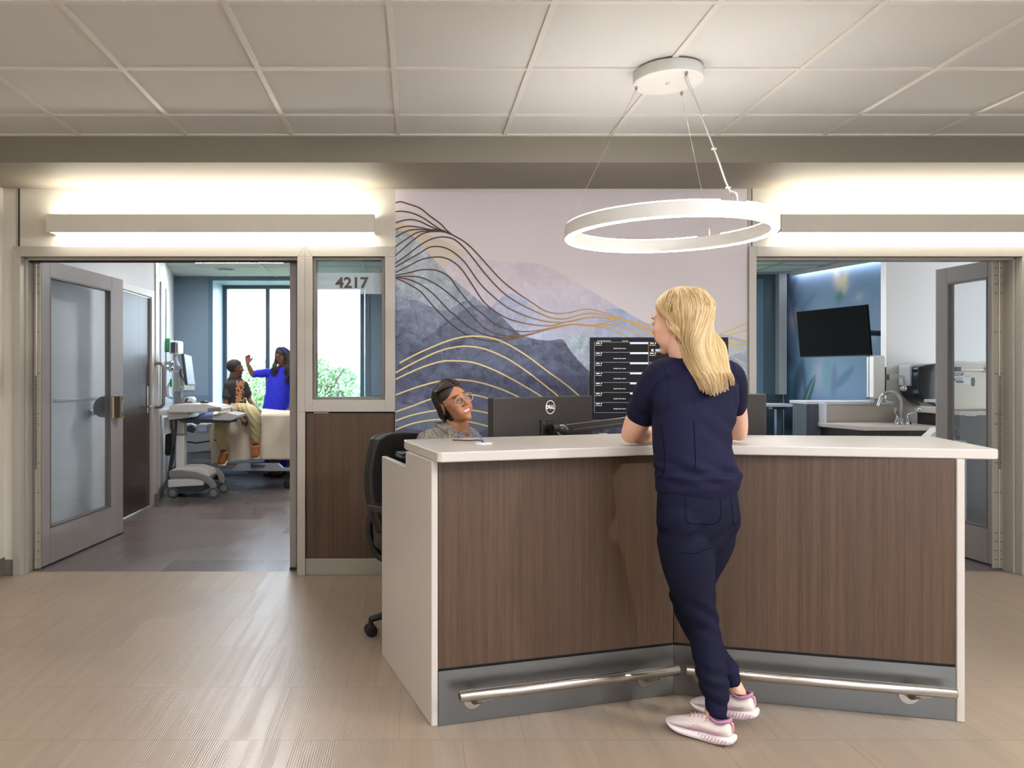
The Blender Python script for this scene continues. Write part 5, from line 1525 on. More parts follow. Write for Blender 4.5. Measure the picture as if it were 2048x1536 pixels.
    P = [tuple(a + d * float(uu) + n * .003 + Vector((0, 0, float(zz)))) for uu, zz in zip(u.ravel(), z.ravel())]
    W_ = nu + 1
    me = bpy.data.meshes.new('printed_sheet'); me.from_pydata([tuple(WM[MR.name].inverted() @ Vector(p)) for p in P], [], [(j * W_ + i, j * W_ + i + 1, (j + 1) * W_ + i + 1, (j + 1) * W_ + i) for j in range(nv) for i in range(nu)])
    ca_ = me.color_attributes.new('print', 'FLOAT_COLOR', 'POINT'); arr = np.ones((len(P), 4)); arr[:, :3] = np.clip(col.reshape(-1, 3), 0, 1); ca_.data.foreach_set('color', arr.ravel())
    m, nn, l, b_ = newmat('floral_print'); at_ = nn.new('ShaderNodeAttribute'); at_.attribute_name = 'print'; l.new(at_.outputs['Color'], b_.inputs['Base Color']); b_.inputs['Roughness'].default_value = .5
    me.materials.append(m); o = bpy.data.objects.new('printed_sheet', me); C.objects.link(o); o.parent = MR; reg(o, WM[MR.name])
floral()
# television
t = thing('television', 'black wall-mounted television tilted out from the blue floral wall', 'television', (4.42, 7.92, 1.5))
a = Vector((4.29, 8.36, 0)); b = Vector((4.545, 7.49, 0)); d = (b - a).normalized(); L = (b - a).length
F = frame(tuple(a + Vector((0, 0, 1.505))), d, Vector((d.y, -d.x, 0))) @ Matrix.Rotation(math.radians(6), 4, 'X')
m = MB(); m.M = F; m.box(0, L, 0, .51, -.035, 0); m.build('housing', mon_black, t, True, bevel=.003)
m = MB(); m.M = F; m.box(.01, L - .01, .018, .50, .0001, .001); m.build('screen', mat('tv_glass', (14, 14, 15), .6, spec=.08), t, True)
m = MB(); m.M = F; m.box(0, L, -.004, .004, -.03, .002); m.build('trim', mat('tv_trim_silver', (110, 122, 150), .3, metal=.8), t, True)
m = MB(); q = F @ Vector((L / 2, .26, -.035)); m.cyl(q, q + Vector((.25, .08, 0)), .03); m.cyl(q + Vector((.25, .08, 0)), (5.14, 8.25, q.z), .03); m.build('wall_arm', black_pl, t, True)
# counter with sink
SK = thing('sink_counter', 'white quartz sink counter with dark cabinet in the right room', 'sink counter', (4.2, 6.6, 0))
m = MB(); m.prism([(3.64, 6.74), (3.745, 6.26), (4.44, 6.26), (4.44, 6.88), (3.66, 6.88)], .845, .88); m.build('counter_top', quartz, SK, True, bevel=.003)
slate_c = wood_mat('slate_laminate', (64, 68, 78), (78, 82, 92), (92, 96, 106), .4)
m = MB(); m.prism([(3.68, 6.76), (3.765, 6.29), (4.43, 6.29), (4.43, 6.86), (3.68, 6.86)], .10, .845); m.build('cabinet', dark_lam, SK, True)
m = MB(); m.box(3.55, 3.68, 6.80, 7.05, 0, 1.045); m.build('side_panel', slate_c, SK, True)
m = MB(); m.box(3.68, 4.335, 6.862, 6.892, .88, 1.045); m.box(4.335, 4.44, 6.876, 6.898, .88, 1.045); m.build('backsplash', quartz, SK, True, bevel=.002)
m = MB(); m.box(3.545, 4.34, 6.80, 7.10, 1.045, 1.072); m.box(3.66, 3.69, 6.72, 6.90, .845, 1.06); m.build('ledge', mat('ledge_pale', (208, 212, 218), .4), SK, True, bevel=.003)
FY = 6.55
t = thing('faucet', 'chrome gooseneck faucet with two wing handles on the sink counter', 'faucet', (at(1803, 850, FY)[0], FY, .88))
m = MB(); m.tube(crom([at(1802, 850, FY), at(1802, 815, FY), at(1800, 797, FY), at(1790, 786, FY), at(1777, 784, FY), at(1766, 790, FY), at(1760, 802, FY), at(1757, 812, FY)], 6), .0135, 14); m.build('spout', chrome, t, True)
m = MB()
m.lathe([(.03, 0), (.03, .01), (.02, .045), (.014, .06)], 20, Matrix.Translation((at(1802, 850, FY)[0], FY, .88))); m.build('spout_base', chrome, t, True)
for px, s_ in ((1790, -1), (1811, 1)):
    x = at(px, 850, FY)[0]; m = MB(); m.lathe([(.028, 0), (.028, .012), (.018, .04), (.010, .06), (.010, .085)], 18, Matrix.Translation((x, FY - .03, .88)))
    m.tube(crom([(x, FY - .03, .965), (x + .02 * s_, FY - .05, .975), (x + .05 * s_, FY - .08, 1.0), (x + .06 * s_, FY - .10, 1.02)], 4), lambda u: .007 + .006 * u, 10); m.build('wing_handle', chrome, t, True)
t = thing('soap_dispenser', 'grey soap dispenser on the white wall above the sink', 'soap dispenser', at(1820, 760, 6.85))
m = MB(); pxprism(m, [(1803, 733), (1806, 730), (1836, 727), (1842, 731), (1842, 740), (1830, 764), (1826, 772), (1803, 772)], -.12, .045, 6.84); m.build('housing', mat('dispenser_grey', (168, 170, 176), .3), t, True, bevel=.01)
m = MB(); m.sphere(at(1808, 777, 6.70), .028); m.build('nozzle', chrome, t, True); m = MB(); pxprism(m, [(1807, 756), (1809, 752), (1813, 760), (1813, 764), (1805, 764)], -.124, -.12, 6.84); m.build('sensor_mark', black_pl, t, True)
t = thing('towel_dispenser', 'glossy black paper towel dispenser on the wall beside the sink', 'towel dispenser', at(1840, 770, 6.8))
P = crom([(1818, 733), (1866, 733), (1866, 808), (1840, 807), (1826, 800), (1815, 786), (1813, 760), (1814, 745)], 3, True)
m = MB(); pxprism(m, P, -.16, .10, 6.79); m.build('housing', mat('gloss_black', (26, 30, 38), .12), t, True, bevel=.012); m = MB(); pxbox(m, 1824, 797, 1862, 803, -.164, -.158, 6.79); m.build('slot', grey_pl, t, True)
t = thing('wall_mount_arm', 'white tall bracket on a sliding wall arm left of the soap dispenser', 'wall mount', at(1755, 760, 6.75))
m = MB(); pxbox(m, 1743, 712, 1766, 797, -.03, .06, 6.75); m.build('housing', white_pl, t, True, bevel=.006)
m = MB(); Y = 6.70; pxbox(m, 1735, 711, 1738, 797, -.01, .01, Y); pxbox(m, 1735, 711, 1766, 713.5, -.01, .01, Y); pxbox(m, 1735, 794.5, 1766, 797, -.01, .01, Y); m.build('side_frame', white_pl, t, True)
m = MB(); pxbox(m, 1764, 749, 1776, 760, -.02, .03, 6.78); m.build('clamp', dgrey_pl, t, True); m = MB(); pxbox(m, 1770, 750, 1806, 754, .0, .02, 6.8); pxbox(m, 1770, 756, 1806, 758, .0, .02, 6.8); m.build('slide_rail', white_pl, t, True)
m = MB(); pxbox(m, 1771, 734, 1775, 790, .02, .06, 6.82); m.build('vertical_track', black_pl, t, True)
m = MB(); pxbox(m, 1748, 797, 1772, 805, -.0, .06, 6.75); m.build('foot_plate', grey_pl, t, True)
# overbed table at the far window
t = thing('overbed_table', 'white-topped table on a slate column in the right room', 'table', (at(1555, 808, 9.2)[0], 9.2, 0))
m = MB(); pxbox(m, 1490, 807.5, 1584, 812.5, -.2, .25, 9.2); m.build('table_top', mat('table_white', (214, 218, 222), .35), t, True, bevel=.006)
m = MB(); pxbox(m, 1551, 813, 1561, 960, -.03, .03, 9.2); m.build('column', mat('slate_column', (70, 82, 104), .4), t, True)
m = MB(); pxbox(m, 1541, 813, 1568, 818, -.05, .05, 9.2); m.build('bracket', dgrey_pl, t, True); m = MB(); m.box(t.location.x - .25, t.location.x + .1, 9.0, 9.4, 0, .05); m.build('base', dgrey_pl, t, True)
# second counter with cabinet and container behind the glass leaf
t = thing('side_cabinet', 'dark cabinet with pale top behind the right glass leaf', 'cabinet', (5.0, 6.3, 0))
YC = 6.15
m = MB(); x0 = at(1918, 822, YC)[0]; x1 = at(2040, 822, YC)[0]; zc = at(0, 822, YC)[2]
m.box(x0, x1, YC, YC + .55, zc - .035, zc); m.build('counter_top', quartz, t, True, bevel=.003)
m = MB(); m.box(x0 + .02, x1 - .01, YC + .02, YC + .54, .0, zc - .035); cb_ = m.build('cabinet_body', dark_lam, t, True)
m = MB(); m.box(x0 + .06, x0 + .15, YC + .008, YC + .02, zc - .042, zc - .036); m.build('pull_tab', nickel, cb_, True)
t = thing('sharps_container', 'cream lidded medical waste container with a teal and white label', 'container', (at(1930, 822, YC)[0], YC + .2, zc))
Y = YC + .06
m = MB(); pxprism(m, [(1897, 740), (1988, 740), (1982, 821), (1900, 821)], 0, .12, Y); m.build('bin', mat('bin_cream', (214, 204, 188), .3), t, True, bevel=.02)
m = MB(); pxprism(m, [(1893, 726), (1898, 721), (1950, 723), (1992, 721), (1992, 742), (1893, 742)], -.015, .13, Y); m.build('lid', mat('lid_clear', (222, 214, 202), .15), t, True, bevel=.015)
for px in (1911, 1975):
    m = MB(); pxbox(m, px - 5, 734, px + 5, 743, -.035, -.02, Y); m.build('clip', black_pl, t, True)
m = MB(); pxprism(m, [(1898, 746), (1940, 746), (1941, 768), (1898, 768)], -.006, -.004, Y); lb = m.build('label', mat('label_white', (222, 222, 220), .5), t, True)
m = MB(); pxprism(m, [(1898, 746), (1927, 746), (1924, 751.5), (1898, 751.5)], -.008, -.006, Y); m.build('teal_band', mat('label_teal', (40, 92, 104), .5), lb, True)
m = MB(); c = at(1905.5, 759.5, Y); m.cyl((c[0], Y - .008, c[2]), (c[0], Y - .006, c[2]), .017, 20); m.build('red_dot', mat('label_red', (150, 40, 44), .5), lb, True)
m = MB(); text(m, 'SHARPSMART', .019, frame(at(1911, 748.8, Y - .009), (1, 0, 0), (0, -1, 0)), .0002, squash=.9); m.build('label_title', white_line, lb, True)
m = MB(); text(m, 'Daniels', .015, frame(at(1934, 752, Y - .008), (1, 0, 0), (0, -1, 0)), .0002)
for k in range(4): pxbox(m, 1911, 755 + 2.2 * k, 1924, 755.7 + 2.2 * k, -.0085, -.006, Y)
for k in range(4): pxbox(m, 1911 + 4 * k, 762, 1913.6 + 4 * k, 766, -.0085, -.006, Y)
m.build('label_print', mat('label_ink', (40, 44, 52), .5), lb, True)
m = MB(); pxprism(m, crom([(1943, 757), (1946, 755), (1949, 757), (1949, 770), (1946, 772), (1943, 770)], 3, True), -.004, -.002, Y); m.build('level_window', black_pl, t, True)
# wall device with black cables beside the towel dispenser, low
t = thing('blood_pressure_unit', 'white monitor base with coiled black cuff hose behind the right glass leaf', 'medical device', at(1900, 880, 5.95))
m = MB(); pxprism(m, [(1850, 872), (1862, 862), (1868, 855), (1890, 855), (1890, 880), (1850, 880)], -.05, .05, 6.0); m.build('housing', white_pl, t, True, bevel=.01)
m = MB()
for r in (.035, .05): c = at(1907, 872, 5.98); m.tube([(c[0] + r * math.cos(a), 5.98 + .01 * a, c[2] + r * 1.3 * math.sin(a)) for a in np.linspace(0, 6.2, 20)], .010, 8)
m.build('cuff_hose', black_pl, t, True)
m = MB(); m.box(at(1850, 0, 6.0)[0], at(1915, 0, 6.0)[0], 5.9, 6.1, 0, at(0, 880, 6.0)[2]); m.build('pedestal', grey_pl, t, True)
# ================================================================ figure tools
def limb(mb, pts, side, seg=20, per=5, caps=True):
    """pts: (x, y, z, ra, rb); ra along 'side', rb across it. Closed, rounded ends."""
    P = crom(pts, per)
    side = Vector(side).normalized()
    pos = [Vector(p[:3]) for p in P]; n = len(P); R = []
    tang = []
    for k in range(n):
        t = pos[min(k + 1, n - 1)] - pos[max(k - 1, 0)]
        tang.append(t.normalized() if t.length > 1e-7 else Vector((0, 0, 1)))
    a0 = side
    def ring(c, a, b, ra, rb):
        return [tuple(c + a * (math.cos(2 * PI * i / seg) * ra) + b * (math.sin(2 * PI * i / seg) * rb)) for i in range(seg)]
    frames = []
    for k in range(n):
        a = (a0 - tang[k] * a0.dot(tang[k])).normalized(); b = tang[k].cross(a); frames.append((a, b))
    if caps:
        for u in (.98, .8, .45):
            a, b = frames[0]; r = math.sqrt(1 - u * u); m = min(P[0][3], P[0][4])
            R.append(ring(pos[0] - tang[0] * m * u * .8, a, b, P[0][3] * r, P[0][4] * r))
    for k in range(n):
        a, b = frames[k]; R.append(ring(pos[k], a, b, P[k][3], P[k][4]))
    if caps:
        for u in (.45, .8, .98):
            a, b = frames[-1]; r = math.sqrt(1 - u * u); m = min(P[-1][3], P[-1][4])
            R.append(ring(pos[-1] + tang[-1] * m * u * .8, a, b, P[-1][3] * r, P[-1][4] * r))
    mb.rings(R, True, True, True, True)
    return mb

def fuse(mb, voxel, smooth=4, factor=.5):
    """union of closed shapes by voxel remesh; returns (verts Nx3, faces)"""
    me = mb.mesh('fuse', []); ob = bpy.data.objects.new('fuse', me); C.objects.link(ob)
    md = ob.modifiers.new('r', 'REMESH'); md.mode = 'VOXEL'; md.voxel_size = voxel; md.use_smooth_shade = True
    if smooth:
        ms = ob.modifiers.new('s', 'SMOOTH'); ms.iterations = smooth; ms.factor = factor
    dg = bpy.context.evaluated_depsgraph_get()
    m2 = bpy.data.meshes.new_from_object(ob.evaluated_get(dg))
    V = np.zeros(len(m2.vertices) * 3); m2.vertices.foreach_get('co', V); V = V.reshape(-1, 3)
    N = np.zeros(len(m2.vertices) * 3); m2.vertices.foreach_get('normal', N); N = N.reshape(-1, 3)
    F = [tuple(p.vertices) for p in m2.polygons]
    bpy.data.objects.remove(ob); bpy.data.meshes.remove(me); bpy.data.meshes.remove(m2)
    return V, N, F

def cloth(mb, voxel, name, mt, parent, fold=None, smooth=4, noise_amp=.0, noise_scale=8):
    V, N, F = fuse(mb, voxel, smooth)
    if noise_amp:
        d = np.array([noise.noise(Vector((v[0] * noise_scale, v[1] * noise_scale, v[2] * noise_scale * .6))) for v in V]) * noise_amp
        V = V + N * d[:, None]
    if fold is not None:
        V = V + N * fold(V)[:, None]
    o = MB(); o.add([tuple(v) for v in V], F, True)
    return o.build(name, mt, parent, True, sharp=180)

def skin_mat(name):
    m, n, l, b = newmat(name)
    a = n.new('ShaderNodeAttribute'); a.attribute_name = 'tint'
    t = n.new('ShaderNodeTexNoise'); t.inputs['Scale'].default_value = 45; t.inputs['Detail'].default_value = 4
    g = n.new('ShaderNodeNewGeometry'); l.new(g.outputs['Position'], t.inputs['Vector'])
    mr = n.new('ShaderNodeMapRange'); mr.inputs['To Min'].default_value = .90; mr.inputs['To Max'].default_value = 1.08; l.new(t.outputs['Fac'], mr.inputs['Value'])
    vm = n.new('ShaderNodeVectorMath'); vm.operation = 'SCALE'; l.new(a.outputs['Color'], vm.inputs[0]); l.new(mr.outputs[0], vm.inputs['Scale'])
    l.new(vm.outputs[0], b.inputs['Base Color']); b.inputs['Roughness'].default_value = .48; b.inputs['Specular IOR Level'].default_value = .4
    b.inputs['Subsurface Weight'].default_value = .12; b.inputs['Subsurface Radius'].default_value = (1.0, .35, .2); b.inputs['Subsurface Scale'].default_value = .008
    return m
skin = skin_mat('skin')

def sd_ell(p, c, r):
    q = p - np.array(c); r = np.array(r, float)
    k0 = np.linalg.norm(q / r, axis=-1); k1 = np.linalg.norm(q / (r * r), axis=-1) + 1e-9
    return k0 * (k0 - 1) / k1
def sd_cap(p, a, b, ra, rb):
    a = np.array(a); b = np.array(b); pa = p - a; ba = b - a
    h = np.clip((pa @ ba) / (ba @ ba), 0, 1)
    return np.linalg.norm(pa - h[..., None] * ba, axis=-1) - (ra + (rb - ra) * h)
def smin(a, b, k):
    h = np.clip(.5 + .5 * (b - a) / k, 0, 1)
    return b * (1 - h) + a * h - k * h * (1 - h)
def smax(a, b, k): return -smin(-a, -b, k)

def head_sdf(p, o):
    """face towards -Y, z up, chin about -.115, crown about +.118"""
    jw = o.get('jaw', 1.0); sm = o.get('smile', 0.0)
    d = sd_ell(p, (0, .018, .036), (.074, .094, .082))
    d = smin(d, sd_ell(p, (0, -.026, -.006), (.061, .066, .088)), .02)
    d = smin(d, sd_ell(p, (0, -.034, -.066), (.050 * jw, .048, .042)), .02)
    d = smin(d, sd_ell(p, (0, -.074, -.098), (.018, .014, .014)), .018)
    q = p.copy(); q[..., 0] = np.abs(q[..., 0])
    d = smin(d, sd_ell(q, (.044, -.058, -.018 + .004 * sm), (.018, .020 + .003 * sm, .018)), .020)
    d = smin(d, sd_ell(q, (.026, -.083, .030), (.022, .008, .006)), .012)
    d = smin(d, sd_ell(q, (.036, -.066, -.046), (.016, .018, .022)), .018)
    # sockets
    d = smax(d, -sd_ell(q, (.031, -.104, .009), (.019, .020, .013)), .010)
    # nose
    nl = o.get('nose', 1.0)
    d = smin(d, sd_cap(p, (0, -.084, .020), (0, -.098 - .009 * nl, -.020), .0075, .0105), .008)
    d = smin(d, sd_ell(q, (.0115, -.094, -.024), (.0085, .009, .0075)), .005)
    d = smax(d, -sd_ell(q, (.0065, -.100, -.0325), (.0032, .005, .004)), .002)
    # lids
    d = smin(d, sd_ell(q, (.031, -.0785, .008), (.0150, .0145, .0130)), .004)
    oy = -.0955; ow = .0135
    d = smax(d, -sd_ell(q, (.031, oy, .0072), (ow, .010, o.get('eye_open', .0052))), .0012)
    # mouth
    mw = .024 + .009 * sm
    zc = -.056 + 8.0 * sm * p[..., 0] ** 2
    pp = p.copy(); pp[..., 2] = pp[..., 2] - (zc + .056)
    d = smin(d, sd_ell(pp, (0, -.083 + .004 * sm, -.0505), (mw, .0105, .0062)), .004)
    d = smin(d, sd_ell(pp, (0, -.081 + .004 * sm, -.0635 - .004 * sm), (mw * .86, .0105, .0070)), .004)
    if sm > 0:
        d = smax(d, -sd_ell(pp, (0, -.092, -.0575), (mw * .88, .012, .0040 + .0025 * sm)), .0015)
    else:
        d = smax(d, -sd_ell(pp, (0, -.0945, -.0570), (mw * .95, .004, .0010)), .0015)
    # neck stump
    d = smin(d, sd_cap(p, (0, .020, -.06), (0, .040, -.16), .050 * o.get('neck', 1.0), .052 * o.get('neck', 1.0)), .02)
    return d

def make_head(o, Mh, col, nu=150, nv=120):
    """returns verts (world), faces, colours, and a function giving radius in a direction (local)"""
    cen = np.array((0, .0, .0))
    th = np.linspace(0, 2 * PI, nu, endpoint=False); th = th - .68 * np.sin(th); ph = np.linspace(.004, PI - .004, nv); ph = ph + .28 * np.sin(2 * ph)
    T, P = np.meshgrid(th, ph)
    D = np.stack([np.sin(T) * np.sin(P), -np.cos(T) * np.sin(P), np.cos(P)], -1)
    def radius(D):
        lo = np.full(D.shape[:-1], .01); hi = np.full(D.shape[:-1], .24)
        # march out from inside to the first exit
        r = lo.copy(); done = np.zeros(r.shape, bool)
        for _ in range(70):
            d = head_sdf(cen + D * r[..., None], o)
            step = np.where(done, 0, np.maximum(-d * .7, .0))
            r = r + step; done |= (d > -2e-4)
            if done.all(): break
        return np.minimum(r, .21)
    r = radius(D)
    V = cen + D * r[..., None]
    cols = np.zeros(V.shape); base = np.array([lin(c) for c in col]); cols[:] = base
    x, y, z = V[..., 0], V[..., 1], V[..., 2]
    def paint_(mask, c, w=1.0):
        c = np.array([lin(k) for k in c]); mk = np.clip(mask, 0, 1)[..., None] * w
        cols[:] = cols * (1 - mk) + c * mk
    front = y < -.05
    sm = o.get('smile', 0.0); mw = .025 + .009 * sm
    zz = z - 8.0 * sm * x ** 2
    lip = np.clip(1.6 - ((x / mw) ** 2 + ((zz + .0572) / (.0125 + .003 * sm)) ** 2) * 1.5, 0, 1) * front
    paint_(lip, o.get('lip', (190, 120, 110)), .8)
    bz = .0285 - .09 * np.maximum(np.abs(x) - .034, 0) * 2.5
    brow = np.clip(1.5 - (((np.abs(x) - .032) / .021) ** 2 + ((z - bz - .006) / .0042) ** 2), 0, 1) * front
    paint_(brow, o.get('brow', (60, 42, 32)), .85)
    rim = np.clip(1.4 - (((np.abs(x) - .031) / .0165) ** 2 + ((z - .0078) / .0085) ** 2) ** 1.5, 0, 1) * front
    paint_(rim, o.get('lash', (60, 40, 34)), .45)
    blush = np.exp(-(((np.abs(x) - .044) / .02) ** 2 + ((z + .022) / .02) ** 2)) * front
    paint_(blush, o.get('blush', (214, 130, 110)), .25)
    W_ = nu; F = []
    for j in range(nv - 1):
        for i in range(nu):
            a = j * nu + i; b = j * nu + (i + 1) % nu
            F.append((a, a + nu, b + nu, b))
    Vl = V.reshape(-1, 3)
    top = len(Vl); Vl = np.vstack([Vl, cen + np.array([[0, 0, r[0].mean()]]), cen - np.array([[0, 0, r[-1].mean()]])])
    for i in range(nu):
        F.append((top, i, (i + 1) % nu)); F.append((top + 1, (nv - 1) * nu + (i + 1) % nu, (nv - 1) * nu + i))
    c2 = np.vstack([cols.reshape(-1, 3), base[None], base[None]])
    Mn = np.array(Mh)
    Vw = Vl @ Mn[:3, :3].T + Mn[:3, 3]
    return Vw, F, c2, radius

def ear(mb, M, s=1):
    """outer ear at local (+-x)"""
    for k, (r, w) in enumerate(((1, .0055),)):
        pts = []
        for a in np.linspace(-.6, 4.4, 16):
            pts.append((s * (.074 + .006 * math.sin(a * .5)), .010 + .016 * math.cos(a + .5) * r + .004, -.004 + .029 * math.sin(a + .3) * r))
        mb.tube([M @ Vector(p) for p in pts], lambda u: .0048 * (1 - .3 * abs(u - .4)), 8)
    mb.add(*ell_mesh(M @ Matrix.Translation((s * .0745, .012, -.004)) @ Matrix.Rotation(s * .35, 4, 'Z') @ Matrix.Diagonal((.005, .015, .026, 1))), True)

def ell_mesh(M, seg=16, rings=10):
    V = []; F = []
    for k in range(rings + 1):
        t = PI * (.001 + .998 * k / rings)
        for i in range(seg): V.append(tuple(M @ Vector((math.sin(t) * math.cos(2 * PI * i / seg), math.sin(t) * math.sin(2 * PI * i / seg), -math.cos(t)))))
    for k in range(rings):
        for i in range(seg):
            a = k * seg + i; b = k * seg + (i + 1) % seg
            F.append((a, b, b + seg, a + seg))
    return V, F

def hand(mb, w, d, n, s, curl=(.5, .55, .6, .65), spread=.10, thumb=.5, k=1.0):
    """w wrist, d direction of the hand, n back-of-hand normal, s: +1 thumb on the side d x n"""
    w, d, n = Vector(w), Vector(d).normalized(), Vector(n).normalized()
    n = (n - d * n.dot(d)).normalized(); t = d.cross(n) * s
    limb(mb, [(*w, .024 * k, .017 * k), (*(w + d * .03 * k), .030 * k, .0155 * k), (*(w + d * .06 * k), .039 * k, .0135 * k), (*(w + d * .085 * k), .037 * k, .0115 * k)], t, 14, 3)
    for i, (off, L, r) in enumerate(((.029, .070, .0088), (.0095, .078, .0092), (-.0105, .072, .0088), (-.029, .058, .0078))):
        p = w + d * (.084 - .004 * abs(i - 1)) * k + t * off * k; dd = (d + t * spread * (1.4 - i) * .7).normalized(); a = 0; pts = [(*(p - dd * .012 * k), r * k, r * k), (*p, r * k * 1.02, r * k)]
        for q, (f, c) in enumerate(((.45, .9), (.30, 1.1), (.25, .8))):
            a += curl[i] * c; dv = dd * math.cos(a) - n * math.sin(a); p = p + dv * L * f * k; pts.append((*p, r * k * (1 - .10 * (q + 1)), r * k * (.97 - .10 * (q + 1))))
        limb(mb, pts, t, 10, 3)
    p = w + d * .022 * k + t * .022 * k - n * .006 * k; dd = (d * .75 + t * .75 - n * .35 * thumb).normalized()
    p1 = p + dd * .036 * k; d2 = (d * .95 + t * .30 - n * .5 * thumb).normalized(); p2 = p1 + d2 * .030 * k; p3 = p2 + (d2 + n * -.2 * thumb).normalized() * .024 * k
    limb(mb, [(*p, .013 * k, .013 * k), (*p1, .0115 * k, .011 * k), (*p2, .0105 * k, .0098 * k), (*p3, .0085 * k, .0078 * k)], n, 10, 3)

def figure(name, label, body, voxel, head, col, group=None, smooth=3, ears=True):
    """head: dict(M=matrix, **shape options). One continuous body object; returns (object, radius function)"""
    V, N, F = fuse(body, voxel, smooth)
    c = np.tile(np.array([lin(k) for k in col]), (len(V), 1))
    Hv, Hf, Hc, rad = make_head(head, head['M'], col)
    o_ = len(V); V = np.vstack([V, Hv]); c = np.vstack([c, Hc]); F = F + [tuple(o_ + i for i in f) for f in Hf]
    if ears:
        e = MB()
        for s in (-1, 1): ear(e, head['M'], s)
        o_ = len(V); V = np.vstack([V, np.array(e.v)]); F = F + [tuple(o_ + i for i in f) for f in e.f]
        c = np.vstack([c, np.tile(np.array([lin(k) for k in col]) * np.array((1.0, .9, .88)), (len(e.v), 1))])
    lo = V.min(0); hi = V.max(0)
    T = Matrix.Translation(((lo[0] + hi[0]) / 2, (lo[1] + hi[1]) / 2, 0 if lo[2] < .3 else lo[2]))
    me = bpy.data.meshes.new(name); off = np.array(T.translation)
    me.from_pydata([tuple(v) for v in (V - off)], [], F)
    ca = me.color_attributes.new('tint', 'FLOAT_COLOR', 'POINT'); A = np.ones((len(V), 4)); A[:, :3] = c; ca.data.foreach_set('color', A.ravel())
    me.materials.append(skin); me.polygons.foreach_set('use_smooth', [True] * len(me.polygons)); me.update()
    ob = bpy.data.objects.new(name, me); C.objects.link(ob); ob.location = T.translation; reg(ob, T)
    tag(ob, label, 'person', group)
    # eyes
    for s in (-1, 1):
        E = head['M'] @ Matrix.Translation((s * .031, -.0785, .008)); g = head.get('gaze', (0, 0))
        E = E @ Matrix.Rotation(g[0], 4, 'Z') @ Matrix.Rotation(g[1], 4, 'X')
        m = MB(); m.add(*ell_mesh(E @ Matrix.Diagonal((.0118, .0118, .0118, 1)), 20, 14), True)
        m.mi = 1
        R = [[tuple(E @ Vector((r * math.cos(2 * PI * i / 20), -math.sqrt(.01195 ** 2 - r * r), r * math.sin(2 * PI * i / 20)))) for i in range(20)] for r in (.0056, .0048, .0026)]
        m.rings(R, True, False, False, True)
        m.mi = 2
        R = [[tuple(E @ Vector((r * math.cos(2 * PI * i / 20), -math.sqrt(.01197 ** 2 - r * r), r * math.sin(2 * PI * i / 20)))) for i in range(20)] for r in (.0026, .0001)]
        m.rings(R, True, False, True, True)
        m.build('eye', [mat('eye_white', (222, 216, 210), .2), mat('iris_' + head.get('iris', 'brown'), (58, 36, 24) if head.get('iris', 'brown') == 'brown' else (92, 120, 140), .15), mat('pupil', (8, 8, 8), .1)], ob, True)
    return ob, rad

def hair_mat(name, c0, c1, rough=.42):
    m, n, l, b = newmat(name)
    at_ = n.new('ShaderNodeAttribute'); at_.attribute_name = 'strand'
    cr = n.new('ShaderNodeValToRGB'); cr.color_ramp.elements[0].color = rgb(c0); cr.color_ramp.elements[1].color = rgb(c1); l.new(at_.outputs['Fac'], cr.inputs[0])
    l.new(cr.outputs[0], b.inputs['Base Color']); b.inputs['Roughness'].default_value = rough; b.inputs['Specular IOR Level'].default_value = .5
    return m

def strands(name, paths, rad, mt, parent, seg=5, seed=1, per=4):
    """many tapered locks as ONE hair mesh; each lock has its own tone"""
    rnd = random.Random(seed); V = []; F = []; tone = []
    for p in paths:
        P = crom(p, per); n = len(P); tn = rnd.random(); r0 = rad * rnd.uniform(.7, 1.3)
        pos = [Vector(q) for q in P]; t0 = (pos[1] - pos[0]).normalized(); a = t0.orthogonal().normalized(); base = len(V)
        for k in range(n):
            t = (pos[min(k + 1, n - 1)] - pos[max(k - 1, 0)])
            t = t.normalized() if t.length > 1e-8 else t0
            a = (a - t * a.dot(t)).normalized(); b = t.cross(a); u = k / (n - 1)
            r = r0 * (1.0 if u < .75 else 1 - .85 * (u - .75) / .25)
            for i in range(seg):
                V.append(tuple(pos[k] + (a * math.cos(2 * PI * i / seg) + b * math.sin(2 * PI * i / seg)) * r)); tone.append(min(1, max(0, tn + .15 * noise.noise(pos[k] * 25))))
        for k in range(n - 1):
            for i in range(seg):
                j = (i + 1) % seg; F.append((base + k * seg + i, base + k * seg + j, base + (k + 1) * seg + j, base + (k + 1) * seg + i))
    Wi = WM[parent.name].inverted()
    me = bpy.data.meshes.new(name); me.from_pydata([tuple(Wi @ Vector(v)) for v in V], [], F)
    ca = me.attributes.new('strand', 'FLOAT', 'POINT'); ca.data.foreach_set('value', tone)
    me.materials.append(mt); me.polygons.foreach_set('use_smooth', [True] * len(me.polygons)); me.update()
    o = bpy.data.objects.new(name, me); C.objects.link(o); o.parent = parent; reg(o, WM[parent.name])
    return o

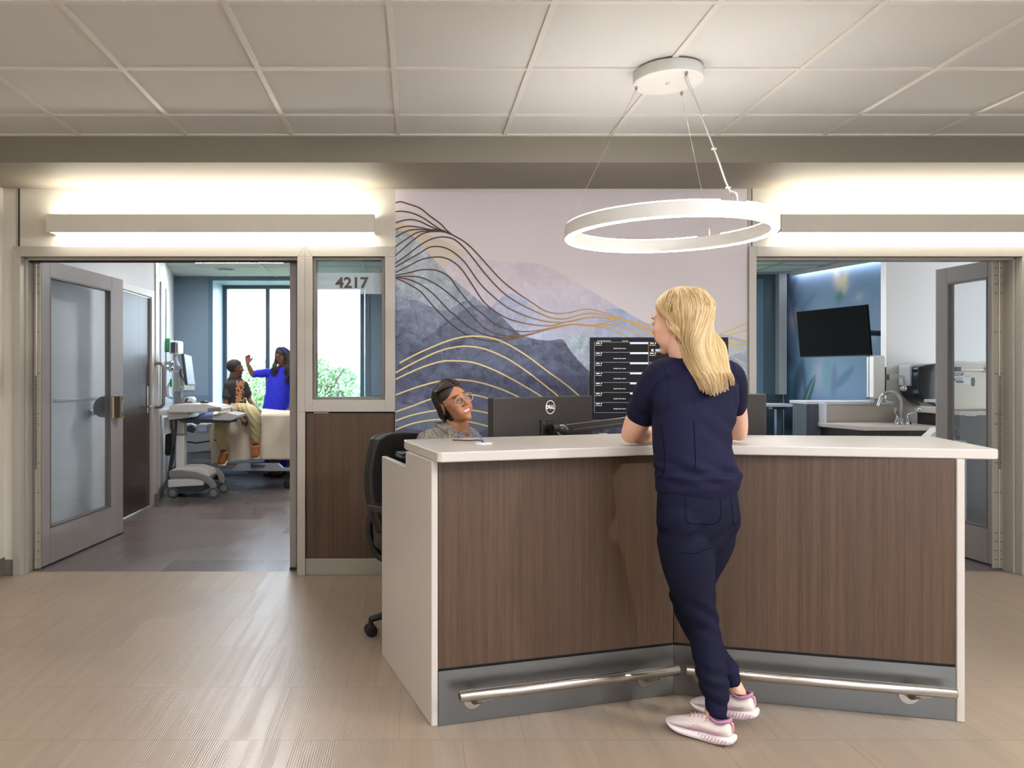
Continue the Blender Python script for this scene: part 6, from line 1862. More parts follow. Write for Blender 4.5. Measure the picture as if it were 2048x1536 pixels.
def hair_cap(name, rad, Mh, keep, thick, mt, parent, nu=180, nv=140, bumps=0.0):
    """shell over the skull where keep(x, y, z) > 0 (local head coordinates)"""
    th = np.linspace(0, 2 * PI, nu, endpoint=False); ph = np.linspace(.01, PI * .86, nv)
    T, P = np.meshgrid(th, ph)
    D = np.stack([np.sin(T) * np.sin(P), -np.cos(T) * np.sin(P), np.cos(P)], -1)
    r = rad(D); V = D * r[..., None]
    kf = keep(V[..., 0], V[..., 1], V[..., 2])
    tk = thick * np.clip(kf * 3, 0, 1) ** .5 - .004 * np.clip(-kf * 8, 0, 1)
    if bumps:
        tk = tk + bumps * np.sin(T * 60 + 4 * np.sin(P * 5)) * (kf > 0)
    V = D * (r + tk)[..., None]
    Mn = np.array(Mh); Vw = V.reshape(-1, 3) @ Mn[:3, :3].T + Mn[:3, 3]
    mask = (kf > -.35).reshape(-1)
    F = []
    for j in range(nv - 1):
        for i in range(nu):
            a = j * nu + i; b = j * nu + (i + 1) % nu
            if mask[a] or mask[b] or mask[a + nu] or mask[b + nu]: F.append((a, a + nu, b + nu, b))
    m = MB(); m.add([tuple(v) for v in Vw], F + [tuple(range(nu))], True)
    return m.build(name, mt, parent, True, sharp=180)

def headM(center, face, up, s=1.0):
    """matrix with -Y along 'face' and Z near 'up'"""
    y = -Vector(face).normalized(); z = Vector(up); z = (z - y * z.dot(y)).normalized(); x = y.cross(z)
    return Matrix(((x.x, y.x, z.x, center[0]), (x.y, y.y, z.y, center[1]), (x.z, y.z, z.z, center[2]), (0, 0, 0, 1))) @ Matrix.Diagonal((s, s, s, 1))

def on_surface(ob, pts, off=.0012):
    """drop plan points (given in the frame at some distance) along the line of sight onto a surface of the figure"""
    from mathutils.bvhtree import BVHTree
    T = WM[ob.name]; me = ob.data
    bvh = BVHTree.FromPolygons([tuple(T @ v.co) for v in me.vertices], [tuple(p.vertices) for p in me.polygons])
    out = []
    for px, py in pts:
        e = Vector((0, 0, EYE)); d = (Vector(at(px, py, 1.0)) - e).normalized(); h = bvh.ray_cast(e, d)
        if h[0] is not None: out.append(h[0] - d * off)
    return out
# ================================================================ standing woman in navy scrubs
def A(px, py, Y, *r): return tuple(at(px, py, Y)) + r
rv = Vector((.985, .17, 0))      # her left-to-right, seen from behind
fair = (226, 178, 152)
B = MB()
# trunk and legs under the clothes
limb(B, [A(1395, 1060, 2.75, .12, .08), A(1393, 1000, 2.745, .125, .085), A(1388, 930, 2.755, .115, .08), A(1386, 850, 2.78, .125, .085), A(1390, 780, 2.80, .14, .075), A(1388, 745, 2.815, .10, .055)], rv, 24)
LH, LK, LA = Vector(at(1360, 1040, 2.725)), Vector((1.040, 2.775, .430)), Vector((1.072, 2.700, .105))
RH, RK, RA = Vector(at(1430, 1035, 2.775)), Vector((1.052, 2.895, .440)), Vector((1.212, 2.812, .125))
def leg(mb, H, K, N, r, side=rv):
    m1 = H.lerp(K, .5); m2 = K.lerp(N, .4)
    limb(mb, [(*H, r[0], r[0]), (*m1, r[1], r[1]), (*K, r[2], r[2]), (*m2, r[3], r[3]), (*N, r[4], r[4])], side, 20)
ROW_L = [(1314, 1412, 1040, 2.735, .088), (1318, 1425, 1100, 2.735, .088), (1332, 1428, 1150, 2.74, .080), (1354, 1431, 1200, 2.75, .068), (1373, 1437, 1242, 2.755, .060), (1381, 1443, 1285, 2.745, .057), (1390, 1450, 1330, 2.725, .054), (1398, 1457, 1370, 2.705, .049), (1408, 1458, 1392, 2.698, .044), (1412, 1453, 1402, 2.695, .038)]
ROW_R = [(1395, 1476, 1040, 2.78, .080), (1375, 1462, 1090, 2.80, .080), (1352, 1436, 1140, 2.84, .074), (1340, 1412, 1185, 2.87, .066), (1350, 1412, 1222, 2.88, .060), (1372, 1432, 1265, 2.865, .056), (1400, 1453, 1305, 2.845, .052), (1426, 1473, 1336, 2.828, .044), (1440, 1474, 1345, 2.822, .036)]
for rows, a in ((ROW_L, LA), (ROW_R, RA)):
    Q = [A((p + q) / 2, y, Y, (q - p) / 2 * Y / 1500 * .72, d * .72) for p, q, y, Y, d in rows]
    Q += [(*(a + Vector((0, 0, -.005))), .0275, .029), (*(a + Vector((.008, -.006, -.045))), .030, .032)]
    limb(B, Q, (1, 0, 0), 20)
    limb(B, [(*(a + Vector((.0, -.0, -.055))), .024, .020), (*(a + Vector((-.09, .075, -.068))), .026, .012)], Vector((.65, .76, 0)), 14)
# neck and shoulders
limb(B, [A(1388, 770, 2.80, .10, .06), A(1384, 742, 2.815, .062, .052), A(1374, 722, 2.83, .050, .050), A(1362, 700, 2.845, .048, .050), A(1356, 672, 2.85, .045, .05)], rv, 20)
LS, LE = Vector(at(1322, 752, 2.80)), Vector((.852, 2.965, 1.072))
RS, RE = Vector(at(1458, 752, 2.85)), Vector((1.330, 3.085, 1.072))
LWr, RWr = Vector((1.045, 3.115, 1.066)), Vector((1.160, 3.150, 1.072))
def arm(mb, S_, E, W_, r, side):
    limb(mb, [(*S_, r[0], r[0]), (*S_.lerp(E, .45), r[1], r[1] * 1.02), (*S_.lerp(E, .8), r[2], r[2] * 1.05), (*E, r[3], r[3] * .98)], side, 18)
    limb(mb, [(*(E + (S_ - E) * .04), r[3] * .98, r[3] * .92), (*E.lerp(W_, .3), r[4], r[4] * .95), (*E.lerp(W_, .7), r[4] * .78, r[4] * .70), (*W_, .025, .019)], Vector((0, 0, 1)).cross(W_ - E), 18)
arm(B, LS, LE, LWr, (.054, .050, .047, .038, .040), rv); arm(B, RS, RE, RWr, (.052, .047, .043, .036, .038), rv)
hand(B, LWr, (.75, .55, .02), (0, 0, 1), 1, (.35, .45, .5, .55)); hand(B, RWr + Vector((0, .0, .012)), (-.85, .35, .0), (0, 0, 1), -1, (.5, .6, .65, .7))
HM = headM(at(1357, 645, 2.86), (-.66, .75, -.10), (-.05, .0, 1.0), 1.0)
woman, rad1 = figure('person', 'person with long blond hair in navy scrubs leaning on the desk, seen from behind', B, .0045,
    dict(M=HM, iris='blue', brow=(150, 116, 84), lip=(196, 112, 104), lash=(90, 66, 54), smile=.0, eye_open=.0045, nose=.7), fair)
# ------ trousers
navy = mat('navy_scrub_fabric', (21, 20, 47), .8, spec=.2, bump=.25, bscale=900, var=.05, vscale=18)
navy2 = mat('navy_trouser_fabric', (15, 16, 38), .8, spec=.2, bump=.25, bscale=900, var=.05, vscale=18)
T_ = MB()
limb(T_, [A(1395, 1075, 2.755, .118, .085), A(1395, 1035, 2.745, .152, .100), A(1395, 1000, 2.74, .152, .102), A(1394, 960, 2.745, .142, .096)], rv, 28)
T_.add(*ell_mesh(Matrix.Translation(at(1363, 1036, 2.715)) @ Matrix.Diagonal((.088, .082, .095, 1))), True); T_.add(*ell_mesh(Matrix.Translation(at(1435, 1030, 2.755)) @ Matrix.Diagonal((.080, .082, .092, 1))), True)
def px_leg(mb, rows, seg=24):
    """rows: (left px, right px, py, Y, depth radius)"""
    limb(mb, [A((a + b) / 2, y, Y, (b - a) / 2 * Y / 1500, d) for a, b, y, Y, d in rows], (1, 0, 0), seg)
px_leg(T_, ROW_L)
px_leg(T_, ROW_R)
def tfold(V):
    x, y, z = V[:, 0], V[:, 1], V[:, 2]
    f = .0035 * np.sin(z * 95 + x * 55 + 2 * np.sin(y * 30)) * np.exp(-((z - .44) / .07) ** 2)
    f += .003 * np.sin(z * 70 - x * 60) * np.exp(-((z - .74) / .06) ** 2)
    f += .003 * np.sin(z * 120 + x * 30) * np.exp(-((z - .22) / .05) ** 2)
    return f
trousers = cloth(T_, .0055, 'scrub_trousers', navy2, woman, tfold, 12, .004, 10)
def cuff(rows, nm):
    m = MB(); px_leg(m, rows, 28); V, N, F = fuse(m, .004, 2)
    ang = np.arctan2(V[:, 1] - V[:, 1].mean(), V[:, 0] - V[:, 0].mean()); V = V + N * (.0010 * np.sin(ang * 46))[:, None]
    o = MB(); o.add([tuple(v) for v in V], F, True); return o.build(nm, navy, trousers, True, sharp=180)
cuff([(1411, 1453, 1398, 2.696, .036), (1412, 1453, 1414, 2.694, .036), (1414, 1452, 1425, 2.692, .035)], 'ankle_cuff')
cuff([(1438, 1476, 1334, 2.824, .035), (1444, 1478, 1350, 2.820, .034), (1451, 1480, 1364, 2.816, .032)], 'ankle_cuff')
# ------ top
T_ = MB()
limb(T_, [A(1396, 968, 2.745, .160, .118), A(1393, 945, 2.745, .154, .114), A(1384, 900, 2.755, .147, .106), A(1384, 860, 2.77, .150, .104), A(1390, 820, 2.785, .158, .104), A(1391, 785, 2.80, .166, .100), A(1390, 757, 2.815, .158, .082), A(1390, 738, 2.82, .118, .066), A(1387, 722, 2.825, .070, .058)], rv, 32)
T_.add(*ell_mesh(Matrix.Translation(at(1345, 800, 2.745)) @ Matrix.Diagonal((.075, .05, .095, 1))), True); T_.add(*ell_mesh(Matrix.Translation(at(1440, 800, 2.78)) @ Matrix.Diagonal((.070, .05, .095, 1))), True)
limb(T_, [A(1345, 745, 2.81, .060, .058), A(1322, 752, 2.80, .062, .062), A(1304, 780, 2.825, .064, .064), A(1296, 800, 2.85, .063, .062)], rv, 24)
limb(T_, [(*LS.lerp(LE, .1), .062, .062), (*LS.lerp(LE, .5), .063, .060), (*LS.lerp(LE, .62), .063, .060)], rv, 24)
limb(T_, [A(1440, 745, 2.84, .055, .055), A(1458, 752, 2.85, .056, .058), (*RS.lerp(RE, .35), .055, .055), (*RS.lerp(RE, .50), .053, .053)], rv, 24)
def bfold(V):
    x, y, z = V[:, 0], V[:, 1], V[:, 2]
    f = .006 * np.exp(-((z - .945) / .012) ** 2) - .004 * np.exp(-((z - .965) / .010) ** 2)
    f += .0045 * np.sin(x * 48 + z * 60 + 2 * np.sin(z * 20)) * np.exp(-((z - .97) / .045) ** 2)
    f += .003 * np.sin((x * .8 + z) * 70) * np.exp(-((z - 1.10) / .08) ** 2) * (x > 1.02)
    f += .004 * np.sin((x - z * .5) * 60) * np.exp(-((z - 1.24) / .06) ** 2) * (x < 1.0)
    return f
top = cloth(T_, .0055, 'scrub_top', navy, woman, bfold, 5, .005, 9)
seam_m = mat('seam_dark', (9, 9, 18), 1.0, spec=.0)
m = MB()
for q in ([(1387, 842), (1389, 870), (1390, 900), (1391, 925), (1388, 938)], [(1322, 848), (1326, 880), (1330, 915), (1326, 945), (1316, 957)]):
    P = on_surface(top, [(p[0], p[1]) for p in crom(q, 6)], .0005)
    if len(P) > 2: m.tube(P, .0011, 5)
m.build('seams', seam_m, top, True)
m = MB(); P = on_surface(top, crom([(1324, 727), (1333, 750), (1337, 775), (1336, 800), (1330, 822)], 6), .0006)
if len(P) > 2: m.tube(P, .0012, 5); m.build('sleeve_seam', mat('seam_light', (30, 28, 56), 1.0, spec=.0), top, True)
m = MB()
for q in ([(1372, 998), (1372, 1040), (1398, 1048), (1438, 1042), (1440, 985)], [(1460, 985), (1464, 1020), (1468, 1050), (1476, 1042)], [(1356, 1104), (1390, 1107), (1425, 1094)]):
    P = on_surface(trousers, crom(q, 6), .0005)
    if len(P) > 2: m.tube(P, .0009, 5)
m.build('pocket_seams', seam_m, trousers, True)
# ------ hair
blond = hair_mat('blond_hair', (158, 124, 80), (226, 198, 148), .40)
def keep1(x, y, z):
    return np.minimum(np.minimum((z - (.052 + .012 * np.sin(x * 30))) * 14 + (y > -.02) * (z + .12) * 12, 3), 3)
hair_base = hair_cap('hair', rad1, HM, lambda x, y, z: np.where(y > .002, (z + .07) * 10, (z - .050 + .2 * np.minimum(0, y + .04)) * 16), .007, mat('blond_hair_base', (176, 140, 92), .5), woman)
rnd = random.Random(7); paths = []
def hl(x, y, z): return tuple(HM @ Vector((-x, y, z)))      # her left is local +x
for k in range(3400):
    u = rnd.random()                      # 0 = her left temple, 1 = her right side
    lay = rnd.random()
    az = math.radians(-6 + 180 * u)
    el = math.radians(rnd.uniform(12, 84))
    rr = .008 + .016 * lay
    def sp(el_, az_, extra):
        c_ = math.cos(el_); return ((-math.cos(az_)) * (.077 + extra) * c_, .018 + math.sin(az_) * (.098 + extra) * c_, .036 + (.085 + extra) * math.sin(el_))
    p0, p1, p2 = (Vector(hl(*q)) for q in (sp(el, az, .006), sp(el * .55, az, rr), sp(0.0, az, rr + .002)))
    yb = 2.672 + .07 * abs(u - .5) + .03 * lay * -1 + rnd.uniform(-.006, .006)
    n1 = Vector(at(1350 + 99 * u + rnd.uniform(-2, 2), 690, 2.722 + .15 * (abs(u - .5) * 2) ** 2.2 - .016 * lay))
    n2 = Vector(at(1376 + 83 * u + rnd.uniform(-2, 2), 738, 2.684 + .08 * (abs(u - .5) * 2) ** 2 - .012 * lay))
    tx = 1399 + 66 * u + 1.2 * math.sin(u * 75) + rnd.uniform(-1.2, 1.2); ty = 791 - 34 * abs(u - .42) ** 1.2 + 3 * math.sin(u * 60) - rnd.random() ** 2 * 22
    if u > .86: tx += 5; ty = 772 - rnd.random() * 12; yb += .02
    tip = Vector(at(tx, ty, yb)); mid = n2.lerp(tip, .5) + Vector((.001, -.004, 0))
    if az < math.radians(10):            # swept back to the ear, then down behind it
        e = Vector(hl(-.081, .004 + rnd.uniform(-.006, .012), .014 + rnd.uniform(-.008, .014))); f = Vector(hl(-.082, .034 + rnd.uniform(-.01, .012), -.050))
        paths.append([p0, p1, e, f, n1, n2, mid, tip])
    else:
        paths.append([p0, p1, p2, p2.lerp(n1, .5), n1, n2, mid, tip])
cE = Vector((0, .018, .036))
def surf(v, ex): v = v.normalized(); return Vector(hl(*(cE + Vector((v.x * (.081 + ex), v.y * (.104 + ex), v.z * (.092 + ex))))))
for k in range(1100):                      # smooth sweep from the parting down to the ears
    t = rnd.random(); sd_ = -1 if rnd.random() < .68 else 1
    v0 = Vector((-.06 * sd_ * rnd.random() - .04, -.74 + 1.1 * t, .70)).normalized(); v1 = Vector((sd_ * .99, -.20 + .28 * t + rnd.uniform(-.04, .04), -.10 - .22 * rnd.random())).normalized(); ex = rnd.uniform(.001, .006)
    q = [surf(v0.lerp(v1, f) + Vector((0, -.10 * math.sin(PI * f) * (1 - t), .10 * math.sin(PI * f))), ex) for f in (0, .2, .4, .6, .8, 1.0)]
    if sd_ < 0: q.append(Vector(hl(-.084, .026 + .02 * t, -.035 + rnd.uniform(-.01, .01)))); q.append(Vector(hl(-.080, .050, -.085)))
    paths.append(q)
strands('long_hair', paths, .0012, blond, hair_base, 5, 3, 4)
# bracelet
m = MB(); d_ = (LWr - LE).normalized(); c_ = LE.lerp(LWr, .80)
for o_ in (0, .006): 
    a_ = d_.orthogonal().normalized(); b_ = d_.cross(a_); m.tube([c_ + d_ * o_ + (a_ * math.cos(t) + b_ * math.sin(t)) * (.0315 + o_ * .2) for t in np.linspace(0, 2 * PI, 28)], .0012, 6)
m.build('bracelet', mat('dark_gold', (110, 84, 50), .3, metal=.8), woman, True)
# ------ sneakers
def sneaker(parent, heel, yaw, pitch, heel_up, s_=1):
    """heel: point under the heel; toe along local +x"""
    M = Matrix.Translation(heel) @ Matrix.Rotation(yaw, 4, 'Z') @ Matrix.Translation((.19, 0, 0)) @ Matrix.Rotation(pitch, 4, 'Y') @ Matrix.Translation((-.19, 0, 0)) @ Matrix.Diagonal((.885, .95, .98, 1))
    up = mat('knit_upper', (214, 202, 194), .8, bump=.5, bscale=700, var=.05, vscale=30); mid = mat('midsole_white', (228, 214, 214), .55); mauve = mat('mauve_lining', (172, 118, 146), .7); pink = mat('pink_lace', (206, 156, 166), .7)
    X = [-.012, .0, .02, .05, .09, .13, .17, .205, .232, .247, .253]
    wd = [.020, .030, .037, .038, .036, .040, .046, .045, .036, .022, .006]
    off = [0, 0, 0, 0, .001, .003, .005, .006, .006, .006, .006]
    # upper
    ht = [.070, .086, .088, .078, .090, .084, .068, .056, .048, .039, .032]
    m = MB(); m.M = M; R = []
    for x, w, o, h in zip(X, wd, off, ht):
        r = []
        for i in range(24):
            a = 2 * PI * i / 24; c, s = math.cos(a), math.sin(a)
            sh = 1 - .42 * max(0, s) ** 1.3
            r.append((x, (o + c * w * .96 * sh) * s_, .026 + (h - .026) * (s * .5 + .5)))
        R.append(r)
    m.rings(R, True, True, True, True); sh_ = m.build('sneaker', up, parent, True, sub=1, sharp=180)
    # sole with rocker and flared heel
    m = MB(); m.M = M; R = []
    zb = [.022, .012, .004, .0, .0, .002, .004, .009, .017, .026, .032]; zt = [.040, .040, .038, .034, .031, .029, .029, .031, .034, .037, .038]
    for x, w, o, b, t in zip([-.026, -.012] + X[2:], wd, off, zb, zt):
        w2 = w + .005
        R.append([(x, (o - w2 * .92) * s_, b), (x, (o - w2) * s_, (b + t) / 2), (x, (o - w2 * .97) * s_, t), (x, (o + w2 * .97) * s_, t), (x, (o + w2) * s_, (b + t) / 2), (x, (o + w2 * .92) * s_, b), (x, o * s_, b - .0005)])
    m.rings(R, True, True, True, True); so = m.build('sole', mid, sh_, True, sub=2, sharp=180)
    for sg in (-1, 1):
        m = MB(); m.M = M
        for q in range(9):
            x0 = .0 + .013 * q; m.tube([(x0 + .012 * t, sg * (.040 + .002 * math.sin(x0 * 20)) * s_, .006 + .003 + .018 * (1 - t) ** 1.5 + .003) for t in np.linspace(0, 1, 6)], .0012, 5)
        m.build('sole_grooves', mauve, so, True)
        m = MB(); m.M = M
        for pts in ([(.075, .034), (.095, .045), (.115, .058)], [(.10, .034), (.115, .045), (.130, .056)], [(.025, .050), (.06, .047), (.10, .046), (.14, .038), (.155, .034)], [(.03, .044), (.07, .040), (.12, .042), (.15, .048)]):
            P = []
            for x, z in crom(pts, 4):
                w = np.interp(x, X, wd); h = np.interp(x, X, ht); s = min(1, max(-1, ((z - .026) / (h - .026) - .5) * 2)); c = math.sqrt(max(0, 1 - s * s)); sh = 1 - .42 * max(0, s) ** 1.3
                P.append((x, (np.interp(x, X, off) + sg * c * w * .97 * sh) * s_, z))
            m.tube(P, .0018, 5)
        m.build('side_stripes', pink, sh_, True)
    # collar
    m = MB(); m.M = M
    P = [(.036 + .040 * math.cos(a), .029 * math.sin(a) * s_, .083 + .010 * math.cos(a + PI) * (1 if math.cos(a) < 0 else -.6) ) for a in np.linspace(0, 2 * PI, 30)]
    m.tube(P, .0065, 10); m.build('collar', mauve, sh_, True)
    m = MB(); m.M = M; m.tube([(-.002, 0, .086), (-.013, 0, .080), (-.014, 0, .062), (-.008, 0, .048)], .005, 8); m.build('heel_tab', pink, sh_, True)
    m = MB(); m.M = M; m.tube([(.040 + .033 * math.cos(a), .025 * math.sin(a) * s_, .088) for a in np.linspace(0, 2 * PI, 24)], .006, 8); m.build('sock_edge', mat('sock_charcoal', (52, 50, 50), .85), sh_, True)
    m = MB(); m.M = M
    for q in range(5):
        x = .085 + .016 * q; h = np.interp(x, X, ht); m.tube([(x, -.020 * s_, h - .006), (x + .004, 0, h + .002), (x, .022 * s_, h - .006)], .0022, 6)
    m.tube(crom([(.082, 0, .078), (.075, -.02, .088), (.095, -.034, .078), (.085, -.01, .080)], 4), .0018, 6); m.tube(crom([(.082, 0, .078), (.07, .018, .088), (.09, .034, .074)], 4), .0018, 6)
    m.build('laces', pink, sh_, True)
ya = math.atan2(.65, -.76)
sneaker(woman, (1.112, 2.651, 0.0), ya, 0.0, 0)
sneaker(woman, (1.251, 2.770, 0.020), ya + .10, .10, 0, -1)
# ================================================================ seated woman behind the desk
tan = (186, 128, 94)
B = MB()
SX, SY = .195, 4.05
fw = Vector((.62, -.78, 0)).normalized(); sd = Vector((.78, .62, 0))
def q(f, s_, z): return (SX - .02 + fw.x * f + sd.x * s_, SY + .02 + fw.y * f + sd.y * s_, z)
limb(B, [(*q(-.02, 0, .50), .15, .11), (*q(-.01, 0, .62), .125, .095), (*q(.02, 0, .78), .125, .095), (*q(.03, 0, .92), .14, .085), (*q(.02, 0, .985), .12, .06)], sd, 22)
for s_ in (-1, 1):
    limb(B, [(*q(.0, .09 * s_, .50), .075, .07), (*q(.22, .11 * s_, .51), .065, .065), (*q(.40, .12 * s_, .50), .052, .055), (*q(.41, .12 * s_, .30), .048, .048), (*q(.38, .12 * s_, .10), .033, .033)], sd, 18)
    limb(B, [(*q(.40, .12 * s_, .045), .035, .028), (*q(.52, .13 * s_, .03), .038, .02)], sd, 14)
    S_ = Vector(q(.02, .16 * s_, .955)); E_ = Vector(q(.10, .22 * s_, .74)); W_ = Vector(q(.34, .14 * s_, .785))
    arm(B, S_, E_, W_, (.048, .044, .040, .034, .034), sd); hand(B, W_, (fw.x, fw.y, -.02), (0, 0, 1), s_, (.3, .4, .4, .5))
HC = at(908, 806, 4.03)
HM2 = headM(HC, (.50, -.84, .20), (-.36, -.05, .93), .99)
nb = HM2 @ Vector((0, .030, -.10))
limb(B, [(*q(.015, -.0, .965), .062, .055), (*(Vector(q(.02, 0, .985)).lerp(nb, .4)), .050, .050), (*nb, .047, .049), (*(HM2 @ Vector((0, .02, -.05))), .046, .05)], sd, 20)
seated, rad2 = figure('person', 'smiling person with clear glasses and dark tied hair, sitting behind the desk', B, .006,
    dict(M=HM2, smile=1.0, eye_open=.0062, lip=(178, 84, 78), brow=(44, 30, 24), lash=(40, 26, 22), gaze=(-.15, -.25), blush=(196, 110, 84), neck=.95), tan)
# teeth
m = MB(); R = []
for i in range(13):
    x = -.027 + .0045 * i; zz = -.0572 + 8.0 * x * x; y = -.0872 + 12 * x * x
    R.append([tuple(HM2 @ Vector(p)) for p in ((x, y, zz - .0058), (x, y - .002, zz), (x, y, zz + .0050), (x, y + .003, zz))])
m.rings(R, True, True, True, True); m.build('teeth', mat('teeth_white', (226, 220, 208), .25), seated, True)
# glasses
GL_ = thing('glasses', 'clear-framed glasses worn by the smiling seated person', 'glasses', tuple(HM2 @ Vector((0, -.1, .01))))
m = MB(); lens = MB()
for s_ in (-1, 1):
    P = []
    for a in np.linspace(0, 2 * PI, 28, endpoint=False):
        c, s = math.cos(a), math.sin(a); P.append((s_ * .034 + .0255 * c * (1 + .08 * max(0, s)), -.108 + .0035 * abs(c) + .25 * max(0, abs(s_ * .034 + .0255 * c) - .045) , .004 + .0215 * s * (1 + .06 * (c * s_ > 0))))
    Wp = [HM2 @ Vector(p) for p in P]
    m.tube(Wp + [Wp[0], Wp[1]], .0019, 7); c = sum(Wp, Vector()) / len(Wp)
    lens.add([tuple(p) for p in Wp], [tuple(range(len(Wp)))])
    m.tube([HM2 @ Vector(p) for p in ((s_ * .060, -.102, .014), (s_ * .071, -.085, .012), (s_ * .077, -.03, .008), (s_ * .077, .01, .006))], .0016, 6)
m.tube([HM2 @ Vector(p) for p in ((-.0095, -.108, .010), (0, -.112, .012), (.0095, -.108, .010))], .0018, 7)
m.build('frame', mat('clear_acetate', (228, 206, 192), .12, trans=.4), GL_, True)
lens.build('lens', glass_mat('lens_glass', (250, 250, 252)), GL_, True)
# hair: dark, drawn back over the ears into a clip
dark = hair_mat('dark_brown_hair', (22, 16, 14), (62, 46, 36), .38)
hb = hair_cap('hair', rad2, HM2, lambda x, y, z: np.where(y > -.005, (z + .085) * 12, (z - .084 + .72 * np.abs(x) + .15 * np.minimum(0, y + .04)) * 14), .008, mat('dark_hair_base', (44, 33, 27), .5), seated)
rnd = random.Random(5); paths = []
def h2(x, y, z): return Vector(HM2 @ Vector((x, y, z)))
for k in range(900):
    s_ = rnd.choice((-1, 1)); t = rnd.random(); y0 = -.072 + .13 * t; ex = rnd.uniform(.0, .008)
    P = []
    for f in (0, .3, .6, .85, 1.0):
        x = s_ * (.003 + .078 * f); y = y0 + f * f * (.020 + .035 * t - y0 * .8); rr = max(0.02, 1 - (x / .092) ** 2 - ((y - .018) / .112) ** 2)
        P.append(h2(x, y, .036 + math.sqrt(rr) * (.094 + ex)))
    w = rnd.uniform(-.01, .012)
    P.append(h2(s_ * (.083 + ex * .5), .022 + w + .02 * t, -.010 + w)); P.append(h2(s_ * (.070 + ex), .055 + w, -.055 + w)); P.append(h2(s_ * .035, .095, -.075 + w)); P.append(h2(s_ * .005, .110 + w * .5, -.050 + w))
    paths.append(P)
for k in range(260):
    a = rnd.uniform(0, 6.28); r = rnd.uniform(.01, .028)
    P = [h2(r * math.cos(a + b), .108 + .012 * math.sin(b), -.040 + (r + .01) * math.sin(a + b)) for b in np.linspace(0, 2.4, 5)]
    paths.append(P)
strands('tied_hair', paths, .0022, dark, hb, 5, 6, 4)
m = MB()
for k in range(5): m.tube(crom([h2(-.035 + .004 * k, .100, .030 - .02 * k), h2(-.030, .135, .020 - .02 * k), h2(-.005, .140, .0 - .016 * k)], 4), .004, 6)
m.build('hair_clip', mat('tortoise_clip', (92, 56, 38), .25), hb, True)
# jacket
heather = mat('heather_grey_fleece', (146, 140, 130), .9, bump=.8, bscale=260)
def heather_mat():
    m, n, l, b = newmat('heather_fleece'); g = n.new('ShaderNodeNewGeometry'); t = n.new('ShaderNodeTexNoise'); t.inputs['Scale'].default_value = 190; t.inputs['Detail'].default_value = 2; t.inputs['Distortion'].default_value = 1.2
    mp = n.new('ShaderNodeMapping'); mp.inputs['Scale'].default_value = (1, 1, .45); l.new(g.outputs['Position'], mp.inputs[0]); l.new(mp.outputs[0], t.inputs['Vector'])
    cr = n.new('ShaderNodeValToRGB'); cr.color_ramp.elements[0].position = .42; cr.color_ramp.elements[1].position = .56; cr.color_ramp.elements[0].color = rgb((100, 95, 87)); cr.color_ramp.elements[1].color = rgb((172, 165, 154))
    l.new(t.outputs['Fac'], cr.inputs[0]); l.new(cr.outputs[0], b.inputs['Base Color']); b.inputs['Roughness'].default_value = .9; b.inputs['Specular IOR Level'].default_value = .2
    return m
hm = heather_mat()
J = MB()
limb(J, [(*q(-.02, 0, .53), .165, .125), (*q(-.01, 0, .64), .150, .115), (*q(.02, 0, .78), .152, .118), (*q(.03, 0, .90), .165, .108), (*q(.02, 0, .965), .150, .082), (*q(.015, 0, 1.0), .095, .065)], sd, 26)
for s_ in (-1, 1):
    S_ = Vector(q(.02, .155 * s_, .950)); E_ = Vector(q(.10, .23 * s_, .74)); W_ = Vector(q(.32, .145 * s_, .785))
    limb(J, [(*q(.02, .09 * s_, .978), .058, .052), (*S_, .062, .062), (*S_.lerp(E_, .5), .057, .057), (*E_, .050, .050)], sd, 20)
    limb(J, [(*E_, .050, .048), (*E_.lerp(W_, .5), .045, .042), (*W_, .036, .034)], sd, 18)
jk = cloth(J, .006, 'fleece_jacket', hm, seated, lambda V: .003 * np.sin(V[:, 0] * 60 + V[:, 2] * 70) * np.exp(-((V[:, 2] - .97) / .06) ** 2), 4, .006, 12)
m = MB(); m.add(*ell_mesh(Matrix.Translation(q(.060, .0, .945)) @ Matrix.Rotation(math.atan2(sd.y, sd.x), 4, 'Z') @ Matrix.Diagonal((.045, .045, .075, 1))), True)
m.build('shirt', mat('black_top', (20, 21, 26), .7), seated, True)
# open stand-up collar
def collar(ri, zt, name, mt, off):
    m = MB(); V = []; n = 30
    for k in range(n + 1):
        a = math.radians(40 + 280 * k / n)     # opening towards the front
        c, s = math.cos(a), math.sin(a); e = min(1, min(k, n - k) / 5)
        for (r, z) in ((ri + .006 + off, .955), (ri + .004 + off, .99), (ri + .012 + .02 * (1 - e) + off, .99 + (zt - .99) * (.6 + .4 * e))):
            V.append(q(.02 + c * r * 1.0, s * r * 1.15, z - .02 * max(0, c)))
    m.add(V, [(3 * k + j, 3 * k + 3 + j, 3 * k + 4 + j, 3 * k + 1 + j) for k in range(n) for j in range(2)], True)
    return m.build(name, mt, jk, True, solid=.005, sharp=180, sub=1)
collar(.058, 1.055, 'collar', hm, .006); collar(.056, 1.05, 'collar_lining', mat('collar_lining_grey', (188, 182, 178), .8), .0)
m = MB(); m.tube(on_surface(jk, crom([(848, 872), (850, 862), (858, 856), (868, 862), (876, 873)], 5), .001) or [(0, 0, 0), (0, 0, .01)], .0012, 5); m.build('jacket_seam', mat('seam_black', (40, 40, 40), .8), jk, True)
TR = MB()
for s_ in (-1, 1):
    limb(TR, [(*q(-.02, .08 * s_, .52), .085, .085), (*q(.22, .11 * s_, .515), .075, .075), (*q(.40, .12 * s_, .50), .062, .065), (*q(.41, .12 * s_, .30), .055, .055), (*q(.38, .12 * s_, .10), .045, .045)], sd, 18)
cloth(TR, .01, 'trousers', mat('charcoal_trousers', (36, 37, 42), .8), seated)
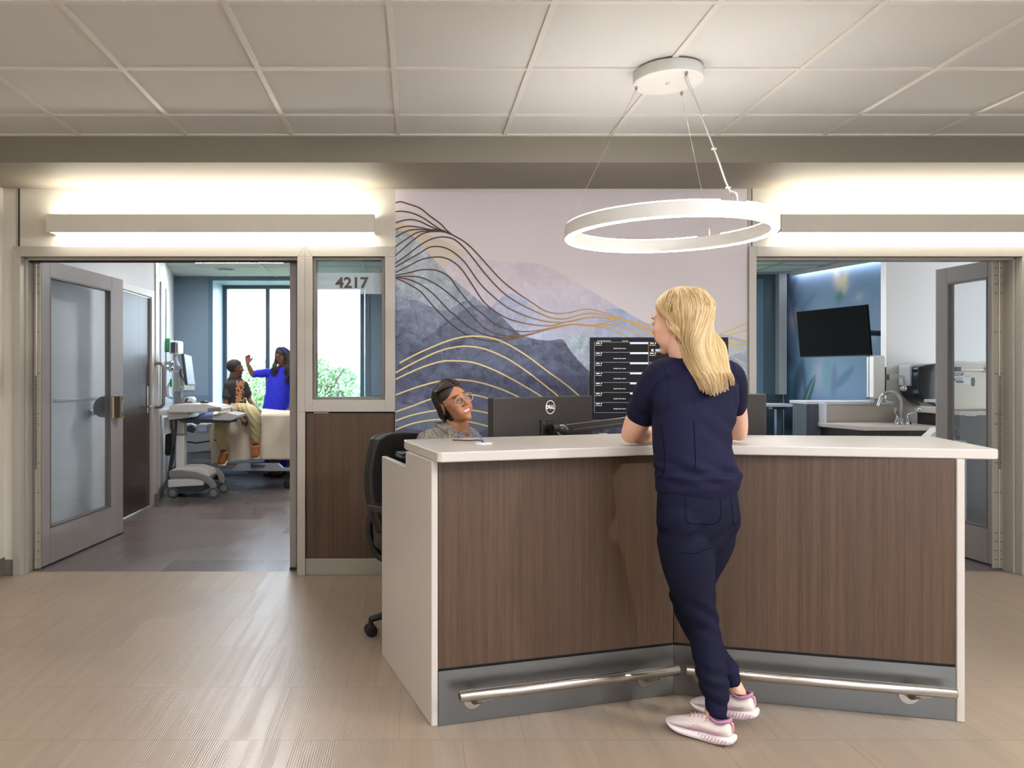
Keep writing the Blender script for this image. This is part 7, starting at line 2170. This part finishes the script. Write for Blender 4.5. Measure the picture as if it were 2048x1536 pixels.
for s_ in (-1, 1):
    m = MB(); limb(m, [(*q(.36, .12 * s_, .045), .042, .042), (*q(.46, .125 * s_, .035), .045, .032), (*q(.56, .13 * s_, .028), .042, .024)], sd, 16); m.build('shoe', black_pl, seated, True)

# ================================================================ boy sitting on the bed
brown = (104, 66, 48)
B = MB(); YB_ = 8.66
fb = Vector((.55, -.83, 0)); sb = Vector((.83, .55, 0))
def A8(px, py, Y, *r): return tuple(at(px, py, Y)) + r
tors = [A8(473, 822, 8.78, .115, .085), A8(471, 800, 8.78, .105, .075), A8(470, 783, 8.78, .115, .080), A8(470, 768, 8.78, .125, .075), A8(470, 760, 8.78, .085, .055)]
limb(B, tors, sb, 18)
limb(B, [A8(470, 766, 8.78, .045, .045), A8(471, 752, 8.78, .042, .042), A8(470, 742, 8.78, .042, .045)], sb, 14)
boy_rl = [A8(460, 822, 8.72, .062, .058), A8(448, 833, 8.50, .056, .055), A8(443, 842, 8.40, .050, .050), A8(442, 866, 8.42, .044, .044), A8(446, 893, 8.46, .030, .030), A8(447, 906, 8.45, .026, .026)]
boy_ll = [A8(484, 820, 8.72, .064, .060), A8(500, 822, 8.52, .060, .058), A8(508, 832, 8.42, .054, .054), A8(511, 855, 8.42, .045, .045), A8(511, 880, 8.45, .030, .030), A8(511, 896, 8.45, .026, .026)]
limb(B, boy_rl, (1, 0, 0), 16); limb(B, boy_ll, (1, 0, 0), 16)
def arm8(S_, E, W_, r=(.036, .032, .028, .020)):
    limb(B, [(*S_, r[0], r[0]), (*S_.lerp(E, .5), r[1], r[1]), (*E, r[2], r[2])], sb, 14); limb(B, [(*E, r[2], r[2]), (*E.lerp(W_, .5), r[2] * .9, r[2] * .85), (*W_, r[3], r[3] * .8)], sb, 14)
W1 = Vector(at(484, 838, 8.46)); arm8(Vector(at(453, 774, 8.74)), Vector(at(452, 811, 8.66)), W1); hand(B, W1, (at(495, 850, 8.40)[0] - W1.x, -.02, at(495, 850, 8.40)[2] - W1.z), (.3, -.9, .3), 1, (.6, .7, .8, .8), .1, .5, .72)
W2 = Vector(at(513, 816, 8.52)); arm8(Vector(at(490, 772, 8.86)), Vector(at(499, 800, 8.84)), W2); hand(B, W2, (.5, -.75, -.5), (0, 0, 1), -1, (.3, .4, .4, .5), .1, .5, .72)
HM3 = headM(at(471, 737.5, 8.78), (.80, .38, -.02), (.04, .0, 1.0), .90)
boy, rad3 = figure('person', 'boy in black graphic shirt, khaki trousers and brown boots sitting on the bed', B, .007,
    dict(M=HM3, lip=(110, 62, 52), brow=(20, 14, 12), lash=(20, 14, 12), blush=(104, 66, 48), jaw=.95, nose=.5), brown)
hair_cap('short_hair', rad3, HM3, lambda x, y, z: np.where(y > -.0, (z + .045 + .5 * np.minimum(0, y - .03)) * 14, (z - .052 + .35 * np.minimum(0, y + .02)) * 14), .009, mat('short_black_hair', (22, 19, 19), .75, bump=1.0, bscale=260), boy)
TS = MB()
limb(TS, [A8(473, 812, 8.78, .122, .092), A8(471, 798, 8.78, .118, .088), A8(470, 783, 8.78, .128, .092), A8(470, 768, 8.78, .136, .084), A8(470, 760, 8.78, .095, .060)], sb, 22)
for S_, E in ((Vector(at(455, 771, 8.75)), Vector(at(452, 811, 8.66))), (Vector(at(488, 769, 8.84)), Vector(at(499, 800, 8.84)))):
    limb(TS, [(*S_, .050, .050), (*S_.lerp(E, .35), .050, .050), (*S_.lerp(E, .60), .050, .050)], sb, 16)
tee = cloth(TS, .008, 'shirt', mat('black_tee', (38, 35, 37), .85), boy, None, 3, .006, 10)
m = MB(); rnd = random.Random(9)
P = on_surface(tee, [(rnd.uniform(473, 488), rnd.uniform(762, 802)) for _ in range(120)], .003)
for p in P:
    a = rnd.uniform(0, 3); L = rnd.uniform(.008, .022); d1_ = Vector((.8 * math.cos(a), .3 * math.cos(a), math.sin(a))) * L; d2_ = Vector((-.8 * math.sin(a), -.3 * math.sin(a), math.cos(a))) * L * .35
    m.add([tuple(p - d1_ - d2_), tuple(p + d1_ - d2_), tuple(p + d1_ + d2_), tuple(p - d1_ + d2_)], [(0, 1, 2, 3)])
m.build('shirt_print', mat('orange_print', (206, 138, 96), .7), tee, True)
KH = MB()
def grow(rows, g): return [(r[0], r[1], r[2], r[3] + g, r[4] + g) for r in rows]
limb(KH, grow(boy_rl[:5], .022), (1, 0, 0), 18); limb(KH, grow(boy_ll[:5], .022), (1, 0, 0), 18)
limb(KH, [A8(473, 826, 8.76, .125, .10), A8(473, 812, 8.77, .115, .09)], sb, 18)
kh = cloth(KH, .008, 'trousers', mat('khaki_trousers', (176, 162, 118), .85), boy, lambda V: .003 * np.sin(V[:, 2] * 75 + V[:, 0] * 90), 3, .008, 9)
for nm, rows in (('sock', (boy_rl, (446, 892), (447, 908))), ('sock', (boy_ll, (511, 880), (511, 898)))):
    m = MB(); a, b = rows[1], rows[2]; Yk = 8.455
    limb(m, [A8(*a, Yk, .032, .032), A8(*b, Yk, .031, .031)], (1, 0, 0), 16); m.build(nm, mat('red_sock', (170, 28, 44), .85), boy, True)
def boot(top, toe, yaw_fwd):
    t = Vector(at(*top, 8.45)); f = Vector(at(*toe, 8.36)); m = MB()
    limb(m, [(*t, .042, .042), (*t.lerp(f, .45), .046, .046), (*f, .042, .036)], (1, 0, 0), 18); b_ = m.build('boot', mat('tan_suede', (150, 88, 36), .85, bump=.4, bscale=200, var=.12, vscale=30), boy, True)
    m = MB(); limb(m, [(*(t.lerp(f, .35) + Vector((.012, -.01, -.040))), .040, .012), (*(f + Vector((.006, -.012, -.028))), .044, .012)], (1, 0, 0), 16); m.build('boot_sole', mat('cream_sole', (214, 196, 160), .6), b_, True)
    m = MB(); m.tube([t + Vector((.043 * math.cos(a), .043 * math.sin(a), .012 + .006 * math.cos(a))) for a in np.linspace(0, 2 * PI, 20)], .007, 6); m.build('boot_cuff', mat('boot_lining', (196, 170, 120), .9), b_, True)
boot((449, 908), (443, 925), 0); boot((511, 895), (511, 912), 0)

# ================================================================ nurse in blue behind the bed
B = MB(); Yd = 9.76
cocoa = (112, 70, 50)
limb(B, [A8(552, 850, Yd, .15, .11), A8(553, 820, Yd, .15, .11), A8(556, 790, Yd, .14, .10), A8(560, 765, Yd, .155, .10), A8(563, 747, Yd, .15, .08), A8(566, 737, Yd, .08, .06)], (1, .1, 0), 20)
limb(B, [A8(552, 850, Yd, .15, .11), A8(552, 900, Yd, .12, .10), A8(552, 950, Yd, .10, .10)], (1, 0, 0), 16)
for px in (540, 563): limb(B, [A8(px, 870, Yd, .08, .08), A8(px, 905, Yd, .06, .06), A8(px, 938, Yd, .04, .04)], (1, 0, 0), 14)
limb(B, [A8(566, 742, Yd, .055, .055), A8(566, 730, Yd - .01, .048, .048), A8(565, 720, Yd - .02, .046, .046)], (1, 0, 0), 14)
S1, E1, K1 = Vector(at(541, 746, Yd - .02)), Vector(at(505, 748, Yd - .16)), Vector(at(495, 727, Yd - .20))
limb(B, [(*S1, .050, .050), (*S1.lerp(E1, .5), .044, .044), (*E1, .038, .038)], (0, 1, 0), 14); limb(B, [(*E1, .038, .036), (*E1.lerp(K1, .5), .034, .032), (*K1, .024, .020)], (0, 1, 0), 14)
hand(B, K1, (.05, .0, 1), (-.2, .9, .1), -1, (.35, .45, .6, .9), .16, .4, .95)
S2, E2, K2 = Vector(at(586, 750, Yd)), Vector(at(597, 790, Yd - .02)), Vector(at(586, 815, Yd - .22))
limb(B, [(*S2, .050, .050), (*E2, .038, .038)], (0, 1, 0), 14); limb(B, [(*E2, .038, .036), (*K2, .024, .020)], (0, 1, 0), 14); hand(B, K2, (-.5, -.7, -.25), (0, 0, 1), 1, (.3, .3, .4, .4), .1, .5, .95)
HM4 = headM(at(564, 714, Yd - .03), (-.50, -.78, -.22), (-.12, -.12, .97), .98)
nurse, rad4 = figure('person', 'nurse in bright blue top with long dark braids, raising one hand by the window', B, .008,
    dict(M=HM4, lip=(150, 74, 66), brow=(24, 16, 14), lash=(20, 14, 12), blush=(120, 72, 52), smile=.3), cocoa)
blk = hair_mat('black_braids', (14, 12, 13), (50, 42, 42), .5)
hb4 = hair_cap('hair', rad4, HM4, lambda x, y, z: np.where(y > -.005, (z + .10) * 12, (z - .058 + .5 * np.abs(x) + .25 * np.minimum(0, y + .04)) * 14), .014, mat('black_hair_base', (24, 21, 22), .7, bump=1.0, bscale=180), nurse)
rnd = random.Random(31); paths = []
for k in range(230):
    s_ = -1 if rnd.random() < .42 else 1; a = rnd.uniform(-.35, 1.45)
    x = s_ * .088 * math.cos(a * .75); y = .01 + .10 * math.sin(a); r = Vector(HM4 @ Vector((x * .5, y * .4, .125))); e = Vector(HM4 @ Vector((x * 1.08, y, rnd.uniform(-.02, .05))))
    if s_ < 0: tip = Vector(at(rnd.uniform(540, 556), rnd.uniform(738, 756), Yd - .13 + .05 * rnd.random())); mid = Vector(at(rnd.uniform(547, 553), 730, Yd - .12))
    else: tip = Vector(at(rnd.uniform(566, 590), rnd.uniform(745, 772), Yd - .13 + .06 * rnd.random())); mid = Vector(at(rnd.uniform(572, 588), 735, Yd - .11))
    w = Vector((rnd.uniform(-.01, .01), rnd.uniform(-.01, .01), 0)); paths.append([r, e, e.lerp(mid, .6) + w, mid - w, mid.lerp(tip, .5) + w * 1.5, tip])
strands('braids', paths, .0065, blk, hb4, 6, 2, 5)
m = MB(); m.tube([Vector(HM4 @ Vector((.092 * math.cos(a), -.015, .046 + .088 * math.sin(a)))) for a in np.linspace(-.2, PI + .2, 24)], .0055, 6); m.build('headband', mat('royal_blue_band', (44, 52, 200), .6), hb4, True)
g4 = thing('glasses', 'dark-framed glasses worn by the person in blue by the window', 'glasses', tuple(HM4 @ Vector((0, -.1, .01)))); m = MB()
for s_ in (-1, 1):
    Wp = [HM4 @ Vector((s_ * .034 + .027 * math.cos(a), -.110 + .003 * abs(math.cos(a)), .004 + .022 * math.sin(a))) for a in np.linspace(0, 2 * PI, 24)]; m.tube(Wp, .0028, 6); m.tube([HM4 @ Vector((s_ * .062, -.102, .010)), HM4 @ Vector((s_ * .082, -.05, .008)), HM4 @ Vector((s_ * .082, .0, .006))], .0022, 6)
m.tube([HM4 @ Vector((-.008, -.110, .008)), HM4 @ Vector((.008, -.110, .008))], .0025, 6); m.build('frame', black_pl, g4, True)
royal = mat('royal_blue_scrub', (34, 40, 176), .75, bump=.2, bscale=600, spec=.3)
TT = MB()
limb(TT, [A8(553, 848, Yd, .185, .135), A8(553, 818, Yd, .180, .132), A8(556, 790, Yd, .165, .122), A8(560, 765, Yd, .172, .118), A8(563, 749, Yd, .165, .092), A8(566, 739, Yd, .09, .068)], (1, .1, 0), 24)
limb(TT, [(*(S1 + Vector((.06, 0, 0))), .06, .06), (*S1, .062, .062), (*S1.lerp(E1, .5), .056, .054), (*S1.lerp(E1, .92), .050, .048)], (0, 1, 0), 18)
limb(TT, [(*(S2 - Vector((.06, 0, 0))), .06, .06), (*S2, .060, .060), (*S2.lerp(E2, .8), .050, .050)], (0, 1, 0), 18)
sc_ = cloth(TT, .009, 'scrub_top', royal, nurse, lambda V: .003 * np.sin(V[:, 2] * 30 + V[:, 0] * 60), 3, .008, 8)
TR = MB()
for px in (540, 564): limb(TR, [A8(px, 850, Yd, .10, .10), A8(px, 905, Yd, .08, .08), A8(px, 940, Yd, .06, .06)], (1, 0, 0), 14)
cloth(TR, .012, 'trousers', royal, nurse)
for px in (540, 564):
    m = MB(); limb(m, [(at(px, 0, Yd)[0], Yd + .03, .045, .045, .042), (at(px, 0, Yd)[0] - .02, Yd - .14, .035, .042, .030)], (1, 0, 0), 14); m.build('shoe', black_pl, nurse, True)
